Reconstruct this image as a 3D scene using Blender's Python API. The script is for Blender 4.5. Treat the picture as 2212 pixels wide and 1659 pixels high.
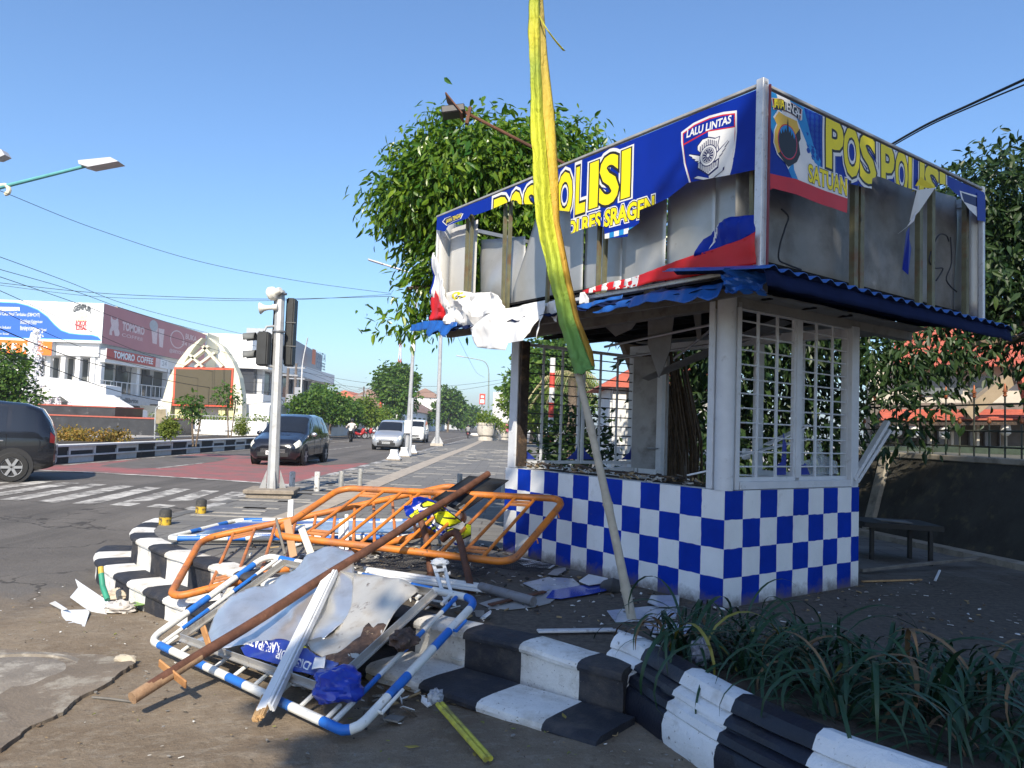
import bpy, bmesh, math, random
from mathutils import Vector, Matrix, Euler
from mathutils.geometry import tessellate_polygon
rad = math.radians
random.seed(7)
for o in list(bpy.data.objects): bpy.data.objects.remove(o)
S = bpy.context.scene
COL = S.collection
# ------------------------------------------------------------------ camera
CAMZ = 1.183; FPX = 1640.0; PIT = rad(3.3); ROL = rad(2.07)
_f = Vector((0, math.cos(PIT), math.sin(PIT))); _u0 = Vector((0, -math.sin(PIT), math.cos(PIT))); _r0 = Vector((1, 0, 0))
_r = math.cos(ROL)*_r0 + math.sin(ROL)*_u0; _u = -math.sin(ROL)*_r0 + math.cos(ROL)*_u0
cam = bpy.data.cameras.new('camera'); cam.sensor_width = 36; cam.lens = 36*FPX/2212; cam.clip_end = 5000; cam.clip_start = .05
camo = bpy.data.objects.new('camera', cam); COL.objects.link(camo)
mw = Matrix((( _r.x, _u.x, -_f.x, 0), (_r.y, _u.y, -_f.y, 0), (_r.z, _u.z, -_f.z, CAMZ), (0, 0, 0, 1)))
camo.matrix_world = mw
S.camera = camo
# ------------------------------------------------------------------ sky, sun, exposure
SUN_AZ = rad(5.0); SUN_EL = rad(38)          # light travels towards +Y, a little to the right
W = bpy.data.worlds.new('World'); S.world = W; W.use_nodes = True
nt = W.node_tree; bg = nt.nodes['Background']
sky = nt.nodes.new('ShaderNodeTexSky'); sky.sky_type = 'NISHITA'; sky.sun_disc = False
sky.sun_elevation = SUN_EL; sky.sun_rotation = SUN_AZ + math.pi
sky.altitude = 800; sky.air_density = 1.3; sky.dust_density = 2.2; sky.ozone_density = 8.0
nt.links.new(sky.outputs[0], bg.inputs[0]); bg.inputs[1].default_value = 0.125
sd = bpy.data.lights.new('sun', 'SUN'); sd.energy = 4.5; sd.angle = rad(.55); sd.color = (1, .90, .74)
so = bpy.data.objects.new('sun', sd); COL.objects.link(so)
sdir = Vector((math.sin(SUN_AZ)*math.cos(SUN_EL), math.cos(SUN_AZ)*math.cos(SUN_EL), -math.sin(SUN_EL)))
so.rotation_euler = sdir.to_track_quat('-Z', 'Y').to_euler(); so.location = (-2, -12, 20)
S.view_settings.view_transform = 'Standard'; S.view_settings.look = 'None'
S.view_settings.exposure = 0.75; S.view_settings.gamma = 1.0; S.view_settings.use_curve_mapping = False
S.render.engine = 'CYCLES'; S.render.resolution_x = 1024; S.render.resolution_y = 768
# ------------------------------------------------------------------ survey helpers (bearing + distance -> point)
def ray(x, y): return _f + _r*((x-1106)/FPX) - _u*((y-829.5)/FPX)
C0 = Vector((0, 0, CAMZ))
def gr(x, y, z=0.):
    d = ray(x, y); return C0 + d*((z-CAMZ)/d.z)
def at(x, y, Y):
    d = ray(x, y); return C0 + d*(Y/d.y)
YAW = rad(35.95); KC = Vector((1.495, 5.272, 0)); A1 = Vector((-math.sin(YAW), math.cos(YAW), 0)); A2 = Vector((math.cos(YAW), math.sin(YAW), 0))
ZV = Vector((0, 0, 1))
def K(u, v, z): return KC + A1*u + A2*v + ZV*z
def kl(x, y, v=-.4):
    d = ray(x, y); t = ((KC+A2*v-C0).dot(A2))/d.dot(A2); p = C0+d*t
    return (p-KC).dot(A1), p.z
def kr(x, y, u=-.54):
    d = ray(x, y); t = ((KC+A1*u-C0).dot(A1))/d.dot(A1); p = C0+d*t
    return (p-KC).dot(A2), p.z
# ------------------------------------------------------------------ materials
MATS = {}
def mat(name, col, rough=.65, metal=0., var=.12, vs=5., bump=0., bs=50., stain=None, stain2=None, coat=0., spec=.5, trans=0., ior=1.45, alpha=1., emit=None, splash=None):
    if name in MATS: return MATS[name]
    m = bpy.data.materials.new(name); m.use_nodes = True; MATS[name] = m
    N = m.node_tree.nodes; L = m.node_tree.links; b = N['Principled BSDF']
    b.inputs['Roughness'].default_value = rough; b.inputs['Metallic'].default_value = metal
    b.inputs['Coat Weight'].default_value = coat; b.inputs['Specular IOR Level'].default_value = spec
    b.inputs['Transmission Weight'].default_value = trans; b.inputs['IOR'].default_value = ior; b.inputs['Alpha'].default_value = alpha
    tc = N.new('ShaderNodeTexCoord'); c = None
    base = N.new('ShaderNodeRGB'); base.outputs[0].default_value = (*col, 1); c = base.outputs[0]
    if var:
        n = N.new('ShaderNodeTexNoise'); n.inputs['Scale'].default_value = vs; n.inputs['Detail'].default_value = 6; n.inputs['Roughness'].default_value = .62
        L.new(tc.outputs['Object'], n.inputs['Vector'])
        mr = N.new('ShaderNodeMapRange'); mr.inputs[1].default_value = .3; mr.inputs[2].default_value = .7; mr.inputs[3].default_value = 1-var; mr.inputs[4].default_value = 1+var
        L.new(n.outputs['Fac'], mr.inputs[0])
        mx = N.new('ShaderNodeMix'); mx.data_type = 'RGBA'; mx.blend_type = 'MULTIPLY'; mx.inputs['Factor'].default_value = 1
        L.new(c, mx.inputs['A']); L.new(mr.outputs[0], mx.inputs['B']); c = mx.outputs['Result']
    for k, st in enumerate((stain, stain2)):
        if not st: continue
        sc, lo, hi, ss = st[:4]; amt = st[4] if len(st) > 4 else 1
        n = N.new('ShaderNodeTexNoise'); n.inputs['Scale'].default_value = ss; n.inputs['Detail'].default_value = 8; n.inputs['Roughness'].default_value = .65
        mp = N.new('ShaderNodeMapping'); mp.inputs['Location'].default_value = (3.1+k*7, 5.7, 1.3)
        L.new(tc.outputs['Object'], mp.inputs[0]); L.new(mp.outputs[0], n.inputs['Vector'])
        mr = N.new('ShaderNodeMapRange'); mr.inputs[1].default_value = lo; mr.inputs[2].default_value = hi; mr.inputs[3].default_value = 0; mr.inputs[4].default_value = amt
        L.new(n.outputs['Fac'], mr.inputs[0])
        mx = N.new('ShaderNodeMix'); mx.data_type = 'RGBA'; mx.inputs['B'].default_value = (*sc, 1)
        L.new(mr.outputs[0], mx.inputs['Factor']); L.new(c, mx.inputs['A']); c = mx.outputs['Result']
    if splash:      # dirt thrown up on the foot of a wall: colour, height, noise scale
        sc, zh, ns_ = splash
        sp = N.new('ShaderNodeSeparateXYZ'); L.new(tc.outputs['Object'], sp.inputs[0]); n = N.new('ShaderNodeTexNoise'); n.inputs['Scale'].default_value = ns_; n.inputs['Detail'].default_value = 9; n.inputs['Roughness'].default_value = .7; L.new(tc.outputs['Object'], n.inputs['Vector'])
        mz = N.new('ShaderNodeMapRange'); mz.inputs[1].default_value = 0; mz.inputs[2].default_value = zh; mz.inputs[3].default_value = .42; mz.inputs[4].default_value = -.12; L.new(sp.outputs['Z'], mz.inputs[0])
        ad = N.new('ShaderNodeMath'); ad.operation = 'ADD'; L.new(n.outputs['Fac'], ad.inputs[0]); L.new(mz.outputs[0], ad.inputs[1])
        mr = N.new('ShaderNodeMapRange'); mr.inputs[1].default_value = .52; mr.inputs[2].default_value = .9; mr.inputs[4].default_value = .85; L.new(ad.outputs[0], mr.inputs[0])
        mx = N.new('ShaderNodeMix'); mx.data_type = 'RGBA'; mx.inputs['B'].default_value = (*sc, 1); L.new(mr.outputs[0], mx.inputs['Factor']); L.new(c, mx.inputs['A']); c = mx.outputs['Result']
    L.new(c, b.inputs['Base Color'])
    if bump:
        n = N.new('ShaderNodeTexNoise'); n.inputs['Scale'].default_value = bs; n.inputs['Detail'].default_value = 6; n.inputs['Roughness'].default_value = .6
        L.new(tc.outputs['Object'], n.inputs['Vector'])
        bp = N.new('ShaderNodeBump'); bp.inputs['Strength'].default_value = min(1, bump); bp.inputs['Distance'].default_value = .01*max(1, bump)
        L.new(n.outputs['Fac'], bp.inputs['Height']); L.new(bp.outputs[0], b.inputs['Normal'])
    if emit:
        b.inputs['Emission Color'].default_value = (*emit[0], 1); b.inputs['Emission Strength'].default_value = emit[1]
    m['c_out'] = 0
    return m
def leafmat(name, c1, c2, scale=3., rough=.45, trans=.3):
    if name in MATS: return MATS[name]
    m = bpy.data.materials.new(name); m.use_nodes = True; MATS[name] = m
    N = m.node_tree.nodes; L = m.node_tree.links; b = N['Principled BSDF']
    g = N.new('ShaderNodeNewGeometry'); rp = N.new('ShaderNodeValToRGB')
    rp.color_ramp.elements[0].color = (*c1, 1); rp.color_ramp.elements[1].color = (*c2, 1); rp.color_ramp.elements[1].position = 1
    e = rp.color_ramp.elements.new(.93); e.color = tuple(a*.45+b_*.55 for a, b_ in zip((*c1, 1), (*c2, 1)))
    L.new(g.outputs['Random Per Island'], rp.inputs[0]); L.new(rp.outputs[0], b.inputs['Base Color'])
    b.inputs['Roughness'].default_value = rough; b.inputs['Specular IOR Level'].default_value = .35
    out = N['Material Output']; t = N.new('ShaderNodeBsdfTranslucent'); mx = N.new('ShaderNodeMixShader'); mx.inputs[0].default_value = trans
    hs = N.new('ShaderNodeHueSaturation'); hs.inputs['Value'].default_value = 1.5; hs.inputs['Saturation'].default_value = 1.1; L.new(rp.outputs[0], hs.inputs['Color']); L.new(hs.outputs[0], t.inputs[0])
    L.new(b.outputs[0], mx.inputs[1]); L.new(t.outputs[0], mx.inputs[2]); L.new(mx.outputs[0], out.inputs[0])
    return m
# ------------------------------------------------------------------ mesh builder and naming
WM = {}
def frame(d, up=ZV):
    d = d.normalized(); s = d.cross(up)
    if s.length < 1e-4: s = d.cross(Vector((0, 1, 0)))
    s.normalize(); return d, s, s.cross(d).normalized()
class MB:
    def __init__(s): s.v = []; s.f = []; s.mi = []; s.m = 0
    def face(s, idx): s.f.append(tuple(idx)); s.mi.append(s.m)
    def poly(s, pts):
        b = len(s.v); s.v += [Vector(p) for p in pts]; s.face(range(b, b+len(pts)))
    def hexa(s, p):      # 8 points, bottom 0-3 ccw, top 4-7
        b = len(s.v); s.v += [Vector(q) for q in p]
        for q in ((3, 2, 1, 0), (4, 5, 6, 7), (0, 1, 5, 4), (1, 2, 6, 5), (2, 3, 7, 6), (3, 0, 4, 7)): s.face([b+i for i in q])
    def box(s, c, size, rot=None):
        c = Vector(c); hx, hy, hz = size[0]/2, size[1]/2, size[2]/2
        p = [Vector((x*hx, y*hy, z*hz)) for z in (-1, 1) for x, y in ((-1, -1), (1, -1), (1, 1), (-1, 1))]
        if rot is not None:
            R = rot if isinstance(rot, Matrix) else Euler(rot).to_matrix()
            p = [R @ q for q in p]
        s.hexa([c+q for q in p]); return s
    def beam(s, a, b, w, h, up=ZV):
        a = Vector(a); b = Vector(b); d, sd_, u = frame(b-a, up)
        p = [e + sd_*x*w/2 + u*y*h/2 for e in (a, b) for x, y in ((-1, -1), (1, -1), (1, 1), (-1, 1))]
        s.hexa(p); return s
    def slab(s, corners, n, t):   # prism from 3d polygon, thickness t along n
        n = Vector(n).normalized(); k = len(corners); b = len(s.v); c = [Vector(q) for q in corners]
        s.v += c + [q+n*t for q in c]
        s.face(list(range(b+k-1, b-1, -1))); s.face(range(b+k, b+2*k))
        for i in range(k): j = (i+1) % k; s.face((b+i, b+j, b+k+j, b+k+i))
        return s
    def tube(s, path, r, n=10, cap=True, sx=1., up=ZV):
        path = [Vector(p) for p in path]; k = len(path); b = len(s.v)
        rs = r if isinstance(r, (list, tuple)) else [r]*k
        prev = None
        for i, p in enumerate(path):
            d = (path[min(i+1, k-1)]-path[max(i-1, 0)])
            dd, a, u = frame(d, up if prev is None else prev)
            prev = u
            for j in range(n):
                t = 2*math.pi*j/n; s.v.append(p + a*math.cos(t)*rs[i]*sx + u*math.sin(t)*rs[i])
        for i in range(k-1):
            for j in range(n):
                j2 = (j+1) % n; s.face((b+i*n+j, b+i*n+j2, b+(i+1)*n+j2, b+(i+1)*n+j))
        if cap: s.face(range(b+n-1, b-1, -1)); s.face(range(b+(k-1)*n, b+k*n))
        return s
    def lathe(s, prof, n=16, loc=(0, 0, 0), M=None, cap=True, sy=1.):
        loc = Vector(loc); b = len(s.v); k = len(prof)
        for r, z in prof:
            for j in range(n):
                t = 2*math.pi*j/n; q = Vector((r*math.cos(t), r*math.sin(t)*sy, z)); s.v.append(loc + (M @ q if M else q))
        for i in range(k-1):
            for j in range(n):
                j2 = (j+1) % n; s.face((b+i*n+j, b+i*n+j2, b+(i+1)*n+j2, b+(i+1)*n+j))
        if cap: s.face(range(b+n-1, b-1, -1)); s.face(range(b+(k-1)*n, b+k*n))
        return s
    def grid(s, fn, nu, nv, skip=None):
        b = len(s.v)
        for i in range(nu+1):
            for j in range(nv+1): s.v.append(Vector(fn(i/nu, j/nv)))
        for i in range(nu):
            for j in range(nv):
                if skip and skip(i, j): continue
                s.face((b+i*(nv+1)+j, b+(i+1)*(nv+1)+j, b+(i+1)*(nv+1)+j+1, b+i*(nv+1)+j+1))
        return s
    def add(s, o, M=None):
        b = len(s.v); s.v += [(M @ q if M else q.copy()) for q in o.v]
        for f, m in zip(o.f, o.mi): s.f.append(tuple(b+i for i in f)); s.mi.append(m)
        return s
    def build(s, name, mats, parent=None, smooth=True, angle=35, local=False, thick=0, bev=0, bevseg=1, weld=0):
        me = bpy.data.meshes.new(name)
        vs = s.v
        if parent is not None and not local:
            inv = WM[parent].inverted(); vs = [inv @ q for q in s.v]
        me.from_pydata([tuple(q) for q in vs], [], s.f)
        if not isinstance(mats, (list, tuple)): mats = [mats]
        for m in mats: me.materials.append(m)
        if len(mats) > 1: me.polygons.foreach_set('material_index', s.mi)
        if weld:
            bm = bmesh.new(); bm.from_mesh(me); bmesh.ops.remove_doubles(bm, verts=bm.verts, dist=weld); bm.to_mesh(me); bm.free()
        if bev:
            bm = bmesh.new(); bm.from_mesh(me)
            es = [e for e in bm.edges if len(e.link_faces) == 2 and e.calc_face_angle(0) > .6]
            bmesh.ops.bevel(bm, geom=es, offset=bev, segments=bevseg, affect='EDGES', clamp_overlap=True)
            bm.to_mesh(me); bm.free()
        me.update()
        if smooth:
            me.polygons.foreach_set('use_smooth', [True]*len(me.polygons)); me.set_sharp_from_angle(angle=rad(angle))
        o = bpy.data.objects.new(name, me); COL.objects.link(o)
        if parent is not None: o.parent = parent; WM[o] = WM[parent]
        else: WM[o] = Matrix.Identity(4)
        if thick:
            md = o.modifiers.new('thickness', 'SOLIDIFY'); md.thickness = thick; md.offset = 0
        return o
def tag(o, label, cat, group=None):
    o['label'] = label; o['category'] = cat
    if group: o['group'] = group
    return o
def struct(o): o['kind'] = 'structure'; return o
def stuff(o): o['kind'] = 'stuff'; return o
def thing(name, label, cat, loc=(0, 0, 0), rz=0., group=None):
    o = bpy.data.objects.new(name, None); COL.objects.link(o); o.empty_display_size = .1
    o.location = loc; o.rotation_euler = (0, 0, rz); WM[o] = Matrix.Translation(Vector(loc)) @ Matrix.Rotation(rz, 4, 'Z')
    return tag(o, label, cat, group)
def dup(root, loc, rz=0., label=None, group=None, scale=None):
    r = root.copy(); COL.objects.link(r); r.location = loc; r.rotation_euler = (0, 0, rz)
    if scale: r.scale = (scale,)*3 if not isinstance(scale, (tuple, list)) else scale
    if label: r['label'] = label
    if group: r['group'] = group
    for ch in list(root.children):
        c = ch.copy(); COL.objects.link(c); c.parent = r
        for g in ch.children:
            d = g.copy(); COL.objects.link(d); d.parent = c
    return r
def one(name, mb, m, label, cat, loc=None, group=None, **k):
    """a thing that is one mesh; its origin is put at its base"""
    vs = mb.v; lo = Vector((sum(q.x for q in vs)/len(vs), sum(q.y for q in vs)/len(vs), min(q.z for q in vs))) if loc is None else Vector(loc)
    mb.v = [q-lo for q in vs]
    o = mb.build(name, m, None, local=True, **k); o.location = lo; WM[o] = Matrix.Translation(lo)
    return tag(o, label, cat, group)
def resample(path, step=None, n=None):
    P = [Vector(p) for p in path]; L = [0]
    for a, b in zip(P, P[1:]): L.append(L[-1]+(b-a).length)
    n = n or max(1, round(L[-1]/step)); out = []
    for k in range(n+1):
        t = L[-1]*k/n; i = 0
        while i < len(P)-2 and L[i+1] < t: i += 1
        s_ = (t-L[i])/max(1e-9, L[i+1]-L[i]); out.append(P[i].lerp(P[i+1], s_))
    return out
def smooth_path(pts, n=8):
    P = [Vector(p) for p in pts]; out = []
    for i in range(len(P)-1):
        p0 = P[max(0, i-1)]; p1 = P[i]; p2 = P[i+1]; p3 = P[min(len(P)-1, i+2)]
        for k in range(n):
            t = k/n; out.append(.5*((2*p1)+(-p0+p2)*t+(2*p0-5*p1+4*p2-p3)*t*t+(-p0+3*p1-3*p2+p3)*t**3))
    out.append(P[-1]); return out
def pnoise(x, y, z=0.):
    from mathutils import noise
    return noise.noise(Vector((x, y, z)))
# ------------------------------------------------------------------ flat print: polygons and lettering clipped to a torn outline
_txt = {}
def text_tris(s, off=0., shear=0.):
    key = (s, off, shear)
    if key in _txt: return _txt[key]
    cu = bpy.data.curves.new('t', 'FONT'); cu.body = s; cu.offset = off; cu.shear = shear; cu.resolution_u = 3; cu.fill_mode = 'FRONT'
    ob = bpy.data.objects.new('t', cu); COL.objects.link(ob)
    dg = bpy.context.evaluated_depsgraph_get(); me = bpy.data.meshes.new_from_object(ob.evaluated_get(dg))
    me.calc_loop_triangles()
    tr = [[(me.vertices[i].co.x, me.vertices[i].co.y) for i in t.vertices] for t in me.loop_triangles]
    bpy.data.objects.remove(ob); bpy.data.curves.remove(cu); bpy.data.meshes.remove(me)
    _txt[key] = tr; return tr
def text_box(s):
    tr = text_tris(s); xs = [p[0] for t in tr for p in t]; ys = [p[1] for t in tr for p in t]
    return min(xs), max(xs), min(ys), max(ys)
def clip_half(poly, a, b, c):     # keep a*x+b*y+c >= 0
    out = []
    for i in range(len(poly)):
        p = poly[i]; q = poly[(i+1) % len(poly)]; dp = a*p[0]+b*p[1]+c; dq = a*q[0]+b*q[1]+c
        if dp >= 0: out.append(p)
        if (dp >= 0) != (dq >= 0):
            t = dp/(dp-dq); out.append((p[0]+(q[0]-p[0])*t, p[1]+(q[1]-p[1])*t))
    return out
class Sheet:
    """flat printed surface: fn(s,z,off)->point ; s runs left to right as read; low/top outlines are functions of s"""
    def __init__(s, fn, s0, s1, low, top, ns=40, nz=8):
        s.fn = fn; s.ss = sorted(set([s0+(s1-s0)*i/ns for i in range(ns+1)]+[x for x, _ in low if s0 < x < s1])); s.low = low; s.top = top; s.nz = nz
        s.mb = MB(); s.zmin = min(z for _, z in low); s.zmax = max(z for _, z in top)
    @staticmethod
    def ev(tab, x, side=1):
        if x <= tab[0][0]: return tab[0][1]
        for (x0, z0), (x1, z1) in zip(tab, tab[1:]):
            if x < x1 or (x == x1 and side < 0): return z0+(z1-z0)*(x-x0)/max(1e-9, x1-x0)
        return tab[-1][1]
    def tri(s, t, lay, mi):
        xs = [p[0] for p in t]; zs = [p[1] for p in t]; s.mb.m = mi
        for x0, x1 in zip(s.ss, s.ss[1:]):
            if max(xs) <= x0 or min(xs) >= x1 or x1-x0 < 1e-6: continue
            p = clip_half(clip_half(t, 1, 0, -x0), -1, 0, x1)
            for tab, sg in ((s.low, 1), (s.top, -1)):
                if len(p) < 3: break
                e = 1e-5*(x1-x0)
                za = Sheet.ev(tab, x0+e); zb = Sheet.ev(tab, x1-e); m = (zb-za)/(x1-x0)
                p = clip_half(p, -m*sg, sg, sg*(-za+m*x0))
            if len(p) < 3: continue
            n = s.nz; h = (s.zmax-s.zmin)/n
            for k in range(n):
                a = s.zmin+h*k; b = a+h
                if k and max(q[1] for q in p) <= a: continue
                if k < n-1 and min(q[1] for q in p) >= b: continue
                r = p
                if k: r = clip_half(r, 0, 1, -a)
                if k < n-1: r = clip_half(r, 0, -1, b)
                if len(r) >= 3: s.mb.poly([s.fn(x, z, lay*.0004) for x, z in r])
    def poly(s, pts, lay, mi):
        tr = tessellate_polygon([[Vector((x, z, 0)) for x, z in pts]])
        for t in tr:
            t = [pts[i] for i in t]
            ar = (t[1][0]-t[0][0])*(t[2][1]-t[0][1])-(t[2][0]-t[0][0])*(t[1][1]-t[0][1])
            s.tri(t if ar > 0 else t[::-1], lay, mi)
    def rect(s, a, b, c, d, lay, mi): s.poly([(a, c), (b, c), (b, d), (a, d)], lay, mi)
    def fill(s, mi, lay=0): s.rect(s.ss[0], s.ss[-1], s.zmin-1, s.zmax+1, lay, mi)
    def text(s, txt, x0, x1, z0, z1, layers, slope=0., arc=None, shear=0.):
        a, b, c, d = text_box(txt); sx = (x1-x0)/(b-a); sz = (z1-z0)/(d-c)
        for lay, mi, off in layers:
            for t in text_tris(txt, off, shear):
                q = []
                for x, y in t:
                    X = x0+(x-a)*sx; Z = z0+(y-c)*sz+slope*(x-a)*sx
                    if arc: Z += arc*(1-((X-(x0+x1)/2)/((x1-x0)/2))**2)
                    q.append((X, Z))
                s.tri(q, lay, mi)
    def build(s, name, mats, parent, thick=0):
        return s.mb.build(name, mats, parent, smooth=True, angle=30, thick=thick, weld=1e-4)
# ================================================================== SETTING
def sstep(a, b, x):
    t = max(0., min(1., (x-a)/(b-a))); return t*t*(3-2*t)
ROADZ = -.30
def zs(x, y):
    near = -.22 - .235*sstep(.6, -3.9, x)
    k = max(sstep(8.5, 13., y), sstep(-4.6, -8., x))
    return near*(1-k) + ROADZ*k
def axis(segs):
    out = []
    for a, b, st in segs:
        n = max(1, round((b-a)/st)); out += [a+(b-a)*i/n for i in range(n)]
    return out+[segs[-1][1]]
xs = axis([(-600, -60, 90), (-60, -12, 6), (-12, -6, .5), (-6, 2.5, .09), (2.5, 8, .5), (8, 60, 8), (60, 600, 90)])
ys = axis([(-250, -10, 30), (-10, 2, 1), (2, 9, .09), (9, 16, .4), (16, 60, 4), (60, 400, 30), (400, 1400, 200)])
b = MB(); ny = len(ys)
for x in xs:
    for y in ys:
        z = zs(x, y)
        if -6.1 < x < 2.6 and 1.9 < y < 9.2:
            w = sstep(-6, -5, x)*sstep(2.5, 1.6, x)*sstep(9.2, 8, y)
            z += w*(.018*pnoise(x*1.1, y*1.1)+.008*pnoise(x*4, y*4)+.004*pnoise(x*12, y*12))
        b.v.append(Vector((x, y, z)))
for i in range(len(xs)-1):
    for j in range(ny-1): b.face((i*ny+j, (i+1)*ny+j, (i+1)*ny+j+1, i*ny+j+1))
def road_material():
    m = bpy.data.materials.new('street_asphalt'); m.use_nodes = True; N = m.node_tree.nodes; L = m.node_tree.links; bs = N['Principled BSDF']
    tc = N.new('ShaderNodeTexCoord'); sp = N.new('ShaderNodeSeparateXYZ'); L.new(tc.outputs['Object'], sp.inputs[0])
    def noise(sc, det=6, rough=.6, off=0, stretch=None):
        n = N.new('ShaderNodeTexNoise'); n.inputs['Scale'].default_value = sc; n.inputs['Detail'].default_value = det; n.inputs['Roughness'].default_value = rough
        mp = N.new('ShaderNodeMapping'); mp.inputs['Location'].default_value = (off, off*.7, 0)
        if stretch: mp.inputs['Scale'].default_value = stretch
        L.new(tc.outputs['Object'], mp.inputs[0]); L.new(mp.outputs[0], n.inputs['Vector']); return n.outputs['Fac']
    def mrange(s, a, b_, c=0, d=1):
        r = N.new('ShaderNodeMapRange'); r.inputs[1].default_value = a; r.inputs[2].default_value = b_; r.inputs[3].default_value = c; r.inputs[4].default_value = d; r.clamp = True
        L.new(s, r.inputs[0]); return r.outputs[0]
    def math_(op, a, b_):
        n = N.new('ShaderNodeMath'); n.operation = op
        for i, q in enumerate((a, b_)):
            if isinstance(q, (int, float)): n.inputs[i].default_value = q
            else: L.new(q, n.inputs[i])
        return n.outputs[0]
    def mixc(f, a, b_):
        n = N.new('ShaderNodeMix'); n.data_type = 'RGBA'; L.new(f, n.inputs['Factor'])
        for k, q in (('A', a), ('B', b_)):
            if isinstance(q, tuple): n.inputs[k].default_value = (*q, 1)
            else: L.new(q, n.inputs[k])
        return n.outputs['Result']
    # worn asphalt
    asp = mixc(mrange(noise(.6, 5, .6, 3), .3, .7), (.095, .086, .078), (.14, .128, .116))
    asp = mixc(mrange(noise(70, 3, .7, 9), .45, .75, 0, .35), asp, (.22, .205, .19))
    asp = mixc(mrange(noise(5, 6, .7, 21, (1, .25, 1)), .55, .75, 0, .4), asp, (.17, .155, .138))
    asp = mixc(mrange(noise(1.1, 4, .6, 50, (1.3, .05, 1)), .5, .66, 0, .55), asp, (.06, .056, .052))
    vo = N.new('ShaderNodeTexVoronoi'); vo.feature = 'DISTANCE_TO_EDGE'; vo.inputs['Scale'].default_value = .55; vm = N.new('ShaderNodeMixRGB') if False else None
    nd = N.new('ShaderNodeTexNoise'); nd.inputs['Scale'].default_value = 2.2; nd.inputs['Detail'].default_value = 6; L.new(tc.outputs['Object'], nd.inputs[0]); vmx = N.new('ShaderNodeVectorMath'); vmx.operation = 'MULTIPLY_ADD'; L.new(nd.outputs['Color'], vmx.inputs[0]); vmx.inputs[1].default_value = (.8, .8, .8); L.new(tc.outputs['Object'], vmx.inputs[2]); L.new(vmx.outputs[0], vo.inputs['Vector'])
    crk = math_('MULTIPLY', mrange(vo.outputs['Distance'], .004, .012, 1, 0), mrange(noise(.9, 3, .5, 70), .45, .6))
    asp = mixc(math_('MULTIPLY', crk, .8), asp, (.035, .032, .03))
    # dusty ground by the kerb: old concrete and dried mud
    dus = mixc(mrange(noise(1.6, 7, .65, 5), .35, .65), (.150, .112, .076), (.225, .180, .130))
    dus = mixc(mrange(noise(9, 8, .7, 14, (1, 1.6, 1)), .5, .68, 0, .8), dus, (.26, .222, .172))
    dus = mixc(mrange(noise(30, 6, .7, 40), .56, .72, 0, .7), dus, (.075, .058, .042))
    dus = mixc(mrange(noise(160, 2, .6, 2), .64, .74, 0, .7), dus, (.38, .33, .26))
    # dust fades with the distance from the kerb, with a ragged edge
    e = math_('ADD', sp.outputs['Y'], math_('MULTIPLY', noise(1.3, 6, .7, 33), 3.2))
    e = math_('SUBTRACT', e, math_('MULTIPLY', sp.outputs['X'], .42))
    f = mrange(e, 9.3, 10.6)
    col = mixc(f, dus, asp); L.new(col, bs.inputs['Base Color'])
    bs.inputs['Roughness'].default_value = .92; bs.inputs['Specular IOR Level'].default_value = .25
    bp = N.new('ShaderNodeBump'); bp.inputs['Strength'].default_value = .75; bp.inputs['Distance'].default_value = .012
    h = math_('ADD', noise(45, 8, .7, 1), math_('MULTIPLY', noise(7, 8, .7, 8), 2.2)); L.new(h, bp.inputs['Height']); L.new(bp.outputs[0], bs.inputs['Normal'])
    return m
street = struct(b.build('street', road_material()))
def worn_paint(name, col, under, lo=.42, hi=.6, sc=7.):
    return mat(name, col, rough=.85, var=.1, vs=3, stain=(under, lo, hi, sc), stain2=(under, .55, .7, 60, .8), spec=.3)
M_line = worn_paint('road_paint_white', (.52, .5, .46), (.13, .12, .11), .40, .60, 3.5)
M_red = worn_paint('road_paint_red', (.29, .10, .098), (.15, .12, .112), .42, .68, 1.1)
def flat(name, pts, m, dz):
    """thin sheet of paint following the street"""
    q = MB(); q.poly([(x, y, zs(x, y)+dz) for x, y in pts]); return struct(q.build(name, m, smooth=False))
flat('red_stop_box', [(-12.4, 19.2), (-9.9, 18.95), (-7.1, 18.25), (-4.35, 17.3), (-4.35, 27.5), (-9.5, 29.6), (-12.4, 30.5)], M_red, .005)
M_patch = mat('patched_asphalt', (.105, .096, .088), .92, var=.2, vs=2, stain=((.17, .12, .11), .52, .68, 1.6, .7), bump=.4, bs=60)
def rp(*pts): return [tuple(gr(x, y, ROADZ)[:2]) for x, y in pts]
flat('asphalt_patch', rp((215, 1007), (290, 994), (352, 985), (420, 985), (500, 989), (470, 997), (420, 1004), (360, 1011), (290, 1013)), M_patch, .0075); flat('asphalt_patch', rp((520, 990), (560, 985), (700, 985), (790, 1000), (700, 1006), (640, 996)), M_patch, .0075)
flat('stop_line', [(-12.4, 18.95), (-9.9, 18.7), (-7.1, 18.0), (-4.4, 17.05), (-4.4, 17.3), (-7.1, 18.25), (-9.9, 18.95), (-12.4, 19.2)], M_line, .010)
for i in range(13):
    x = -5.0-.63*i; y0 = 12.3+.05*i; y1 = 15.3+.12*i
    flat('crossing_stripe', [(x-.19, y0), (x+.17, y0-.04), (x-.17, y1-.04), (x-.53, y1)], M_line, .006)
for (x, y0, y1) in ((-9.3, 31, 48), (-9.6, 54, 70), (-9.8, 78, 96), (-6.6, 70, 140), (-9.75, 21.2, 24.4)):
    flat('lane_line', [(x-.06, y0), (x+.06, y0), (x+.04, y1), (x-.08, y1)], M_line, .010)
flat('edge_line', [(-12.35, 21), (-12.23, 21), (-12.35, 60), (-12.5, 60)], M_line, .012)
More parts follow.
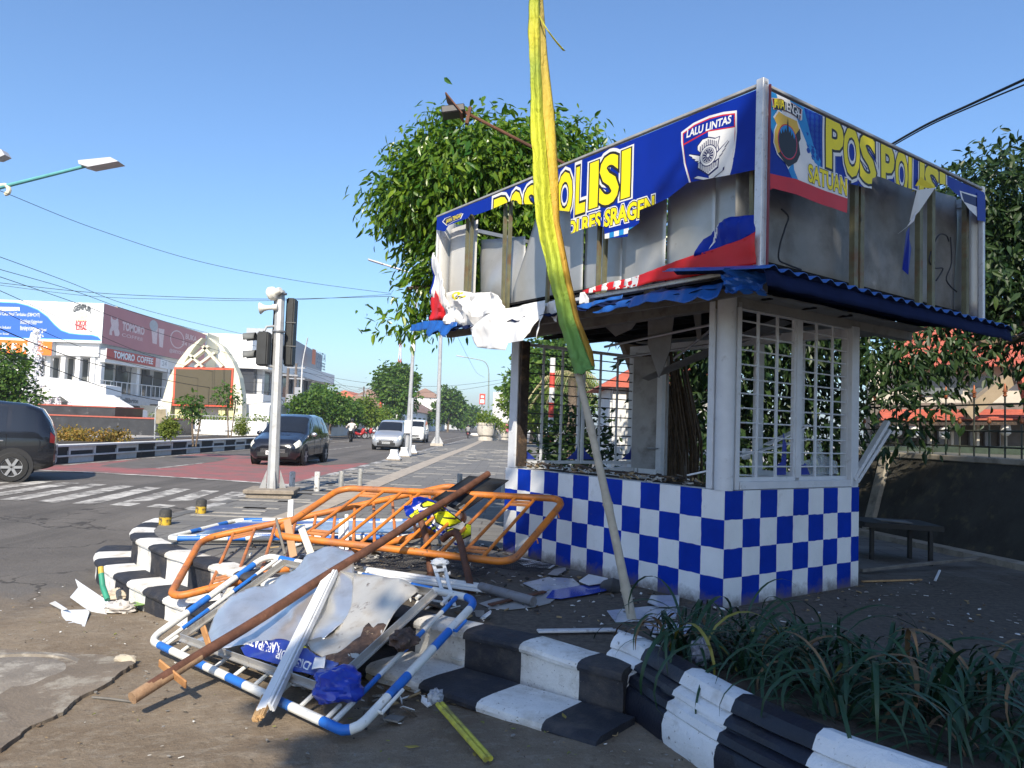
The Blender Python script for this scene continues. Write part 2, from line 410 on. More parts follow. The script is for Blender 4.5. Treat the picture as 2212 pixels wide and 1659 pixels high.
# ---- pavement
def pave_material():
    m = bpy.data.materials.new('pavement_pavers'); m.use_nodes = True; N = m.node_tree.nodes; L = m.node_tree.links; bs = N['Principled BSDF']
    tc = N.new('ShaderNodeTexCoord'); br = N.new('ShaderNodeTexBrick')
    L.new(tc.outputs['Object'], br.inputs['Vector']); br.inputs['Scale'].default_value = 1; br.inputs['Brick Width'].default_value = .62; br.inputs['Row Height'].default_value = .31
    br.inputs['Mortar Size'].default_value = .010; br.inputs['Color1'].default_value = (.155, .152, .147, 1); br.inputs['Color2'].default_value = (.225, .215, .195, 1); br.inputs['Mortar'].default_value = (.07, .066, .06, 1); br.inputs['Bias'].default_value = -.35
    def noise(sc, off, lo, hi, amt):
        n = N.new('ShaderNodeTexNoise'); n.inputs['Scale'].default_value = sc; n.inputs['Detail'].default_value = 8; n.inputs['Roughness'].default_value = .68
        mp = N.new('ShaderNodeMapping'); mp.inputs['Location'].default_value = (off, off, 0); L.new(tc.outputs['Object'], mp.inputs[0]); L.new(mp.outputs[0], n.inputs[0])
        r = N.new('ShaderNodeMapRange'); r.inputs[1].default_value = lo; r.inputs[2].default_value = hi; r.inputs[4].default_value = amt; L.new(n.outputs['Fac'], r.inputs[0]); return r.outputs[0]
    c = br.outputs['Color']
    for f, colr in ((noise(.8, 4, .4, .65, .6), (.13, .125, .12)), (noise(6, 9, .52, .7, .5), (.25, .235, .21)), (noise(40, 2, .6, .75, .6), (.06, .05, .04))):
        x = N.new('ShaderNodeMix'); x.data_type = 'RGBA'; L.new(f, x.inputs['Factor']); L.new(c, x.inputs['A']); x.inputs['B'].default_value = (*colr, 1); c = x.outputs['Result']
    # soil and dust trodden over the corner in front of the kiosk
    sp = N.new('ShaderNodeSeparateXYZ'); L.new(tc.outputs['Object'], sp.inputs[0]); r = N.new('ShaderNodeMapRange'); r.inputs[1].default_value = 6.3; r.inputs[2].default_value = 7.6; r.inputs[3].default_value = .9; r.inputs[4].default_value = 0
    ad = N.new('ShaderNodeMath'); ad.operation = 'ADD'; L.new(sp.outputs['Y'], ad.inputs[0]); nn = noise(1.1, 30, .3, .7, 1.6); L.new(nn, ad.inputs[1])
    sub = N.new('ShaderNodeMath'); sub.operation = 'MULTIPLY_ADD'; L.new(sp.outputs['X'], sub.inputs[0]); sub.inputs[1].default_value = -.28; L.new(ad.outputs[0], sub.inputs[2]); L.new(sub.outputs[0], r.inputs[0])
    n2 = N.new('ShaderNodeTexNoise'); n2.inputs['Scale'].default_value = 22; n2.inputs['Detail'].default_value = 9; n2.inputs['Roughness'].default_value = .75; L.new(tc.outputs['Object'], n2.inputs[0])
    rp = N.new('ShaderNodeValToRGB'); rp.color_ramp.elements[0].position = .34; rp.color_ramp.elements[0].color = (.036, .028, .021, 1); rp.color_ramp.elements[1].position = .7; rp.color_ramp.elements[1].color = (.135, .110, .084, 1); L.new(n2.outputs['Fac'], rp.inputs[0])
    x = N.new('ShaderNodeMix'); x.data_type = 'RGBA'; L.new(r.outputs[0], x.inputs['Factor']); L.new(c, x.inputs['A']); L.new(rp.outputs[0], x.inputs['B']); L.new(x.outputs['Result'], bs.inputs['Base Color'])
    bs.inputs['Roughness'].default_value = .88; bs.inputs['Specular IOR Level'].default_value = .3
    bp = N.new('ShaderNodeBump'); bp.inputs['Strength'].default_value = .6; bp.inputs['Distance'].default_value = .008; L.new(n2.outputs['Fac'], bp.inputs['Height'])
    bp2 = N.new('ShaderNodeBump'); bp2.inputs['Strength'].default_value = .5; bp2.inputs['Distance'].default_value = .004; bp2.invert = True; L.new(br.outputs['Fac'], bp2.inputs['Height']); L.new(bp.outputs[0], bp2.inputs['Normal']); L.new(bp2.outputs[0], bs.inputs['Normal'])
    return m
UP = smooth_path([(-4.06, 11.6, 0), (-4.06, 10, 0), (-4.03, 8.7, 0), (-3.74, 7.66, 0), (-3.13, 6.86, 0), (-2.4, 6.18, 0), (-1.3, 5.25, 0), (-.48, 4.63, 0), (.07, 4.27, 0), (.38, 3.97, 0), (.60, 3.82, 0)], 8)
def inward(path, d):
    out = []
    for i, p in enumerate(path):
        t = (path[min(i+1, len(path)-1)]-path[max(i-1, 0)]).normalized(); out.append(p+Vector((-t.y, t.x, 0))*d)
    return out
INN = inward(UP, .2)
RIB = smooth_path([(.60, 4.12, 0), (.70, 3.98, 0), (.85, 3.56, 0), (1.0, 3.2, 0), (1.25, 2.78, 0), (1.65, 2.38, 0), (2.3, 1.95, 0), (3.2, 1.6, 0)], 8)
RIBIN = inward(RIB, .2)
outl = [Vector((-3.86, 220, 0))] + INN + [Vector((.74, 4.28, 0)), Vector((.98, 4.28, 0)), Vector((1.55, 3.85, 0)), Vector((2.6, 3.05, 0)), Vector((4.3, 2.5, 0)), Vector((5.0, 7.2, 0)), Vector((4.45, 9.4, 0)), Vector((3.6, 14, 0)), Vector((3.2, 220, 0))]
b = MB(); b.slab([(p.x, p.y, -.5) for p in outl], (0, 0, 1), .5); pave = struct(b.build('pavement', pave_material(), smooth=False))
# second paving beyond the side street entrance and ground behind the fence
b = MB(); b.poly([(3.0, 14, .01), (60, 14, .01), (60, 220, .01), (3.0, 220, .01)]); struct(b.build('far_pavement', mat('far_concrete', (.30, .29, .27), .9, bump=.2), smooth=False))
# beige tactile band running along the pavement
b = MB()
M_band = mat('beige_paver_band', (.36, .31, .25), .85, var=.18, vs=4, stain=((.2, .18, .16), .5, .7, 12, .6), bump=.3, bs=40)
band = bpy.data.objects.new('paver_band', None); COL.objects.link(band); WM[band] = Matrix.Identity(4); struct(band)
proto = None
for i in range(46):
    y = 8.6+i*.62
    q = MB(); q.box((-2.62+.004*i, y, .004), (.40, .606, .012), (0, 0, random.uniform(-.006, .006)))
    q.build('paver', M_band, band, smooth=False)
q = MB(); q.box((-2.38, 74, .003), (.42, 74, .006)); q.build('paver_strip', M_band, band, smooth=False)
# pale courses of pavers laid across the walk
M_pale = mat('pale_pavers', (.33, .31, .275), .85, var=.2, vs=5, stain=((.17, .16, .15), .48, .68, 9, .8), bump=.3, bs=40)
course = bpy.data.objects.new('pale_paver_course', None); COL.objects.link(course); WM[course] = Matrix.Identity(4); struct(course)
for i in range(150):
    y = 8.9+ (i % 50)*.62 + random.choice((0, .31)); x = random.uniform(-3.7, -2.95) if i < 75 else random.uniform(-2.1, .3)
    if y < 10.2 and x > -2.9: continue
    q = MB(); q.box((x, y, .002), (random.choice((.3, .6, .6, .9)), .085, .008)); q.build('paver', M_pale, course, smooth=False)
# ------------------------------------------------------------------ two-step kerb, black and white blocks
M_kw = mat('kerb_white_paint', (.68, .67, .64), .8, var=.08, vs=9, stain=((.36, .32, .26), .48, .70, 5, .8), stain2=((.11, .10, .09), .60, .68, 55, .85), bump=.5, bs=70, spec=.3)
M_kb = mat('kerb_black_paint', (.026, .028, .036), .7, var=.25, vs=7, stain=((.13, .11, .09), .50, .74, 5, .55), stain2=((.26, .24, .21), .66, .74, 60, .7), bump=.5, bs=70, spec=.35)
M_cover = None
def cum(path):
    L = [0]
    for a, c in zip(path, path[1:]): L.append(L[-1]+(c-a).length)
    return L
def along(path, L, s):
    s = max(0, min(L[-1]-1e-6, s)); i = 0
    while L[i+1] < s: i += 1
    t = (s-L[i])/(L[i+1]-L[i]); p = path[i].lerp(path[i+1], t)
    a = path[max(0, i-1)]; c = path[min(len(path)-1, i+2)]; d = (c-a).normalized(); return p, Vector((d.y, -d.x, 0))     # outward = right of travel
def kerb_block(path, L, s0, s1, prof, name, m, parent, base=None, n=5, jag=.012):
    q = MB(); k = len(prof)
    for i in range(n+1):
        s_ = s0+(s1-s0)*i/n; p, o = along(path, L, s_)
        zb = base(p) if base else 0
        for j, (d, z) in enumerate(prof):
            w = .006*pnoise(p.x*6+j, p.y*6, z*9)
            q.v.append(p + o*(d+w) + ZV*(z if z > -.9 else zb-.08) + ZV*(.004*pnoise(p.x*5, p.y*5, j)))
    for i in range(n):
        for j in range(k-1): q.face((i*k+j, i*k+j+1, (i+1)*k+j+1, (i+1)*k+j))
    q.face(range(k-1, -1, -1)); q.face(range(n*k, n*k+k))
    return q.build(name, m, parent, smooth=True, angle=32)
PU = [(-.2, -.3), (-.2, .004), (-.09, .012), (-.02, .010), (.012, -.002), (.022, -.02), (.018, -.038), (-.004, -.046), (-.008, -.12), (-.004, -.24), (-.004, -.3)]
Lu = cum(UP)
kerb = thing('step_kerb', 'two-step corner kerb painted in alternating black and white blocks', 'kerb', (-1.3, 5.25, -.3))
s_, i = 2.85, 0
while s_ < Lu[-1]-.05:
    e = min(Lu[-1], s_+random.uniform(.37, .43)); kerb_block(UP, Lu, s_, e, PU, 'kerb_block', M_kb if i % 2 else M_kw, kerb); s_ = e; i += 1
LOW = smooth_path([(-4.42, 8.75, 0), (-4.28, 8.1, 0), (-4.0, 7.52, 0), (-3.69, 7.12, 0), (-3.11, 6.48, 0), (-2.4, 5.78, 0), (-1.5, 5.02, 0), (-.62, 4.30, 0), (-.07, 3.86, 0), (.21, 3.65, 0), (.44, 3.47, 0)], 8)
Ll = cum(LOW)
def tread(p): return -.185-.055*sstep(-.3, -3.6, p.x)
s_, i = .5, 0
while s_ < Ll[-1]-.05:
    e = min(Ll[-1], s_+random.uniform(.385, .43)); p, _ = along(LOW, Ll, (s_+e)/2); tz = tread(p)
    prof = [(-.34, -.99), (-.34, tz), (-.12, tz+.004), (-.02, tz+.002), (.012, tz-.012), (.02, tz-.03), (.015, tz-.05), (-.004, tz-.058), (-.006, tz-.14), (0, -.99)]
    kerb_block(LOW, Ll, s_, e, prof, 'kerb_block', M_kw if i % 2 else M_kb, kerb, base=lambda p: zs(p.x, p.y)); s_ = e; i += 1
# single kerb along the avenue, far blocks
ks = thing('roadside_kerb', 'low black and white kerb along the avenue beside the pavement', 'kerb', (-4.06, 20, -.3))
M_kw2 = mat('worn_kerb_white', (.46, .45, .43), .85, var=.1, stain=((.17, .16, .15), .42, .6, 5, .9)); M_kb2 = mat('worn_kerb_grey', (.10, .098, .095), .85, var=.2, stain=((.2, .19, .175), .45, .62, 6, .8))
for i in range(70):
    y = 8.75+i*.9
    q = MB(); q.box((-4.06+.1, y+.45, -.2), (.2, .895, .412)); q.build('kerb_block', M_kw2 if i % 2 else M_kb2, ks, smooth=False, bev=.015 if i < 30 else 0)
# ribbed planter kerb
PR = [(-.12, -.3), (-.12, .06), (-.085, .100), (-.03, .110), (.012, .094), (.034, .062), (.040, .044), (.026, .036), (.042, .030), (.066, .018), (.076, -.004), (.058, -.014), (.066, -.022), (.096, -.032), (.108, -.062), (.100, -.074), (.112, -.084), (.124, -.13), (.122, -.19), (.108, -.23), (.1, -.3)]
M_kb3 = mat('glossy_black_kerb', (.010, .012, .022), .45, var=.25, vs=6, stain=((.07, .065, .06), .56, .74, 6, .6), bump=.3, bs=60); M_kw3 = mat('chipped_white_kerb', (.68, .69, .70), .7, var=.06, vs=6, stain=((.34, .31, .27), .56, .74, 5, .6), stain2=((.13, .12, .11), .62, .67, 32, .9), bump=.7, bs=45)
pk = thing('ribbed_kerb', 'tall ribbed planter kerb with broad black and white bands', 'kerb', (1.0, 3.2, -.3))
Lr = cum(RIB); s_ = 0; i = 0
for ln in (.26, .36, .36, .40, .42, .42, .42, .42, .42):
    if s_+ln > Lr[-1]: break
    kerb_block(RIB, Lr, s_, s_+ln, PR, 'kerb_block', M_kb3 if i % 2 else M_kw3, pk, n=14); s_ += ln; i += 1
# planting bed soil
M_soil = mat('planting_soil', (.055, .042, .03), .95, var=.4, vs=14, bump=1.5, bs=35, stain=((.12, .085, .05), .55, .7, 40, .7))
b = MB(); nb = 40
def bed(u, v):
    p, o = along(RIB, Lr, Lr[-1]*u); w = .08+v*(.35+.9*u); q = p-o*w; return (q.x, q.y, .06-.05*v+.03*pnoise(q.x*5, q.y*5)+.01*pnoise(q.x*20, q.y*20))
b.grid(bed, nb, 14); struct(b.build('planting_bed', M_soil))
# concrete apron slab with ragged broken edge and a round manhole cover
M_apron = mat('apron_concrete', (.175, .142, .108), .92, var=.2, vs=2, stain=((.29, .262, .215), .52, .60, 3.5, .9), stain2=((.12, .10, .08), .56, .72, 7, .8), bump=.8, bs=45)
edge = [(-2.29, 4.84), (-2.3, 4.7), (-2.26, 4.45), (-2.30, 4.2), (-2.26, 4.0), (-2.31, 3.8), (-2.28, 3.6), (-2.34, 3.3), (-2.3, 2.6)]
rag = [(p.x+.02*pnoise(p.y*9, 1)+.012*pnoise(p.y*30, 2), p.y) for p in resample([(x, y, 0) for x, y in edge], step=.03)]
top_e = [(p.x, p.y+.03*pnoise(p.x*6, 4)) for p in resample([(-6.2, 5.6, 0), (-4.2, 5.45, 0), (-3.3, 5.2, 0), (-2.6, 5.05, 0), (-2.29, 4.86, 0)], step=.06)]
b = MB(); P2 = top_e[:-1]+rag+[(-6.2, 2.6)]
b.slab([(x, y, zs(x, y)-.1) for x, y in P2], (0, 0, 1), .1+.02); ap = struct(b.build('concrete_apron', M_apron, smooth=False))
b = MB(); mc = Vector((-3.02, 4.55, zs(-3.02, 4.55)+.03))
b.lathe([(.0, .012), (.40, .012), (.425, .006), (.43, -.01), (.47, -.01), (.475, .010), (.52, .008), (.53, -.01)], 48, mc, cap=False)
one('manhole_cover', b, mat('manhole_iron', (.20, .175, .145), .85, var=.2, vs=4, stain=((.36, .33, .28), .48, .6, 6, .9), bump=.6, bs=60), 'round dusty manhole cover set in the broken concrete apron', 'manhole', smooth=True)
# ================================================================== POLICE KIOSK
SPL = ((.12, .10, .085), .13, 9.)
M_blue = mat('kiosk_blue_paint', (.001, .028, .32), .6, spec=.15, splash=SPL, var=.2, vs=3, stain=((.02, .05, .2), .6, .8, 30, .5), bump=.15, bs=40)
M_white = mat('kiosk_white_paint', (.70, .71, .72), .55, splash=SPL, var=.08, vs=3, stain=((.34, .33, .30), .6, .8, 7, .55), stain2=((.2, .19, .17), .68, .76, 60, .6), bump=.2, bs=40)
M_frame = mat('white_window_frame', (.55, .57, .60), .5, var=.07, vs=8, stain=((.22, .20, .18), .6, .78, 12, .7), stain2=((.10, .09, .08), .68, .75, 50, .8))
M_burnt = mat('burnt_wood', (.045, .032, .024), .9, var=.4, vs=20, stain=((.18, .11, .06), .56, .7, 14, .8), bump=1, bs=60)
M_steel = mat('grey_steel', (.30, .31, .33), .45, .6, var=.15, vs=8, stain=((.16, .10, .06), .6, .74, 10, .7))
M_olive = mat('olive_steel_strut', (.15, .145, .085), .6, .2, var=.25, vs=9, stain=((.16, .075, .035), .52, .68, 6, .8), stain2=((.03, .03, .02), .62, .7, 12, .8))
M_zinc = mat('galvanised_sheet', (.42, .42, .41), .42, .55, var=.10, vs=2.2, stain=((.34, .33, .30), .5, .72, 3, .6), stain2=((.18, .15, .12), .66, .76, 9, .7), bump=.12, bs=7)
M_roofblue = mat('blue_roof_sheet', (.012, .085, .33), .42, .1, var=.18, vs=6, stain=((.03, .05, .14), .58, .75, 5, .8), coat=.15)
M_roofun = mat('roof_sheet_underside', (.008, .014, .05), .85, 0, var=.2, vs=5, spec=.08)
M_soffit = mat('soffit_board', (.26, .26, .255), .8, var=.12, vs=3, stain=((.16, .15, .13), .5, .7, 4, .8))
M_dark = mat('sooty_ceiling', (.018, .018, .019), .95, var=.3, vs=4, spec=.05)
kio = thing('police_kiosk', 'vandalised police kiosk with blue checked base, barred windows and torn banner sign', 'kiosk', tuple(KC))
# --- base wall with hand painted squares
SQ = .2; TH = .12
def checker_wall(fn, n, last, h=4, flip=0, depth=True):
    q = MB()
    xs_ = [min(i*SQ, last) for i in range(n+1)]
    def jit(i, j, x):
        if i in (0, n) or j in (0, h): return x, 0
        return x+.004*pnoise(i*3.1, j*2.7, 1+flip), .004*pnoise(i*2.3, j*3.9, 5+flip)
    SUB = 5
    for i in range(n):
        for j in range(h):
            q.m = (i+j+flip) % 2
            # the painted line wavers a little between corners
            def pt(a, c):
                x0, d0 = jit(i, j, xs_[i]); x1, d1 = jit(i+1, j, xs_[i+1]); x2, d2 = jit(i, j+1, xs_[i]); x3, d3 = jit(i+1, j+1, xs_[i+1])
                x = (x0*(1-a)+x1*a)*(1-c)+(x2*(1-a)+x3*a)*c; dz = (d0*(1-a)+d1*a)*(1-c)+(d2*(1-a)+d3*a)*c
                if 0 < i+a < n: x += .0055*pnoise((i+a)*7, (j+c)*11, 2)
                return fn(x, (j+c)*SQ+dz+(.0055*pnoise((i+a)*9, (j+c)*6, 8) if 0 < j+c < h else 0), 0)
            for a in range(SUB):
                for c in range(SUB): q.poly([pt(a/SUB, c/SUB), pt((a+1)/SUB, c/SUB), pt((a+1)/SUB, (c+1)/SUB), pt(a/SUB, (c+1)/SUB)])
    q.m = 1
    X = last; H = h*SQ
    q.poly([fn(0, H, 0), fn(X, H, 0), fn(X, H, TH), fn(0, H, TH)])
    q.poly([fn(0, 0, TH), fn(0, H, TH), fn(X, H, TH), fn(X, 0, TH)])
    q.poly([fn(.02, 0, .001), fn(.02, H-.001, .001), fn(.02, H-.001, TH), fn(.02, 0, TH)]); q.poly([fn(X-.02, 0, .001), fn(X-.02, 0, TH), fn(X-.02, H-.001, TH), fn(X-.02, H-.001, .001)])
    return q
LU, LV = 2.6, 1.713
w = checker_wall(lambda x, z, d: K(LU-x, d, z), 13, LU, flip=0); w.build('base_wall', [M_blue, M_white], kio, smooth=False)
w = checker_wall(lambda x, z, d: K(d, x, z), 9, LV, flip=1); w.v = [q-A1*.002 for q in w.v]; w.build('base_wall', [M_blue, M_white], kio, smooth=False)
w = checker_wall(lambda x, z, d: K(LU-d, LV-x, z), 9, LV-.13, flip=1); w.build('base_wall', [M_blue, M_white], kio, smooth=False)
for (u0, u1) in ((.13, .95), (2.15, 2.47)): q = MB(); q.slab([K(u0, LV, 0), K(u1, LV, 0), K(u1, LV-.1, 0), K(u0, LV-.1, 0)], ZV, .8); q.build('base_wall', M_white, kio, smooth=False)
q = MB(); q.slab([K(.12, .12, .004), K(2.48, .12, .004), K(2.48, LV-.1, .004), K(.12, LV-.1, .004)], ZV, .02); q.build('kiosk_floor', mat('kiosk_floor_tile', (.12, .12, .12), .6, var=.3, vs=6), kio, smooth=False)
# --- posts
def post(a, w_, m, name='post', d=None):
    q = MB(); q.beam(K(*a), K(a[0], a[1], a[2]+a[3]), w_, d or w_, up=A1); return q.build(name, m, kio, smooth=False, bev=.004)
q = MB(); q.lathe([(.066, .8), (.066, 2.16)], 24, tuple(K(.055, .055, 0))); q.build('round_column', M_frame, kio)
def kpost(u, v, z0, z1, du, dv, m, name='post'):
    q = MB(); q.slab([K(u-du/2, v-dv/2, z0), K(u+du/2, v-dv/2, z0), K(u+du/2, v+dv/2, z0), K(u-du/2, v+dv/2, z0)][::-1], ZV, z1-z0); return q.build(name, m, kio, smooth=False, bev=.004)
kpost(.148, .05, .803, 2.14, .055, .085, M_frame); kpost(.05, .148, .803, 2.14, .08, .045, M_frame)
p_ = kpost(2.53, .065, .803, 2.02, .12, .11, M_frame)
q = MB(); q.slab([K(2.42, .02, .82), K(2.465, .02, .82), K(2.465, .11, .82), K(2.42, .11, .82)][::-1], ZV, 1.2); q.build('charred_jamb', M_burnt, kio, smooth=False)
kpost(.05, LV-.06, .803, 2.12, .1, .11, M_frame); kpost(LU-.06, LV-.05, .803, 2.05, .1, .1, M_frame)
kpost(.95, LV-.05, 0.03, 2.05, .07, .07, M_frame); kpost(2.15, LV-.05, 0.03, 2.05, .07, .07, M_frame); kpost(.52, LV-.05, .8, 2.05, .06, .06, M_frame)
q = MB(); q.beam(K(.0, LV-.05, .84), K(.95, LV-.05, .84), .07, .08); q.build('rear_rail', M_frame, kio, smooth=False); q = MB(); q.beam(K(0, LV-.05, 2.08), K(2.6, LV-.05, 2.08), .07, .08); q.build('rear_rail', M_frame, kio, smooth=False)
# --- barred windows
def grille(fn, w_, z0, z1, cols, rows, m, hm=None, bar=.016, fr=.03):
    q = MB(); H = z1-z0
    for a, c in (((0, z0+fr/2), (w_, z0+fr/2)), ((0, z1-fr/2), (w_, z1-fr/2))):
        q.beam(fn(*a), fn(*c), fr, fr)
    up = fn(1, 0)-fn(0, 0)
    for x in (fr/2, w_-fr/2): q.beam(fn(x, z0+fr), fn(x, z1-fr), fr*.9, fr*.9, up=up)
    g = q.build('window_grille', m, kio, smooth=False)
    for c in range(1, cols):
        x = w_*c/cols; q = MB(); q.beam(fn(x, z0+fr), fn(x, z1-fr), .012, .026, up=up); q.build('bar', m, g, smooth=False)
    for r in range(1, rows):
        z = z0+H*r/rows; q = MB(); q.tube([fn(.02, z), fn(w_-.02, z)], .0065, 6); q.build('bar', hm or m, g)
    return g
grille(lambda x, z: K(.05, .175+x, z), .70, .86, 2.12, 3, 12, M_frame); grille(lambda x, z: K(.05, .925+x, z), .69, .86, 2.12, 3, 12, M_frame)
q = MB(); q.beam(K(.05, .18, .832), K(.05, LV-.11, .832), .09, .055); q.build('window_sill', M_frame, kio, smooth=False, bev=.004)
q = MB(); q.beam(K(.05, .90, .88), K(.05, .90, 2.1), .05, .038, up=A1); q.build('mullion', M_frame, kio, smooth=False, bev=.003)
M_darkbar = mat('sooty_bar', (.07, .07, .075), .6, .3, var=.2)
grille(lambda x, z: K(LU-.06, .13+x, z), .74, .84, 2.02, 3, 12, M_frame, M_darkbar); grille(lambda x, z: K(LU-.06, .90+x, z), .74, .84, 2.02, 3, 12, M_frame, M_darkbar)
# blue painted glass corners left in the frames, and shards of glass
M_glass = mat('broken_glass', (.55, .62, .68), .08, var=0, spec=.6, alpha=.35)
M_glassblue = mat('blue_window_film', (.02, .04, .28), .25, var=.2)
def shard(fn, pts, m, name='glass_shard', par=None, t=.004):
    q = MB(); q.poly([fn(*p) for p in pts]); return q.build(name, m, par or kio, smooth=False, thick=t)
for x0, sg in ((.0, 1), (.74, -1), (.77, 1), (1.51, -1)):
    shard(lambda x, z: K(LU-.075, .13+x, z), [(x0+sg*.03, .885), (x0+sg*.17, .885), (x0+sg*.05, .97), (x0+sg*.03, 1.02)], M_glassblue)
shard(lambda x, z: K(.075, .215+x, z), [(.44, .9), (.60, .9), (.60, 1.13), (.56, 1.22), (.54, 1.0), (.46, .96)], M_glassblue); shard(lambda x, z: K(.075, .93+x, z), [(.04, .9), (.2, .9), (.14, .99), (.05, .95)], M_glassblue)
shard(lambda x, z: K(.085, .93+x, z), [(.05, .9), (.62, .9), (.60, 1.0), (.4, 1.06), (.34, 1.2), (.22, 1.02), (.1, 1.0)], M_glass)
# --- open door with handle, broken
dq = MB(); dd = (A1*.25+A2*.97).normalized()
dq.beam(K(2.13, LV-.05, .03), K(2.13, LV-.05, 2.02), .04, .02, up=A2)
hinge = K(2.10, LV-.02, 0); dv = (A1*.92-A2*.2).normalized()
dn = dv.cross(ZV)
dq = MB(); dq.slab([hinge+ZV*.03, hinge+dv*.42+ZV*.03, hinge+dv*.42+ZV*2.0, hinge+ZV*2.0], dn, .035)
for z0, z1 in ((.15, .85), (1.0, 1.9)): dq.slab([hinge+dv*.08+ZV*z0-dn*.012, hinge+dv*.34+ZV*z0-dn*.012, hinge+dv*.34+ZV*z1-dn*.012, hinge+dv*.08+ZV*z1-dn*.012], dn, .012)
door = dq.build('door', mat('sooty_door', (.30, .30, .30), .7, var=.15, stain=((.12, .11, .1), .5, .7, 4, .8)), kio, smooth=False)
hq = MB(); c = hinge+dv*.06+ZV*1.0-dn*.02; hq.beam(c-ZV*.09, c+ZV*.09, .03, .012, up=dn); hq.tube([c+ZV*.02, c-dn*.05+ZV*.02, c-dn*.05+dv*.12+ZV*.02], .008, 8); hq.build('handle', M_steel, door)
q = MB(); q.box(K(1.02, LV-.12, 1.02), (.09, .04, .1), (0, 0, YAW)); q.build('socket_box', M_white, kio, smooth=False, bev=.008)
# --- head beams, soffits and roof
M_beam = mat('weathered_beam', (.15, .14, .125), .85, var=.2, vs=6, stain=((.07, .06, .05), .5, .7, 7, .8), bump=.4, bs=40)
q = MB(); q.beam(K(-.5, -.28, 2.12), K(3.3, -.28, 2.12), .05, .07); q.build('eave_beam', M_beam, kio, smooth=False)
q = MB(); q.beam(K(.06, .06, 2.13), K(2.6, .06, 2.1), .1, .09); q.build('head_beam', M_beam, kio, smooth=False)
q = MB(); q.beam(K(.06, .06, 2.145), K(.06, 2.6, 2.145), .10, .09); q.build('head_beam', M_soffit, kio, smooth=False)
q = MB(); q.grid(lambda a, c: K(-.13+.18*a, -.1+2.7*c, 2.17+.02*(1-a)+.012*pnoise(c*9, a*5)), 6, 24); q.build('soffit', M_soffit, kio, smooth=False, thick=.008)
q = MB(); q.slab([K(.1, 1.72, 2.17), K(2.6, 1.72, 2.17), K(2.6, 2.65, 2.17), K(.1, 2.65, 2.17)], ZV, .01); q.build('soffit', M_soffit, kio, smooth=False)
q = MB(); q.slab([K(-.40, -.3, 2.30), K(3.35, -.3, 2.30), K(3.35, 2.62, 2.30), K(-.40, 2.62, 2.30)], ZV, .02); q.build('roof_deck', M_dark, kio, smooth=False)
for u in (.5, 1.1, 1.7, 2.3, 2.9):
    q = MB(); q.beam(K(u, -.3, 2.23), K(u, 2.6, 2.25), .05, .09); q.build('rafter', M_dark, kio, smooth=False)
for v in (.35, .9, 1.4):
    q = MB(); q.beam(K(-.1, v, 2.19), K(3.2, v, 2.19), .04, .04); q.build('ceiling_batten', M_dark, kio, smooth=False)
# hanging ceiling scraps
M_scrap = mat('ceiling_board_scrap', (.16, .16, .16), .9, var=.2, vs=6)
for pts in ([(.95, .5, 2.2), (1.25, .5, 2.2), (1.28, .54, 1.95), (1.18, .58, 1.66), (1.12, .56, 1.72), (1.02, .54, 1.9)], [(.75, .6, 2.2), (.83, .6, 2.2), (.80, .62, 1.98), (.76, .62, 1.96)],
            [(1.3, .45, 2.18), (1.8, .5, 2.16), (1.7, .55, 2.06), (1.45, .5, 2.1)], [(.3, 1.0, 2.15), (1.9, 1.1, 1.72), (1.9, 1.2, 1.70), (.3, 1.2, 2.13)]):
    q = MB(); q.poly([K(*p) for p in pts]); q.build('hanging_board', M_scrap, kio, smooth=False, thick=.008)
for a, c in (((.5, .7, 2.18), (1.3, .9, 1.86)), ((.4, .4, 2.05), (1.9, .6, 1.98)), ((.2, .9, 2.0), (2.4, 1.2, 1.94))):
    q = MB(); q.tube([K(*a), K(*c)], .012, 6); q.build('hanging_rod', M_steel, kio)
# right-hand roof sheet, corrugated
def roofR(a, c):
    v = -.62+3.36*c; u = .05-.80*a
    edge = .02*pnoise(c*40, 3) if a > .99 else 0
    return K(u-edge, v, 2.26-.10*a+.016*math.sin(2*math.pi*v/.145)+.01*pnoise(v*2, a*3)*a)
q = MB(); q.grid(roofR, 6, 140); o = q.build('roof_sheet', [M_roofblue], kio, angle=60)
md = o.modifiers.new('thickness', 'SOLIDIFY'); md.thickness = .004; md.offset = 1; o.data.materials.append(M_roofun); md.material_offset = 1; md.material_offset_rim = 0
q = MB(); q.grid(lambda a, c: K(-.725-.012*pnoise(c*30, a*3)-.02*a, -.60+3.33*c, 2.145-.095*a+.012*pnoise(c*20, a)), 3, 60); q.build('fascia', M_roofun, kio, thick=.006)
# left-hand roof sheets, broken into bent flaps
def px6(x, y): return ((1300+x/3.072)*.9, (180+y/3.072)*.9)
def px5(x, y): return ((1000+x/2.37)*.9, (200+y/2.37)*.9)
def px8(x, y): return ((1200+x/3.457)*.9, (700+y/3.457)*.9)
def px7(x, y): return ((1800+x/2.44)*.9, (180+y/2.44)*.9)
def pxc(x, y): return ((820+x/2.676)*.9, (200+y/2.676)*.9)
UL = 3.43
def LS(p, v=-.4): u, z = kl(p[0], p[1], v); return (UL-u, z)
def RS(p, u=-.54): v, z = kr(p[0], p[1], u); return (v+.4, z)
def sheet_px(low, top, v, fn, ns=40, nz=6, conv=None):
    cv = conv or (lambda p: LS(p, v)); lo = sorted(cv(p) for p in low); tp = sorted(cv(p) for p in top)
    return Sheet(fn, max(lo[0][0], tp[0][0]) if False else min(lo[0][0], tp[0][0]), max(lo[-1][0], tp[-1][0]), lo, tp, ns, nz)
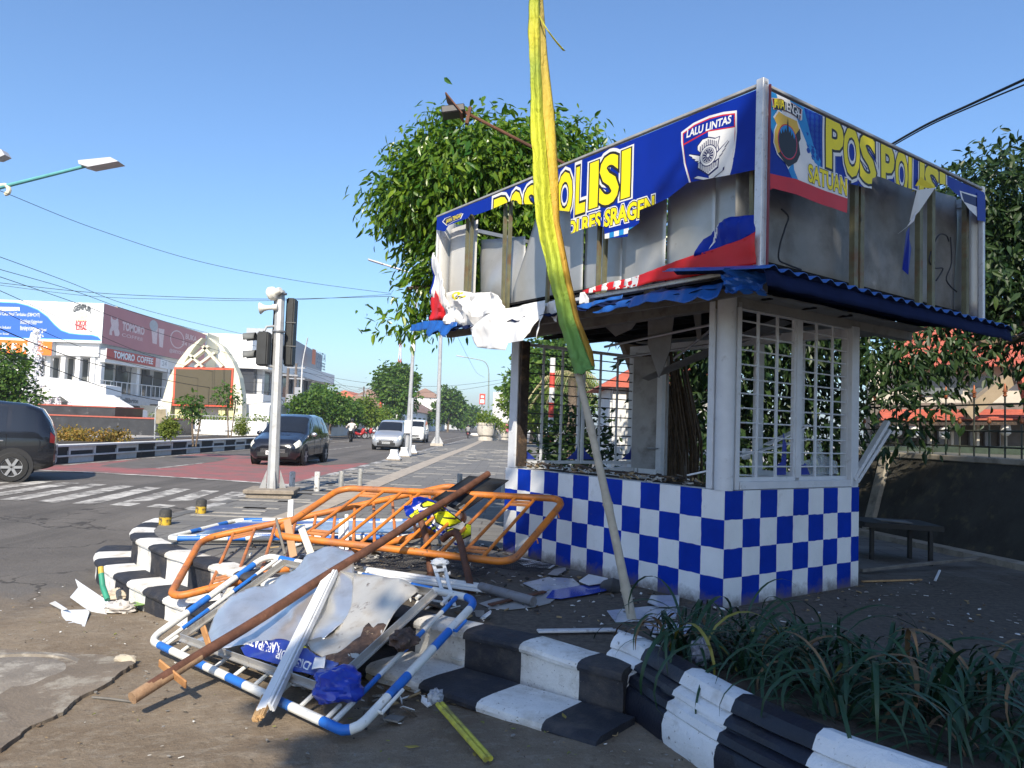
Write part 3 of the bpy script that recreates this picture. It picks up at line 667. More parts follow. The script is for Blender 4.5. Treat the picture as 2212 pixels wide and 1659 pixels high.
def flapfn(v0, lean=.5, amp=.012, wl=.15, seed=0, ztop=2.2):
    def fn(s, z, off):
        d = max(0, ztop-z); return K(UL-s, v0-lean*d-off-amp*math.sin(2*math.pi*s/wl)-.03*pnoise(s*3, z*5, seed)*(1+3*d), z)
    return fn
for low, top, v0, lean, sd_ in (
    ([px8(660, 130), px8(760, 150), px8(850, 95), px8(1020, 60)], [px8(655, 120), px8(760, 90), px8(900, 60), px8(1020, 25)], -.46, .2, 1),
    ([px8(820, 185), px8(890, 190), px8(960, 178), px8(990, 160), px8(1060, 140), px8(1100, 130), px8(1150, 150), px8(1230, 120), px8(1250, 85)], [px8(830, 175), px8(1000, 95), px8(1120, 60), px8(1250, 20)], -.47, .5, 2),
    ([px8(1220, 120), px8(1290, 95), px8(1345, 100), px8(1440, 80), px8(1530, 95), px8(1600, 110), px8(1690, 55), px8(1800, 90), px8(1880, 60)], [px8(1220, 30), px8(1400, 0), px8(1600, -25), px8(1880, -70)], -.48, .55, 3),
    ([pxc(450, 1590), pxc(500, 1592), pxc(560, 1580), pxc(590, 1632), pxc(640, 1590), pxc(690, 1635), pxc(712, 1585), pxc(745, 1560)], [pxc(448, 1550), pxc(530, 1528), pxc(610, 1522), pxc(745, 1535)], -.52, .3, 4)):
    sh = sheet_px(low, top, v0, flapfn(v0, lean, .010, .15, sd_)); sh.fill(0); sh.build('roof_sheet', M_roofblue, kio, thick=.003)
# crumpled sheet at the roof corner
cr = MB()
def crump(a, c):
    p = px6(1330+a*300, 1420+c*190); u, z = kl(p[0], p[1], -.55); return K(u, -.53-.09*pnoise(a*4, c*4, 2)-.06*math.sin(a*6), z+.02*pnoise(a*7, c*5))
cr.grid(crump, 14, 9, skip=lambda i, j: (i in (0, 13) and j > 4) or (j == 8 and i % 3 == 0)); cr.build('roof_sheet', M_roofblue, kio, smooth=False, thick=.003)
# dark torn lower edge and underside of the left eave
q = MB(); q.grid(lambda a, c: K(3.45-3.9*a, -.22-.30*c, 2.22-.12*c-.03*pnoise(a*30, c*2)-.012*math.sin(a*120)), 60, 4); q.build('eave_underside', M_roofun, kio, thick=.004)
# --- sign box frame
ZT, ZB = 3.36, 2.215; UE, VE = 3.43, 2.66; UC, VC = -.54, -.4
M_alu = mat('aluminium_trim', (.62, .62, .62), .45, .4, var=.1, vs=10, stain=((.30, .28, .27), .55, .7, 30, .7))
def trim(a, c, w_=.035, h_=.05, up=ZV, m=M_alu, name='sign_trim'):
    q = MB(); q.beam(K(*a), K(*c), w_, h_, up=up); return q.build(name, m, kio, smooth=False, bev=.004)
M_topt = mat('grey_top_trim', (.33, .33, .33), .6, .2, var=.2, vs=9); trim((UC-.03, VC, ZT+.01), (UE, VC, ZT-.01), .03, .022, m=M_topt); trim((UC-.03, VC, ZB-.0), (1.55, VC, ZB-.0), .03, .03); trim((2.2, VC, ZB), (UE, VC, ZB), .03, .03)
trim((UC, VC, ZT+.01), (UC, VE, ZT+.01), .03, .022, m=M_topt); trim((UC, VC, ZB), (UC, VE, ZB), .03, .035)
trim((UC, VC, ZB-.03), (UC, VC, ZT+.04), .055, .055, up=A1, name='corner_trim'); trim((UC, VE, ZB), (UC, VE, ZT+.03), .04, .04, up=A1, name='corner_trim'); trim((UE, VC+.02, ZB), (UE, VC+.02, ZT), .03, .03, up=A1, name='corner_trim')
q = MB(); q.beam(K(UC-.041, VC+.02, ZB), K(UC-.041, VC+.02, ZT), .012, .012, up=A1); q.build('trim_screw_line', mat('dark_red_edge', (.16, .03, .04), .6), kio, smooth=False)
q = MB(); q.beam(K(UE+.02, VC+.02, ZT-.06), K(UE+.02, VE, ZT-.06), .04, .04); q.beam(K(UC+.1, VE, ZT-.1), K(UE, VE, ZT-.1), .04, .04); q.build('rear_frame', M_steel, kio, smooth=False)
# --- galvanised back panels (left face)
def zpan(u0, u1, z0, z1, v, fn=None, ns=10, name='back_panel', m=None):
    q = MB(); q.grid(lambda a, c: K(u0+(u1-u0)*a, v+.008*pnoise(a*3, c*3, u0)+(fn(a, c) if fn else 0), z0+(z1-z0)*c), ns, 8); return q.build(name, m or M_zinc, kio, thick=.002)
for i, (a, c) in enumerate(((-.48, -.06), (-.055, .38), (.385, .83), (.835, 1.28), (1.285, 1.70))): zpan(a, c, 2.23, 3.34, -.235+.01*(i % 2))
def torn(a, c):      # panel torn along a diagonal by the flag
    u = 1.72+.52*a; zt = 3.34-.9*max(0, a-.25)**.9*1.3; return K(u, -.22-.03*a, 2.23+(zt-2.23)*c)
q = MB(); q.grid(torn, 10, 10); q.build('back_panel', M_zinc, kio, thick=.002)
def bent(a, c):      # buckled panel bellying forward
    u = 2.16+.74*a; zt = 2.95+.10*a; bl = .10*math.sin(math.pi*a)*math.sin(math.pi*min(1, c*1.2))+.05*abs(((a*1.3+c*.9) % 1)-.5)
    return K(u, -.17-bl, 2.25+(zt-2.25)*c)
q = MB(); q.grid(bent, 16, 16); q.build('back_panel', M_zinc, kio, angle=25, thick=.002)
zpan(2.88, 3.40, 2.22, 3.24, -.25, m=mat('pale_back_panel', (.52, .52, .51), .5, .2, var=.06))
for u in (-.44, .92, .985, 1.62, 2.20, 2.27, 2.86, 2.92):
    q = MB(); q.beam(K(u, -.335, 2.23), K(u+random.uniform(-.02, .02), -.335, 3.34), .028, .028, up=A1); q.build('sign_strut', M_olive, kio, smooth=False)
for pts in (((UE-.01, -.4), (UE-.01, -.2)), ((-.53, VE-.01), (-.30, VE-.01))):
    q = MB(); q.grid(lambda a, c: K(pts[0][0]+(pts[1][0]-pts[0][0])*a, pts[0][1]+(pts[1][1]-pts[0][1])*a, 2.24+1.08*c), 2, 6); q.build('return_panel', MATS['pale_back_panel'] if pts[0][0] > 0 else M_zinc, kio, thick=.002)
# --- right face: pleated stained panels, zinc colour darkened to carry their shade
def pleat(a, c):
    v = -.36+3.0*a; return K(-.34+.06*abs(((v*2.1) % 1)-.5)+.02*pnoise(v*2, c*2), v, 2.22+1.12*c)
q = MB(); q.grid(pleat, 60, 6); q.build('back_panel', mat('shade_toned_stained_zinc', (.24, .235, .22), .55, .3, var=.25, vs=1.5, stain=((.10, .09, .075), .45, .66, 2.2, .8), stain2=((.42, .41, .38), .64, .72, 4, .5)), kio, angle=20, thick=.002)
for v in (.78, .86, 1.72, 1.92, 2.52):
    q = MB(); q.beam(K(-.47, v, 2.23), K(-.47, v, 3.34), .05, .04, up=A1); q.build('sign_strut', M_olive, kio, smooth=False)
# dangling cables behind the torn right banner
M_cable = mat('black_cable', (.015, .015, .017), .6, var=0)
for pts in ([(185, 785), (225, 830), (205, 900), (175, 1000), (170, 1080), (220, 1110), (300, 1140)], [(1165, 975), (1150, 940), (1110, 935), (1080, 985), (1050, 1080), (1080, 1130), (1130, 1135), (1090, 1205)], [(1175, 950), (1180, 1100), (1150, 1200), (1210, 1270)]):
    q = MB(); q.tube(smooth_path([K(-.48, kr(*px7(*p), u=-.48)[0], kr(*px7(*p), u=-.48)[1]) for p in pts], 5), .006, 6); q.build('loose_cable', M_cable, kio)
# --- printed banners
B = [mat('banner_blue', (.002, .020, .26), .42, var=.08, vs=3, spec=.22), mat('banner_white', (.66, .66, .66), .42, var=.05, spec=.35), mat('banner_black', (.012, .012, .014), .5, var=0), mat('banner_yellow', (.80, .66, .01), .45, var=.05, spec=.3),
     mat('banner_red', (.50, .016, .02), .42, var=.08, spec=.35), mat('banner_cyan', (.02, .22, .52), .45, var=.1, spec=.3), mat('banner_navy', (.012, .016, .09), .45, var=0, spec=.3), mat('banner_gold', (.62, .40, .05), .45, var=.05, spec=.3)]
bl, wh, bk, ye, re, cy, na, go = range(8)
def lfn(s, z, off):
    return K(UL-s, VC-.02-off-.012*pnoise(s*1.3, z*1.6, 3)-.004*pnoise(s*5, z*5, 1), z)
lowL = [px5(120, 835), px5(170, 845), px5(190, 810), px5(285, 775), px5(300, 770), px5(318, 745), px5(340, 752), px5(445, 715), px5(500, 690), px5(560, 665), px5(598, 690), px5(690, 690), px5(815, 725), (1236, 458), (1238, 506), px6(320, 1140), px6(430, 1110), px6(478, 1130), px6(484, 1212), px6(650, 1195), px6(653, 1150), px6(733, 1095), px6(736, 1000), px6(850, 958), px6(950, 910), px6(1090, 800), px6(1250, 770), px6(1580, 705), (1646, 366)]
topz = 3.335
lb = Sheet(lfn, 0.03, 3.95, sorted(LS(p) for p in lowL), [(0, topz), (4, topz)], 60, 8)
lb.fill(bl)
OUT = [(1, wh, .125), (2, bk, .075), (3, ye, .035)]
def Lx(x, y): return LS((x, y))[0]
zb = LS((1354, 427))[1]; zt = LS((1354, 328))[1]
for i, (ch, xa, xb) in enumerate((('P', 1074, 1100), ('O', 1106, 1132), ('S', 1139, 1162), ('P', 1177, 1202), ('O', 1210, 1240), ('L', 1250, 1268), ('I', 1280, 1294), ('S', 1302, 1337), ('I', 1348, 1363))):
    x0 = LS((xa, 400))[0]; x1 = LS((xb, 400))[0]
    lb.text(ch, x0, x1, zb, zt, [(l, m, o*(.45 if ch == 'I' else 1)) for l, m, o in OUT])
zb2 = LS((1375, 473))[1]; zt2 = LS((1375, 438))[1]
lb.text('POLRES', LS((1219, 480))[0], LS((1301, 480))[0], zb2, zt2, OUT); lb.text('SRAGEN', LS((1312, 460))[0], LS((1417, 440))[0], zb2, zt2, OUT)
for k in range(12):
    x0 = LS((1312, 510))[0]+k*.05; lb.rect(x0, x0+.05, LS((1312, 518))[1], LS((1312, 518))[1]+.04, 4, cy if k % 2 else wh)
def shape(sh, pts, conv, lay, mi, shrink=0):
    q = [conv(p) for p in pts]
    if shrink:
        cx = sum(a for a, _ in q)/len(q); cz = sum(c for _, c in q)/len(q); q = [(cx+(a-cx)*(1-shrink), cz+(c-cz)*(1-shrink)) for a, c in q]
    sh.poly(q, lay, mi)
L6 = lambda p: LS(px6(*p))
SHD = [(1045, 500), (1045, 428), (1140, 362), (1260, 308), (1360, 280), (1456, 268), (1456, 420), (1440, 560), (1415, 690), (1380, 800), (1320, 900), (1240, 960), (1160, 930), (1105, 810), (1065, 660)]
shape(lb, SHD, L6, 1, wh); shape(lb, SHD, L6, 2, re, .06); shape(lb, SHD, L6, 3, bl, .095)
lb.poly([L6(p) for p in [(1247, 418), (1442, 388), (1432, 540), (1405, 690), (1368, 800), (1300, 890), (1247, 925)]], 4, wh)
lb.poly([L6(p) for p in [(1064, 530), (1150, 480), (1247, 425), (1247, 925), (1165, 905), (1118, 800), (1080, 660)]], 4, bl)
lb.poly([L6(p) for p in [(1060, 516), (1150, 470), (1250, 416), (1445, 384), (1445, 392), (1250, 425), (1150, 480), (1062, 527)]], 5, re)
a0 = L6((1088, 470)); a1_ = L6((1412, 360)); h_ = L6((1300, 330))[1]-L6((1300, 384))[1]
lb.text('LALU LINTAS', a0[0], a1_[0], a0[1], a0[1]+h_, [(5, wh, .03)], slope=(a1_[1]-a0[1])/(a1_[0]-a0[0]), shear=.15)
def badge(lay):
    bd = [(1165, 530), (1205, 478), (1250, 462), (1300, 470), (1335, 455), (1320, 520), (1330, 575), (1318, 690), (1245, 750), (1165, 700), (1172, 640), (1195, 590), (1165, 560)]
    shape(lb, bd, L6, lay, na); shape(lb, bd, L6, lay+1, wh, .08)
    x0 = L6((1185, 600))[0]; x1 = L6((1315, 600))[0]; zt_ = L6((1250, 480))[1]; zb_ = L6((1250, 735))[1]
    for k in range(9):
        xx = x0+(x1-x0)*k/9; dz = .03*abs(k-4)/4; lb.rect(xx, xx+(x1-x0)/20, zb_+dz+.01, zt_-dz, lay+2, na)
    for sg, tips in ((1, [(1395, 490), (1370, 540), (1350, 575), (1330, 610)]), (-1, [(1108, 598), (1130, 618), (1150, 638), (1172, 655)])):
        for t in tips:
            cx, cz = L6((1245+sg*45, 625)); tx, tz = L6(t); dx, dz = tx-cx, tz-cz; n = math.hypot(dx, dz); ox, oz = -dz/n*.018, dx/n*.018
            for lw, m_, l_ in ((1.5, na, lay+3), (.8, wh, lay+4)): lb.poly([(cx+ox*lw, cz+oz*lw), (cx-ox*lw, cz-oz*lw), (tx-ox*.3*lw, tz-oz*.3*lw), (tx+ox*.2*lw, tz+oz*.2*lw)], l_, m_)
    c = L6((1247, 600))
    for r_, m_, l_ in ((.072, na, lay+5), (.066, wh, lay+6), (.052, na, lay+7), (.048, wh, lay+8), (.044, na, lay+9), (.012, wh, lay+10)):
        lb.poly([(c[0]+r_*math.cos(t*math.pi/12), c[1]+r_*math.sin(t*math.pi/12)) for t in range(24)], l_, m_)
    for k in range(12):
        t = k*math.pi/6; lb.poly([(c[0]+.012*math.cos(t), c[1]+.012*math.sin(t)), (c[0]+.042*math.cos(t-.08), c[1]+.042*math.sin(t-.08)), (c[0]+.042*math.cos(t+.08), c[1]+.042*math.sin(t+.08))], lay+10, wh)
    rb = [(1130, 768), (1160, 752), (1250, 770), (1310, 720), (1365, 680), (1360, 705), (1310, 745), (1255, 790), (1165, 775)]
    shape(lb, rb, L6, lay+5, na); shape(lb, rb, L6, lay+6, wh, .10)
badge(6)
jt = [px5(155, 790), px5(170, 770), px5(215, 752), px5(275, 742), px5(262, 772), px5(215, 790), px5(180, 812)]
shape(lb, jt, lambda p: LS(p), 1, wh); shape(lb, jt, lambda p: LS(p), 2, mat and na, .1)
p0 = LS(px5(176, 802)); p1 = LS(px5(262, 764)); lb.text('JAWA TENGAH', p0[0], p1[0], p0[1]-.01, p0[1]+.045, [(3, ye, .01)], slope=(p1[1]-p0[1])/(p1[0]-p0[0]))
lb.build('sign_banner', B, kio)
# right face banner
def rfn(s, z, off):
    return K(UC-.02-off-.010*pnoise(s*1.4, z*1.6, 9)-.004*pnoise(s*5, z*4, 4), VC+s, z)
R7 = lambda p: RS(px7(*p))
lowR = [(98, 680), (112, 668), (250, 705), (400, 765), (548, 812), (553, 640), (600, 650), (690, 672), (694, 612), (725, 598), (800, 620), (860, 650), (960, 682), (1082, 660), (1085, 640), (1140, 648), (1180, 690), (1222, 722), (1270, 790), (1330, 850), (1372, 860)]
rb_ = Sheet(rfn, .05, 3.06, sorted(R7(p) for p in lowR), [(0, topz), (4, topz)], 50, 8)
rb_.fill(na if False else bl)
S7 = lambda p, l, m: rb_.poly([R7(q) for q in p], l, m)
S7([(98, 60), (210, 90), (420, 560), (240, 640), (98, 300)], 1, cy); S7([(120, 60), (205, 110), (375, 530), (270, 640), (240, 560), (225, 380)], 2, wh); S7([(200, 110), (300, 190), (385, 540), (360, 520)], 3, cy)
for i in range(7):
    for j in range(9):
        c = R7((325+i*26, 175+i*22+j*34+(i % 2)*17)); r_ = .021
        rb_.poly([(c[0]+r_*math.cos(t*math.pi/3), c[1]+r_*math.sin(t*math.pi/3)) for t in range(6)], 3, 8)
S7([(98, 582), (250, 615), (420, 685), (600, 745), (600, 840), (98, 690)], 4, re); S7([(98, 660), (118, 668), (112, 1100), (98, 1100)], 5, re)
S7([(240, 640), (330, 560), (550, 640), (600, 745), (420, 685)], 3, wh)
zb = R7((460, 545))[1]; zt = R7((470, 272))[1]
for ch, xa, xb in (('P', 432, 522), ('O', 532, 620), ('S', 630, 712), ('P', 755, 825), ('O', 838, 905), ('L', 915, 960), ('I', 978, 1000), ('S', 1012, 1085), ('I', 1098, 1125)):
    rb_.text(ch, R7((xa, 500))[0], R7((xb, 500))[0], zb, zt, [(l, m, o*(.45 if ch == 'I' else 1)) for l, m, o in ((6, wh, .12), (7, bk, .07), (8, ye, .032))])
zb = R7((430, 668))[1]; zt = R7((430, 572))[1]
rb_.text('SATUAN', R7((322, 600))[0], R7((545, 600))[0], zb, zt, [(6, wh, .11), (7, bk, .065), (8, ye, .03)]); rb_.text('LALU', R7((562, 640))[0], R7((720, 640))[0], zb, zt, [(6, bk, .03)])
arcb = [(108, 140), (160, 142), (230, 170), (292, 208), (284, 275), (225, 235), (170, 212), (120, 208)]
shape(rb_, arcb, R7, 6, wh); shape(rb_, arcb, R7, 7, re, .06); shape(rb_, arcb, R7, 8, bk, .1)
for k, ch in enumerate('JAWATENGAH'):
    t = k/9; x = 122+155*t; y = 192+6*t+62*t*t-0; c = R7((x, y)); rb_.text(ch, c[0]-.018, c[0]+.022, c[1]-.005, c[1]+.055, [(9, ye if k < 4 else wh, .01)])
sh7 = [(148, 208), (190, 235), (262, 268), (270, 300), (285, 345), (272, 400), (280, 470), (262, 520), (225, 528), (205, 558), (188, 520), (140, 470), (118, 400), (122, 330), (138, 290), (118, 252)]
shape(rb_, sh7, R7, 6, wh); shape(rb_, sh7, R7, 7, go, .07)
S7([(275, 320), (280, 380), (268, 400), (276, 470), (255, 515), (205, 545), (145, 465), (200, 420)], 8, bk)
c = R7((202, 398)); RX = (R7((260, 398))[0]-R7((145, 398))[0])/2; RZ = (R7((202, 296))[1]-R7((202, 502))[1])/2
for k_, m_, l_ in ((1, re, 9), (.93, cy, 10)): rb_.poly([(c[0]+RX*k_*math.cos(t*math.pi/14), c[1]+RZ*k_*math.sin(t*math.pi/14)) for t in range(28)], l_, m_)
tp = [(c[0]+RX*.92*math.cos(t), c[1]+RZ*.92*math.sin(t)) for t in [math.pi+i*math.pi/12 for i in range(13)]]
sky_ = [(c[0]+RX*(.90-1.8*k/14), c[1]+(.02+.05*(1-abs(k-7)/7)+(.03 if k % 2 else 0)+(.06 if k == 7 else 0))) for k in range(15)]
rb_.poly(tp+sky_, 11, bk)
S7([(1215, 680), (1330, 715), (1330, 850), (1270, 790), (1225, 730)], 1, wh); S7([(1225, 690), (1325, 725), (1325, 780), (1240, 745)], 2, na)
rb_.build('sign_banner', B+[mat('banner_hexblue', (.006, .05, .30), .45, var=0, spec=.3)], kio)
# --- loose torn pieces
def loose(low, top, v, m, name='torn_banner', amp=.05, seed=0, fq=6., ns=30, nz=8, extra=None, bands=None, conv=None, thick=.0012, lean=0., zt=2.3):
    def fn(s, z, off):
        d = v-off-amp*pnoise(s*fq, z*fq, seed)-.55*amp*abs(pnoise(s*fq*2.3, z*fq*2.3, seed+3))-.3*amp*abs(pnoise(s*fq*5, z*fq*5, seed+6))-lean*max(0, zt-z)
        return K(UL-s, d, z) if not conv else K(conv[1]-amp*pnoise(s*fq, z*fq, seed)-off, s-.4, z)
    sh = sheet_px(low, top, v, fn, ns, nz, (lambda p: RS(p, conv[1])) if conv else None); sh.fill(0)
    mats = [m]
    if bands:
        mats = [m]+[x for x, _ in bands]
        for k, (_, polys) in enumerate(bands):
            for pg in polys: sh.poly([LS(p, v) for p in pg], 1, k+1)
    o = sh.mb.build(name, mats, kio, smooth=True, angle=28, thick=thick, weld=2e-4); return o
zz = lambda pts, f: [f(*p) for p in pts]
loose(zz([(305, 1618), (450, 1595), (720, 1560), (860, 1525), (1100, 1490), (1400, 1430), (1585, 1395)], px6), zz([(310, 1590), (500, 1530), (700, 1480), (860, 1430), (1000, 1370), (1250, 1290), (1500, 1210), (1580, 1160)], px6), -.44, B[re], amp=.03, seed=5, fq=4,
      bands=[(B[wh], [zz([(x, 1640), (x+45, 1640), (x+75, 1400), (x+30, 1400)], px6) for x in (350, 440, 520, 590)]+[zz([(640, 1640), (705, 1640), (720, 1400), (650, 1400)], px6)])])
loose(zz([(1150, 1342), (1250, 1310), (1330, 1285), (1480, 1225), (1582, 1165)], px6), zz([(1152, 1330), (1200, 1220), (1330, 1095), (1420, 1050), (1582, 1028)], px6), -.42, B[bl], amp=.05, seed=8, fq=5, bands=[(B[wh], [zz([(1245, 1290), (1285, 1120), (1330, 1085), (1290, 1200)], px6)])])
loose(zz([(235, 1370), (300, 1395), (360, 1400), (420, 1370), (500, 1300)], px5), zz([(165, 1290), (240, 1250), (330, 1195), (420, 1185), (445, 1200), (500, 1275)], px5), -.47, B[wh], amp=.10, seed=11, fq=7, ns=26, nz=12)
loose(zz([(350, 1410), (370, 1505), (450, 1515), (540, 1522), (545, 1480), (650, 1470), (722, 1468), (725, 1400), (712, 1340)], px5), zz([(352, 1400), (420, 1330), (500, 1285), (600, 1262), (725, 1235)], px5), -.50, B[wh], amp=.055, seed=12, fq=3.5, ns=30, nz=12, lean=.15)
loose(zz([(700, 1305), (745, 1320), (800, 1360), (808, 1300)], px5), zz([(700, 1290), (760, 1250), (808, 1225)], px5), -.46, B[wh], amp=.04, seed=13, fq=6)
loose(zz([(925, 1255), (950, 1250), (980, 1270)], px5), zz([(925, 1190), (950, 1185), (980, 1225)], px5), -.46, B[wh], amp=.02, seed=14)
loose(zz([(165, 1290), (250, 1295), (330, 1290), (450, 1310)], px5), zz([(165, 1190), (250, 1180), (320, 1190), (450, 1280)], px5), -.40, B[wh], amp=.02, seed=21, bands=[(B[ye], [[px5(205+40+38*math.cos(t*.52), 1215+30*math.sin(t*.52)) for t in range(12)]]), (B[na], [[px5(245+20*math.cos(t*.52), 1218+16*math.sin(t*.52)) for t in range(12)]])])
loose(zz([(80, 1350), (140, 1345), (280, 1310)], px5), zz([(92, 1180), (110, 1175), (165, 1290), (280, 1290)], px5), -.44, B[re], amp=.05, seed=15, fq=6, bands=[(B[wh], [zz([(80, 1362), (290, 1322), (290, 1338), (80, 1380)], px5)])])
loose(zz([(82, 1190), (120, 1260), (160, 1295), (185, 1290)], px5), zz([(95, 965), (105, 962), (130, 1010), (150, 1100), (185, 1260)], px5), -.43, B[wh], amp=.05, seed=16, fq=5, bands=[(B[bl], [zz([(70, 1000), (95, 1000), (92, 1230), (70, 1230)], px5)])])
# folded corner of the right banner and a strip hanging behind it
def foldp(name, pts, m):
    q = MB(); q.poly([K(-.585+.02*i, kr(*px7(*p), u=-.56)[0], kr(*px7(*p), u=-.56)[1]) for i, p in enumerate(pts)]); q.build(name, m, kio, smooth=False, thick=.001)
foldp('torn_banner', [(958, 680), (1082, 660), (1000, 800), (962, 850)], B[wh]); foldp('torn_banner', [(980, 600), (1080, 662), (960, 680)], B[ye]); foldp('torn_banner', [(895, 925), (930, 890), (945, 960), (972, 1010), (970, 1165), (950, 1130)], B[bl]); foldp('torn_banner', [(940, 860), (975, 790), (930, 890), (895, 925)], B[wh])
q = MB(); q.poly([K(-.565, kr(*px7(*p), u=-.565)[0], kr(*px7(*p), u=-.565)[1]) for p in ((1330, 690), (1378, 700), (1380, 860), (1332, 850))]); q.build('torn_banner', B[bl], kio, smooth=False, thick=.001)
# --- debris heaped on the window sill
def rubble(name, n, place, size, mats, flat=.35):
    q = MB()
    for i in range(n):
        p, s_ = Vector(place()), random.uniform(*size); q.m = random.randrange(len(mats))
        k = random.choice((3, 4, 5)); R = Euler((random.gauss(0, flat), random.gauss(0, flat), random.uniform(0, 6.3))).to_matrix(); a0 = random.random()*6
        asp_ = random.choice((1, .6, .25, .12))
        pts = [p+R @ Vector((s_*math.cos(a0+2*math.pi*j/k)*random.uniform(.6, 1), s_*asp_*math.sin(a0+2*math.pi*j/k)*random.uniform(.6, 1), 0)) for j in range(k)]
        q.slab(pts, R @ ZV, random.uniform(.003, .012)*min(1, s_/.03))
    return q
M_deb = [mat('debris_brown', (.10, .07, .045), .9, var=.3), mat('debris_grey', (.20, .19, .175), .9, var=.3), mat('debris_white', (.55, .55, .53), .8, var=.1), mat('debris_dark', (.03, .027, .024), .9, var=.2), mat('debris_straw', (.26, .19, .10), .9, var=.2)]
def sillp():
    u = random.uniform(.3, 2.4); return K(u, random.uniform(.0, .34), .808+abs(random.gauss(0, .018))+.02*max(0, 1-abs(u-1.9)))
q = MB(); q.slab([K(.28, .124, .77), K(2.4, .124, .77), K(2.4, .36, .77), K(.28, .36, .77)][::-1], ZV, .03); q.build('counter_top', M_burnt, kio, smooth=False)
q = rubble('x', 300, sillp, (.008, .042), M_deb); stuff(q.build('sill_debris', M_deb, kio, smooth=False))
for a, c, wd in (((.55, .2, .845), (1.35, .1, .855), .05), ((1.45, .1, .85), (1.8, .22, .87), .06), ((2.0, .05, .85), (2.3, .2, .86), .05), ((.2, .1, .93), (.52, .22, .87), .02)):
    q = MB(); q.beam(K(*a), K(*c), wd, .012); q.build('charred_slat', M_burnt if wd > .03 else M_white, kio, smooth=False)
# broken frame leaning out of the right-hand side
for a, c in (((.02, LV-.06, .86), (-.05, 2.06, 1.35)), ((.04, LV+.02, .84), (-.03, 2.12, 1.28))):
    q = MB(); q.beam(K(*a), K(*c), .05, .03); q.build('broken_frame', M_frame, kio, smooth=False)
for a, c, wd in (((.3, .35, 1.0), (.25, 1.35, 1.18), .05), ((.3, .3, .90), (.3, 1.1, .86), .09), ((.45, 1.1, 1.12), (.4, 1.6, 1.3), .07)):
    q = MB(); q.beam(K(*a), K(*c), wd, .012); q.build('broken_board', M_white, kio, smooth=False)
# --- floodlight on an arm above the roof
M_rust = mat('rusted_pipe', (.13, .058, .036), .75, .3, var=.3, vs=9, stain=((.05, .028, .02), .5, .7, 6, .8), stain2=((.30, .16, .08), .62, .74, 20, .6), bump=.4, bs=60)
fl = thing('floodlight', 'brown floodlight on a thin pole rising over the kiosk roof', 'floodlight', tuple(K(1.9, .6, 2.4)))
pa = at(1222, 355, 6.9); pb = at(1005, 243, 6.9); q = MB(); q.tube([K(1.6, .4, 2.32), K(1.6, .4, 2.9), pa, pb], .016, 8); q.build('arm', M_rust, fl)
q = MB(); d = (pb-pa).normalized(); q.beam(pb+d*.0+ZV*.02, pb+d*.24-ZV*.12, .18, .07); q.build('lamp_body', mat('lamp_grey', (.05, .05, .055), .5, .3), fl, smooth=False, bev=.01)
q = MB(); q.beam(pb-ZV*.06+d*.02, pb+d*.2+ZV*.05, .22, .012); q.beam(pb-d*.05+ZV*.07, pb-d*.02-ZV*.1, .05, .03); q.build('bracket', M_rust, fl, smooth=False)
# ================================================================== FLAG
def px(zx, zy, sc): return lambda x, y: ((zx+x/sc)*.9, (zy+y/sc)*.9)
Z1 = px(380, 1120, 4.424); Z2 = px(860, 1120, 4.254); Z3 = px(200, 1100, 2.514); Z4 = px(700, 1100, 2.514); ZR = px(1180, 1080, 2.404); ZF = px(900, 1350, 2.765)
M_bamboo = mat('dry_bamboo', (.40, .355, .28), .6, var=.15, vs=12, stain=((.22, .18, .13), .55, .72, 9, .6))
fp = thing('flag_pole', 'tall leaning bamboo pole flying a long yellow and green banner flag', 'flag', (.81, 4.86, 0))
pole_pts = [Vector((.81, 4.86, 0)), at(1335, 1190, 4.93), at(1302, 1040, 5.0), at(1272, 905, 5.06), at(1250, 810, 5.12), at(1222, 650, 5.26), at(1199, 480, 5.42), at(1178, 300, 5.58), at(1166, 130, 5.7), at(1160, 0, 5.78), at(1158, -160, 5.9)]
pp = smooth_path(pole_pts, 6); n_ = len(pp)
q = MB(); rs = []
for i in range(n_):
    r_ = .030*(1-.62*i/n_); rs.append(r_*(1.16 if i % 7 == 3 else 1))
q.tube(pp, rs, 12); q.build('bamboo_pole', M_bamboo, fp)
for i in range(3, 30, 7):
    q = MB(); d = (pp[i+1]-pp[i]).normalized(); q.tube([pp[i]-d*.006, pp[i]+d*.006], rs[i]*1.12, 12); q.build('bamboo_node', M_bamboo, fp)
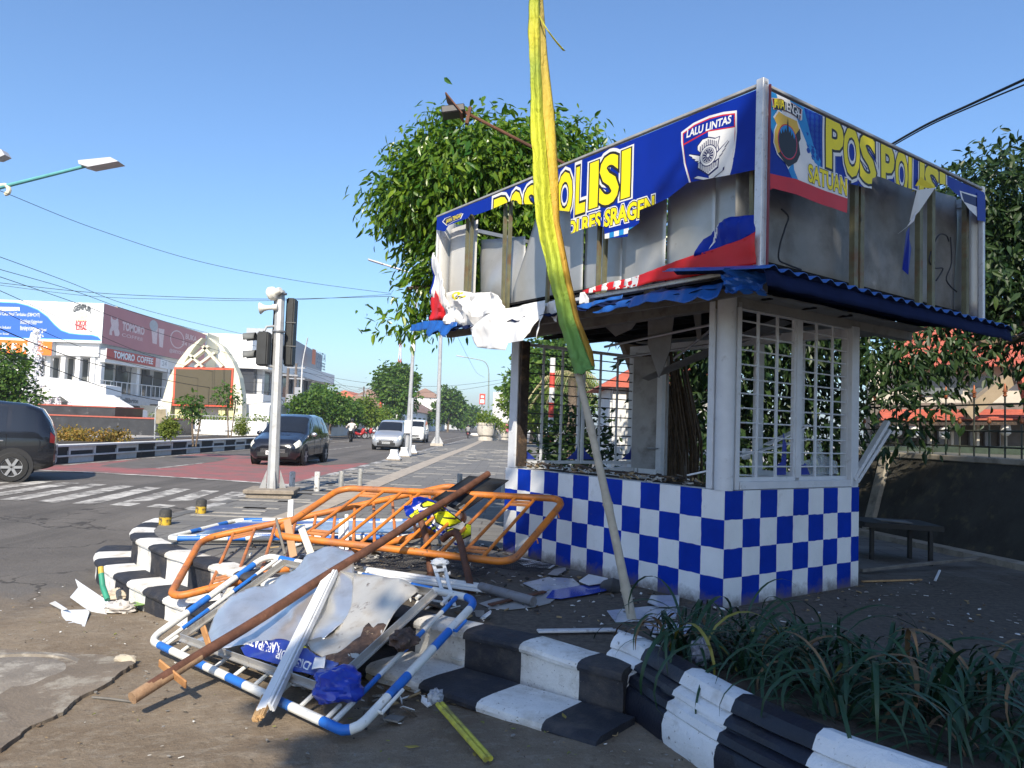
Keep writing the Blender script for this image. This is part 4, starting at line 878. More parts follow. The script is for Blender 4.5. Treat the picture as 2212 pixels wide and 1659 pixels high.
def cloth_mat(name, stops, z0, z1, rough=.55):
    m = bpy.data.materials.new(name); m.use_nodes = True; N = m.node_tree.nodes; L = m.node_tree.links; b_ = N['Principled BSDF']
    tc = N.new('ShaderNodeTexCoord'); sp = N.new('ShaderNodeSeparateXYZ'); L.new(tc.outputs['Object'], sp.inputs[0])
    mr = N.new('ShaderNodeMapRange'); mr.inputs[1].default_value = z0; mr.inputs[2].default_value = z1; L.new(sp.outputs['Z'], mr.inputs[0])
    rp = N.new('ShaderNodeValToRGB'); L.new(mr.outputs[0], rp.inputs[0]); el = rp.color_ramp.elements
    el[0].position = stops[0][0]; el[0].color = (*stops[0][1], 1); el[1].position = stops[-1][0]; el[1].color = (*stops[-1][1], 1)
    for p, c in stops[1:-1]: e = el.new(p); e.color = (*c, 1)
    L.new(rp.outputs[0], b_.inputs['Base Color']); b_.inputs['Roughness'].default_value = rough; b_.inputs['Specular IOR Level'].default_value = .4
    n = N.new('ShaderNodeTexNoise'); n.inputs['Scale'].default_value = 20; n.inputs['Detail'].default_value = 8; n.inputs['Distortion'].default_value = 1.2; mp = N.new('ShaderNodeMapping'); mp.inputs['Scale'].default_value = (1, 1, .55); L.new(tc.outputs['Object'], mp.inputs[0]); L.new(mp.outputs[0], n.inputs[0])
    bp = N.new('ShaderNodeBump'); bp.inputs['Strength'].default_value = .8; bp.inputs['Distance'].default_value = .03; L.new(n.outputs['Fac'], bp.inputs['Height']); L.new(bp.outputs[0], b_.inputs['Normal'])
    t = N.new('ShaderNodeBsdfTranslucent'); L.new(rp.outputs[0], t.inputs[0]); mx = N.new('ShaderNodeMixShader'); mx.inputs[0].default_value = .45; L.new(b_.outputs[0], mx.inputs[1]); L.new(t.outputs[0], mx.inputs[2]); L.new(mx.outputs[0], N['Material Output'].inputs[0])
    return m
M_flag = cloth_mat('flag_satin_yellow_green', [(0, (.20, .42, .13)), (.10, (.26, .50, .12)), (.20, (.42, .58, .09)), (.34, (.66, .70, .06)), (.62, (.72, .74, .06)), (.78, (.44, .54, .08)), (.86, (.70, .66, .07)), (1, (.46, .56, .08))], 1.5, 4.6)
M_flag2 = cloth_mat('flag_satin_orange', [(0, (.60, .40, .06)), (.35, (.66, .42, .06)), (.6, (.74, .58, .07)), (1, (.55, .45, .14))], 1.5, 4.6)
# outline of the cloth at several heights: left edge, fold line, right edge, distance
rows = [(-150, 1150, 1168, 1176, 5.86), (0, 1143, 1166, 1175, 5.76), (120, 1143, 1168, 1186, 5.68), (250, 1145, 1174, 1204, 5.60), (380, 1152, 1186, 1211, 5.48), (480, 1158, 1196, 1212, 5.40), (600, 1186, 1219, 1236, 5.28), (690, 1206, 1240, 1255, 5.20), (760, 1228, 1266, 1284, 5.14), (806, 1240, 1285, 1288, 5.10)]
def flag_row(t):
    k = t*(len(rows)-1); i = min(int(k), len(rows)-2); f = k-i; return [a*(1-f)+c*f for a, c in zip(rows[i], rows[i+1])]
def flagA(a, c):
    y, l, m_, r_, Y = flag_row(a); l += 5*pnoise(a*9, 1)+2.5*pnoise(a*31, 2); x = l+(m_-l)*c
    return at(x, y+(9*pnoise(c*9, 3)+5*math.sin(c*5) if a > .99 else 0)-12*c*(a > .999), Y-.035-.05*math.sin(math.pi*c)-.018*math.sin(c*9+a*6)-.012*pnoise(a*16, c*3)-.01*pnoise(a*40, c*6))
q = MB(); q.grid(flagA, 130, 14); q.build('flag_cloth', M_flag, fp, angle=180, thick=.002)
def flagB(a, c):
    y, l, m_, r_, Y = flag_row(a*.965); x = m_-8+(.8*(r_-m_)+8)*c
    return at(x, y, Y+.005-.045*math.sin(math.pi*c)+.03*c-.014*pnoise(a*18, c*4, 3)-.012*math.sin(c*7+a*4))
q = MB(); q.grid(flagB, 120, 8); q.build('flag_fold', M_flag2, fp, angle=180, thick=.002)
q = MB(); q.grid(lambda a, c: at(1160+28*a+a*a*28+6*c, 25+85*a**1.1+8*c*(1-a), 5.7-.05*math.sin(a*4)), 12, 3); q.build('flag_tail', M_flag, fp, angle=180, thick=.002)
# ================================================================== HEAP OF BROKEN BARRIERS
def bil(Q, s, t): A, Bq, Cq, D = Q; return A*(1-s)*(1-t)+Bq*s*(1-t)+Cq*s*t+D*(1-s)*t
def roundrect(Q, rs_, rt, n=6):
    pts = []
    for (s0, t0, a0) in ((rs_, rt, math.pi), (1-rs_, rt, 1.5*math.pi), (1-rs_, 1-rt, 0), (rs_, 1-rt, .5*math.pi)):
        for k in range(n+1):
            a = a0+.5*math.pi*k/n; pts.append(bil(Q, s0+rs_*math.cos(a), t0+rt*math.sin(a)))
    return pts
def ring(pts, r, m, name, par, n=12, mats=None, band=None, step=.04):
    P = resample(pts+[pts[0]], step=step); q = MB(); s_ = 0; q.tube(P, r, n, cap=False)
    if band:
        L = cum(P); q.mi = []
        for i in range(len(P)-1): q.mi += [int(((L[i]+band[1])/band[0]/2) % 1 > .58)]*n
    return q.build(name, mats or m, par, weld=1e-4)
M_or = mat('orange_barrier_paint', (.60, .185, .022), .5, var=.15, vs=6, stain=((.27, .11, .05), .42, .64, 3.5, .9), stain2=((.09, .05, .035), .60, .68, 28, .9), coat=.1)
M_or2 = mat('faded_orange_paint', (.50, .20, .07), .6, var=.15, vs=6, stain=((.25, .10, .05), .5, .72, 7, .8), stain2=((.05, .03, .025), .66, .72, 45, .9))
def vec(*p): return Vector(p)
def orange(Q, label, nb, m, m2, hooks=()):
    t = thing('orange_barrier', label, 'barrier', tuple(Q[0]), group=None)
    ring(roundrect(Q, .06, .12), .029, m, 'frame', t)
    up = (Q[1]-Q[0]).cross(Q[3]-Q[0]).normalized()
    for k in range(1, nb+1):
        s_ = .04+.92*k/(nb+1); q = MB(); q.tube([bil(Q, s_-.0, .0), bil(Q, s_, 1)], .014, 8); q.build('bar', m, t)
    for (s0, s1, tt) in ((.92/(nb+1)+.04, 2*.92/(nb+1)+.04, .12), (.92*(nb-1)/(nb+1)+.04, .92*nb/(nb+1)+.04, .12), (.92/(nb+1)+.04, 2*.92/(nb+1)+.04, .88), (.92*(nb-1)/(nb+1)+.04, .92*nb/(nb+1)+.04, .88)):
        q = MB(); q.beam(bil(Q, s0, tt-.02), bil(Q, s1, tt-.02), .03, .01, up=up); q.beam(bil(Q, s0, tt+.03), bil(Q, s1, tt+.03), .03, .01, up=up); q.build('tie_plate', m2, t, smooth=False)
    for s_, tt in hooks:
        p = bil(Q, s_, tt); d = (Q[1]-Q[0]).normalized(); q = MB(); q.tube([p, p+d*.04, p+d*.05-ZV*.03], .007, 6); q.build('hook', m2, t)
    return t
QB = [at(586, 1156, 6.25), at(1106, 1216, 5.9), at(1222, 1078, 6.5), at(737, 1054, 7.0)]
QA = [vec(-2.44, 5.6, -.15), vec(-.37, 6.75, .33), vec(-.53, 7.6, .60), vec(-2.70, 6.8, .10)]
orange(QA, 'orange tube barrier slanting down over the black and white steps', 11, M_or, M_or2)
orange(QB, 'orange tube barrier lying across the top of the heap against the checked wall', 10, M_or, M_or2, ((1, .35), (1, .75)))
# blue and white banded barrier in front
M_bwW = mat('barrier_white_enamel', (.68, .68, .64), .4, var=.06, stain=((.40, .36, .30), .6, .75, 9, .6), stain2=((.2, .17, .14), .62, .70, 30, .8), coat=.1)
M_bwB = mat('barrier_blue_enamel', (.02, .14, .50), .45, var=.15, stain=((.05, .08, .16), .52, .7, 9, .7), stain2=((.3, .3, .3), .66, .72, 30, .7))
QF = [vec(-2.33, 5.10, -.30), vec(-.655, 3.47, -.21), vec(-.160, 4.74, .12), vec(-1.90, 6.10, .1)]
NF = (QF[1]-QF[0]).cross(QF[3]-QF[0]).normalized()
bf = thing('striped_barrier', 'blue and white banded tube barrier lying in front of the steps', 'barrier', tuple(QF[1]))
ring(roundrect(QF, .045, .08), .024, None, 'frame', bf, mats=[M_bwW, M_bwB], band=(.24, .06))
def bandtube(a, c, r, par, name, off=0., step=.2):
    q = MB(); P = resample([a, c], step=.04); q.tube(P, r, 8, cap=True); L = cum(P); nf = len(q.f); q.mi = []
    for i in range(len(P)-1): q.mi += [int((L[i]+off)/step) % 2]*8
    q.mi += [0, 0]; return q.build(name, [M_bwW, M_bwB], par)
bandtube(bil(QF, .075, .02), bil(QF, .075, .98), .014, bf, 'inner_rail', .1, .24); bandtube(bil(QF, .925, .02), bil(QF, .925, .98), .014, bf, 'inner_rail', .1, .24)
for k in range(9):
    for t0, t1 in ((.0, .10), (1., .90)):
        s_ = .1+.8*k/8
        if t0 == 1. and k in (2, 3): continue
        q = MB(); q.tube([bil(QF, s_, t0), bil(QF, s_, t1)], .012, 8); q.build('stub', M_bwW, bf)
q = MB(); p = bil(QF, 1, .72); d = (QF[2]-QF[1]).normalized(); e = (QF[1]-QF[0]).normalized(); q.tube([p+e*.02, p+e*.05, p+e*.05+d*.13], .009, 8); q.build('hook', M_bwB, bf)
q = MB(); p = bil(QF, 1, .14); q.tube([p+e*.02, p+e*.05, p+e*.05+d*.2], .009, 8); q.build('hook', M_bwW, bf)
# steel angle frame inside, with torn sheet
M_angle = mat('dull_angle_iron', (.40, .39, .37), .5, .5, var=.15, stain=((.22, .16, .11), .55, .7, 10, .7))
M_sheet = mat('bent_galvanised_sheet', (.74, .74, .73), .32, .8, var=.08, vs=3, stain=((.45, .42, .36), .5, .7, 4, .6), stain2=((.30, .25, .18), .64, .74, 8, .5), bump=.1, bs=5)
def onF(p, h=0.):
    d = ray(*p); t = (QF[0]-C0).dot(NF)/d.dot(NF); return C0+d*t+NF*h
fr = [onF(Z3(605, 1115), .03), onF(Z3(1225, 660), .03), onF(Z4(870, 850), .03), onF(Z3(1490, 1440), .03)]
af = thing('sign_frame', 'grey angle-iron sign frame with torn sheet inside the striped barrier', 'sign frame', tuple(fr[0]))
for a, c in ((0, 1), (1, 2), (2, 3), (3, 0)):
    q = MB(); q.beam(fr[a], fr[c], .045, .008, up=NF); q.build('frame_bar', M_angle, af, smooth=False)
    q = MB(); q.beam(fr[a]+NF*.018, fr[c]+NF*.018, .006, .04, up=NF); q.build('frame_flange', M_angle, af, smooth=False)
def pxsheet(low, top, fn, ns=36, nz=14):
    lo = sorted((x, -y) for x, y in low); tp = sorted((x, -y) for x, y in top)
    return Sheet(fn, min(lo[0][0], tp[0][0]), max(lo[-1][0], tp[-1][0]), lo, tp, ns, nz)
def hS1(x, y):
    a = (x-410)/(770-410); ridge = math.exp(-((x-690)/60)**2)*.05*sstep(1330, 1200, y); roll = .03*math.exp(-((x-520-(y-1330)*-.6)/40)**2)
    return .03+ridge+roll+.022*abs(((x*.75+y)/95) % 1-.5)+.018*abs(((x-y*.6)/70) % 1-.5)*sstep(1400, 1250, y)+.03*pnoise(x/62, y/50, 4)+.010*pnoise(x/30, y/22, 9)+.002*pnoise(x/12, y/10, 2)
z3 = lambda pts: [Z3(*p) for p in pts]; z4 = lambda pts: [Z4(*p) for p in pts]
def mk(name, low, top, h, m, ns=36, nz=14, extra=None, par=None, thick=.0015, angle=40):
    sh = pxsheet(low, top, lambda s_, z, off: onF((s_, -z), h(s_, -z)+off), ns, nz); sh.fill(0); ms = [m]
    if extra: extra(sh); ms = [m]+sh.ms
    return sh.mb.build(name, ms, par or af, smooth=True, angle=angle, thick=thick, weld=2e-4)
mk('torn_sheet', z3([(690, 1130), (760, 1150), (870, 1200), (980, 1180), (1180, 1150), (1300, 1165), (1370, 1170), (1480, 1115), (1580, 1040), (1625, 985), (1645, 900)]),
   z3([(690, 1128), (760, 1080), (810, 1000), (835, 935), (900, 890), (1050, 830), (1200, 755), (1290, 715), (1380, 650), (1480, 600), (1560, 592), (1640, 585), (1645, 600)]), hS1, M_sheet, ns=60, nz=30, angle=22)
M_cream = mat('scorched_cream_sheet', (.55, .52, .46), .4, .45, var=.1, vs=3, stain=((.40, .33, .24), .5, .68, 5, .7), stain2=((.12, .07, .04), .62, .70, 9, .9), bump=.1, bs=6)
M_char = mat('charred_paper', (.075, .045, .032), .8, var=.5, vs=25, stain=((.35, .26, .17), .60, .68, 16, .9), bump=1, bs=40)
def hS2(x, y): return .035+.045*math.exp(-((x-880)/35)**2)+.02*pnoise(x/50, y/45, 14)+.03*sstep(1420, 1290, y)
def brown(sh):
    sh.ms = [M_char]; sh.poly([(x, -y) for x, y in z4([(430, 1120), (450, 1060), (480, 1035), (505, 1060), (535, 1040), (570, 1045), (590, 1060), (440, 1230), (330, 1320), (200, 1260), (180, 1240), (290, 1215), (380, 1150)])], 1, 1)
mk('torn_sheet', z4([(110, 1150), (130, 1200), (210, 1245), (330, 1320), (480, 1180), (640, 1020), (790, 875)]), z4([(110, 1140), (250, 1095), (350, 1000), (385, 905), (392, 742), (470, 755), (560, 775), (680, 820), (790, 868)]), hS2, M_cream, extra=brown)
# blue printed scrap lying upside down, lettering DISHUB / KABUPATEN
M_bb = mat('crumpled_blue_banner', (.016, .035, .24), .3, var=.15, vs=6, spec=.5)
def hS3(x, y): return .06+.025*pnoise(x/40, y/30, 31)+.012*pnoise(x/17, y/16, 33)
def dish(sh):
    sh.ms = [B[wh], B[ye]]
    a = Z3(1385, 1345); c = Z3(1245, 1285); k = .5
    def txt(s_, x0, y0, x1, y1, hgt):     # turned half round, running up-left
        tb = text_box(s_); L_ = math.hypot(x1-x0, y1-y0); ex = ((x1-x0)/L_, -(y1-y0)/L_); k = L_/(tb[1]-tb[0]); hk = hgt/(tb[3]-tb[2])
        for t in text_tris(s_, .025): sh.tri([(x0+(p[0]-tb[0])*k*ex[0]-(p[1]-tb[2])*hk*ex[1], -y0+(p[0]-tb[0])*k*ex[1]+(p[1]-tb[2])*hk*ex[0]) for p in t], 1, 1)
    txt('DISHUB', *Z3(1395, 1292), *Z3(1195, 1215), 19); txt('KABUPATEN', *Z3(1212, 1180), *Z3(985, 1120), 19)
    sh.poly([(x, -y) for x, y in z3([(1345, 1185), (1375, 1178), (1372, 1200), (1340, 1205)])], 1, 2)
mk('printed_scrap', z3([(970, 1200), (990, 1235), (1080, 1270), (1180, 1300), (1240, 1325), (1330, 1360), (1400, 1380), (1480, 1345), (1560, 1330)]), z3([(970, 1195), (1040, 1165), (1130, 1152), (1250, 1160), (1350, 1185), (1400, 1225), (1470, 1262), (1560, 1290)]), hS3, M_bb, extra=dish)
mk('white_scrap', z3([(1405, 1350), (1480, 1345), (1488, 1290)]), z3([(1405, 1340), (1425, 1275), (1488, 1270)]), lambda x, y: .075+.01*pnoise(x/20, y/20), B[wh], ns=8, nz=4)
def blob(c, r, seed, n=20, amp=.35, fq=2.2, sq=(1, 1, 1)):
    q = MB(); pts = []
    for i in range(n+1):
        th = math.pi*i/n
        for j in range(2*n):
            ph = math.pi*j/n; d = Vector((math.sin(th)*math.cos(ph), math.sin(th)*math.sin(ph), math.cos(th)))
            k = 1+amp*pnoise(d.x*fq+seed, d.y*fq, d.z*fq)+amp*.5*abs(pnoise(d.x*fq*2.6, d.y*fq*2.6+seed, d.z*fq*2.6)); q.v.append(Vector(c)+Vector((d.x*sq[0], d.y*sq[1], d.z*sq[2]))*r*k)
    for i in range(n):
        for j in range(2*n): j2 = (j+1) % (2*n); q.face((i*2*n+j, (i+1)*2*n+j, (i+1)*2*n+j2, i*2*n+j2))
    return q
q = blob(onF(Z3(1560, 1440), .07), .125, 3, 24, .38, 1.5, (1, .85, .62)); one('banner_bundle', q, mat('bundle_blue_plastic', (.016, .04, .34), .28, var=.1, spec=.5), 'crumpled bright blue plastic banner bundle on the striped barrier', 'banner', angle=28)
q = blob(onF(Z4(690, 1130), .04), .085, 8, 20, .5, 1.8, (.8, 1.3, .5)); one('scorched_clump', q, M_char, 'charred brown clump of burnt sheet by the striped barrier rail', 'debris', angle=20)
# white window rail lying across, splintered at the foot
def plankmesh(a, c, w_, h_, up=ZV, split=None):
    q = MB(); q.beam(a, c, w_, h_, up); return q
pa = vec(-1.147, 3.70, -.235); pb = onF(Z3(1505, 765), .085)
wr = thing('window_rail', 'long white painted window rail with splintered wooden end', 'plank', tuple(pa)); up_ = NF
M_wp = mat('white_painted_wood', (.68, .69, .69), .5, var=.04, stain=((.36, .34, .32), .6, .75, 8, .6), stain2=((.2, .17, .14), .70, .75, 60, .6))
M_raw = mat('splintered_raw_wood', (.42, .26, .12), .85, var=.3, vs=18, stain=((.14, .06, .03), .52, .66, 12, .8), bump=1, bs=80)
q = MB(); q.beam(pa.lerp(pb, .03), pb, .052, .035, NF); q.build('rail', M_wp, wr, smooth=False, bev=.004)
sd2 = (pb-pa).cross(NF).normalized(); q = MB(); q.beam(pa.lerp(pb, .04)+sd2*.038+NF*.004, pb+sd2*.038, .016, .045, NF); q.build('bead', M_wp, wr, smooth=False, bev=.003)
q = MB(); q.beam(pa.lerp(pb, .03)+sd2*.055, pb+sd2*.055, .012, .03, NF); q.build('bead', M_frame, wr, smooth=False)
for k in range(7):
    o_ = -.026+.0085*k; q = MB(); q.beam(pa+sd2*o_+NF*random.uniform(-.01, .012)-(pb-pa)*random.uniform(0, .012), pa.lerp(pb, random.uniform(.10, .30))+sd2*(o_*.9-.012), .012, .018, NF); q.build('splinter', M_raw, wr, smooth=False)
# long rusty pole with its plate and bent feet
rp_ = thing('rusty_sign_pole', 'long rusty steel pole with a black plate lying across the heap', 'pole', (-1.84, 3.9, -.28))
PA = vec(-1.84, 3.9, -.235); PB = vec(-.19, 6.97, .75); PD = (PB-PA).normalized()
q = MB(); q.tube([PA.lerp(PB, k/20)+vec(0, 0, .004*math.sin(k)) for k in range(21)], .030, 16); q.build('pole', M_rust, rp_)
q = MB(); q.tube([PA-PD*.01, PA+PD*.40], .0315, 16); q.build('dusty_end', mat('dusty_rust', (.30, .19, .11), .85, var=.25, vs=10, stain=((.16, .08, .045), .5, .7, 8, .8), bump=.4), rp_)
sdp = PD.cross(ZV).normalized(); M_rustlt = mat('light_rust_plate', (.38, .19, .075), .8, var=.25, vs=8, stain=((.16, .07, .03), .5, .7, 10, .8))
p = PA+PD*.22; q = MB(); q.beam(p-sdp*.10+ZV*.04, p+sdp*.12-ZV*.035, .05, .012, up=PD); q.build('foot_plate', M_rustlt, rp_, smooth=False, bev=.004)
p = PA+PD*.48; q = MB(); q.beam(p-sdp*.02+ZV*.02, p-sdp*.075+ZV*.11, .05, .012, up=PD); q.build('foot_plate', M_rustlt, rp_, smooth=False, bev=.004)
pl_ = [at(*Z2(1130, 65), 7.1), at(*Z2(1535, 110), 6.9), at(*Z2(1060, 440), 6.45), at(*Z2(765, 300), 6.55)]
n_pl = (pl_[1]-pl_[0]).cross(pl_[3]-pl_[0]).normalized(); n_pl = n_pl if n_pl.z > 0 else -n_pl
q = MB(); q.slab([p-n_pl*.03 for p in pl_], n_pl, .006); q.build('black_plate', mat('black_steel_plate', (.022, .023, .026), .55, .3, var=.2, stain=((.07, .07, .07), .6, .75, 12, .6)), rp_, smooth=False)
q = MB(); q.slab([bil(pl_, s_, t_)-n_pl*.0225 for s_, t_ in ((.55, .85), (.7, .85), (.7, .93), (.55, .93))], n_pl, .002); q.build('sticker', mat('grey_sticker', (.16, .16, .16), .6), rp_, smooth=False)
q = MB(); q.slab([bil(pl_, s_, t_)-n_pl*.0225 for s_, t_ in ((.8, .84), (.9, .84), (.9, .96), (.8, .96))], n_pl, .002); q.build('sticker', mat('grey_sticker', (.16, .16, .16), .6), rp_, smooth=False)
for pts, Ys in (([(545, 600), (590, 520), (640, 560), (700, 760), (725, 950), (740, 1150)], (6.35, 6.35, 6.3, 6.2, 6.1, 6.02)), ([(860, 745), (930, 690), (1000, 675), (1045, 780), (1090, 980), (1130, 1150), (1150, 1300)], (6.2, 6.15, 6.1, 5.95, 5.75, 5.6, 5.47))):
    q = MB(); q.tube(smooth_path([at(*Z2(*p), Y) for p, Y in zip(pts, Ys)], 6), .027, 12); q.build('bent_foot', M_rust, rp_)
# yellow and blue torn banner draped on the pole
def clY(s_, z, off):
    x, y = s_, -z; a = (x-900)/180
    return at(x, y, 6.42-.28*a-.05*math.sin((x-y)/22)-.05*pnoise(x/26, y/22, 6)-off*2.2-.03*math.sin((x+y*1.4)/13))
sh = pxsheet([Z2(*p) for p in [(468, 440), (490, 505), (560, 525), (640, 560), (700, 620), (780, 670), (870, 715), (960, 760), (985, 800), (1090, 810), (1152, 730)]], [Z2(*p) for p in [(468, 400), (545, 395), (560, 320), (630, 305), (720, 325), (800, 365), (880, 410), (950, 470), (1040, 540), (1080, 580), (1150, 590)]], clY, 50, 22)
sh.fill(0)
def clp(pts, lay, mi): sh.poly([(x, -y) for x, y in [Z2(*p) for p in pts]], lay, mi)
clp([(555, 420), (640, 370), (760, 410), (870, 430), (950, 470), (1050, 560), (1170, 580), (1170, 830), (960, 770), (870, 700), (700, 590), (600, 480)], 1, 1)
clp([(640, 375), (700, 340), (800, 370), (900, 440), (860, 450), (760, 405), (660, 425), (625, 405)], 2, 2); clp([(650, 385), (705, 352), (795, 378), (870, 432), (760, 395), (665, 412)], 3, 3)
clp([(600, 450), (760, 430), (850, 430), (740, 500), (740, 560), (800, 620), (900, 660), (860, 690), (700, 560)], 2, 0)
clp([(760, 480), (820, 445), (920, 450), (1000, 510), (1060, 560), (940, 620), (860, 610), (790, 570)], 3, 2); clp([(775, 490), (830, 455), (915, 460), (995, 520), (1050, 562), (935, 608), (865, 598), (800, 560)], 4, 3); clp([(860, 515), (980, 520), (1020, 505), (1030, 520), (985, 540), (870, 530)], 5, 2)
clp([(895, 640), (960, 620), (1060, 650), (1100, 570), (1160, 590), (1160, 700), (1060, 750), (900, 690)], 3, 2); clp([(910, 650), (965, 632), (1055, 665), (1110, 585), (1150, 600), (1148, 690), (1060, 735), (912, 680)], 4, 3)
for k in range(6):
    x0 = 560+k*45; y0 = 455+k*42; clp([(x0, y0), (x0+50, y0-25), (x0+60, y0+8), (x0+12, y0+35)], 3, 2); clp([(x0+8, y0+2), (x0+46, y0-16), (x0+52, y0+6), (x0+14, y0+26)], 4, 3)
clp([(520, 500), (600, 440), (625, 470), (540, 525)], 2, 3)
o = sh.mb.build('draped_banner', [B[bl], B[wh], B[bk], mat('banner_lime', (.55, .60, .01), .42, var=.06)], None, smooth=True, angle=50, thick=.0015, weld=2e-4); tag(o, 'crumpled blue and lime torn banner draped over the rusty pole', 'banner')
# second striped barrier flat on the pavement behind
QG = [vec(-3.12, 7.0, .06), vec(-.95, 7.35, .10), vec(-.75, 8.5, .12), vec(-2.85, 8.15, .10)]
bg2 = thing('striped_barrier', 'blue and white banded barrier with a printed sheet flat behind the orange ones', 'barrier', tuple(QG[0]))
ring(roundrect(QG, .055, .1), .024, None, 'frame', bg2, mats=[M_bwW, M_bwB], band=(.21, .1))
bandtube(bil(QG, .02, .11), bil(QG, .98, .11), .014, bg2, 'inner_rail', .1, .24); bandtube(bil(QG, .02, .89), bil(QG, .98, .89), .014, bg2, 'inner_rail', .1, .24)
q = MB(); q.grid(lambda a, c: bil(QG, .06+.88*a, .14+.72*c)+ZV*(.012+.02*pnoise(a*5, c*4, 2)), 24, 10); q.build('sheet', M_sheet, bg2, thick=.0015)
sh = Sheet(lambda s_, z, off: bil(QG, s_, z)+ZV*(.045+off+.02*pnoise(s_*6, z*5, 2)), .08, .5, [(.08, .16), (.3, .2), (.5, .14)], [(.08, .4), (.2, .6), (.5, .62)], 20, 6); sh.fill(0)
sh.text('KABUPATEN', .14, .46, .26, .36, [(1, 1, .02)]); sh.rect(.40, .44, .44, .5, 1, 2); sh.poly([(.44, .3), (.5, .3), (.5, .6), (.43, .55)], 1, 1); sh.build('printed_sheet', [M_bb, B[wh], B[ye]], bg2)
# loose pieces of wood and metal in the heap
def board(name, label, cat, a, c, w_, h_, m, up=ZV, group=None, bev=.003):
    q = MB(); a = Vector(a); c = Vector(c); q.beam(a, c, w_, h_, up); return one(name, q, m, label, cat, smooth=False, bev=bev, group=group)
back = vec(0, -1, .25)
board('wood_batten', 'short white batten standing up behind the orange barrier', 'plank', at(*Z1(1410, 355), 7.3), at(*Z1(1400, 640), 7.2), .05, .03, M_wp, up=back)
board('cardboard_strip', 'upright brown strip wedged between the orange barriers', 'strip', at(*Z1(1365, 560), 6.35), at(*Z1(1435, 960), 6.1), .062, .008, mat('brown_cardboard', (.36, .22, .12), .85, var=.12), up=back)
board('wood_batten', 'chipped white batten leaning against the orange bar', 'plank', at(*Z1(1520, 655), 6.25), at(*Z1(1655, 1010), 5.95), .056, .02, mat('chipped_white_wood', (.55, .51, .44), .8, var=.1, stain=((.3, .24, .17), .55, .7, 14, .8)), up=back)
board('grey_stick', 'thin grey stick upright beside the brown strip', 'stick', at(*Z1(1250, 550), 6.3), at(*Z1(1345, 930), 6.1), .02, .015, M_beam, up=back)
for i, (p0, p1) in enumerate((((1950, 560), (1940, 920)), ((2000, 510), (2005, 940)))):
    board('wood_batten', ('wide' if i == 0 else 'narrow')+' pale upright batten seen through the orange bars', 'plank', at(*Z1(*p0), 7.0), at(*Z1(*p1), 6.7), .05-.018*i, .02, M_wp, up=back)
lg = thing('broken_trestle', 'broken white plastic trestle of two struts standing in the heap', 'trestle', tuple(at(*Z2(985, 1490), 5.0)))
for p0, p1 in (((770, 1000), (925, 1470)), ((870, 985), (1000, 1490))):
    q = MB(); q.beam(at(*Z2(*p0), 5.35), at(*Z2(*p1), 5.05), .024, .03, up=back); q.build('strut', M_wp, lg, smooth=False, bev=.003)
for p0, p1 in (((780, 1065), (885, 1050)), ((895, 1440), (985, 1470))):
    q = MB(); q.beam(at(*Z2(*p0), 5.28), at(*Z2(*p1), 5.26), .02, .02, up=back); q.build('rung', M_wp, lg, smooth=False)
q = blob(at(*Z2(830, 975), 5.33), .05, 4, 10, .4, 2, (1.1, .6, .5)); q.build('cap', M_wp, lg)
wb_ = thing('louvre_boards', 'pair of long white grooved boards behind the striped barrier', 'boards', tuple(gr(*Z2(1250, 1340), .02)))
for k in range(4):
    o_ = vec(-.02*k, .045*k, .02+.018*(k % 2)); q = MB(); q.beam(gr(*Z2(100, 1130), .1)+o_, gr(*Z2(1310, 1330), .0)+o_+vec(0, .08, 0), .04, .018); q.build('board', M_wp, wb_, smooth=False, bev=.003)
q = MB(); q.tube([gr(*Z2(1250, 1225), .05), gr(*Z2(1790, 1375), .05)], .032, 14); one('grey_pipe', q, mat('grey_pvc', (.17, .17, .18), .5, var=.15, stain=((.1, .08, .06), .55, .7, 12, .7)), 'grey pipe with capped end lying beside the heap', 'pipe')
board('iron_strip', 'brown flat iron strip under the grey pipe', 'iron strip', gr(*Z2(1340, 1410), .025), gr(*Z2(1905, 1275), .025), .04, .012, M_rust)
def flatsheet(name, label, cat, pts, z, m, th=.004, warp=.0, group=None):
    q = MB(); P = [gr(*p, z) for p in pts]; q.slab([p+ZV*(warp*pnoise(p.x*9, p.y*9, 3)) for p in P], ZV, th); return one(name, q, m, label, cat, smooth=False, group=group)
M_film = mat('milky_acrylic', (.42, .44, .47), .18, var=.12, vs=8, spec=.5, stain=((.2, .19, .18), .58, .7, 20, .6)); M_filmb = mat('blue_acrylic', (.03, .06, .34), .12, var=.12, spec=.6, stain=((.1, .1, .14), .6, .72, 18, .6))
flatsheet('oval_sheet', 'pale rounded sheet lying under the grey pipe', 'sheet', [Z2(*p) for p in [(1235, 1400), (1400, 1350), (1650, 1310), (1900, 1295), (2030, 1335), (1960, 1395), (1800, 1435), (1550, 1462), (1350, 1450)]], .006, mat('dusty_pale_sheet', (.30, .30, .295), .6, var=.15))
flatsheet('acrylic_sheet', 'glossy grey acrylic sheet by the checked wall', 'sheet', [ZR(*p) for p in [(180, 770), (330, 735), (470, 745), (510, 780), (330, 850), (270, 815)]], .008, M_film)
flatsheet('acrylic_sheet', 'glossy blue acrylic sheet by the checked wall', 'sheet', [ZR(*p) for p in [(315, 855), (350, 812), (510, 785), (665, 770), (670, 810), (560, 835), (400, 860)]], .014, M_filmb)
flatsheet('acrylic_sheet', 'milky acrylic sheet under the foot of the flag pole', 'sheet', [ZR(*p) for p in [(665, 930), (900, 905), (1080, 900), (1062, 970), (880, 988), (715, 996)]], .006, M_film)
flatsheet('acrylic_sheet', 'broken milky acrylic piece near the wall corner', 'sheet', [ZR(*p) for p in [(900, 880), (920, 842), (1085, 840), (1080, 905), (960, 905)]], .02, M_film)
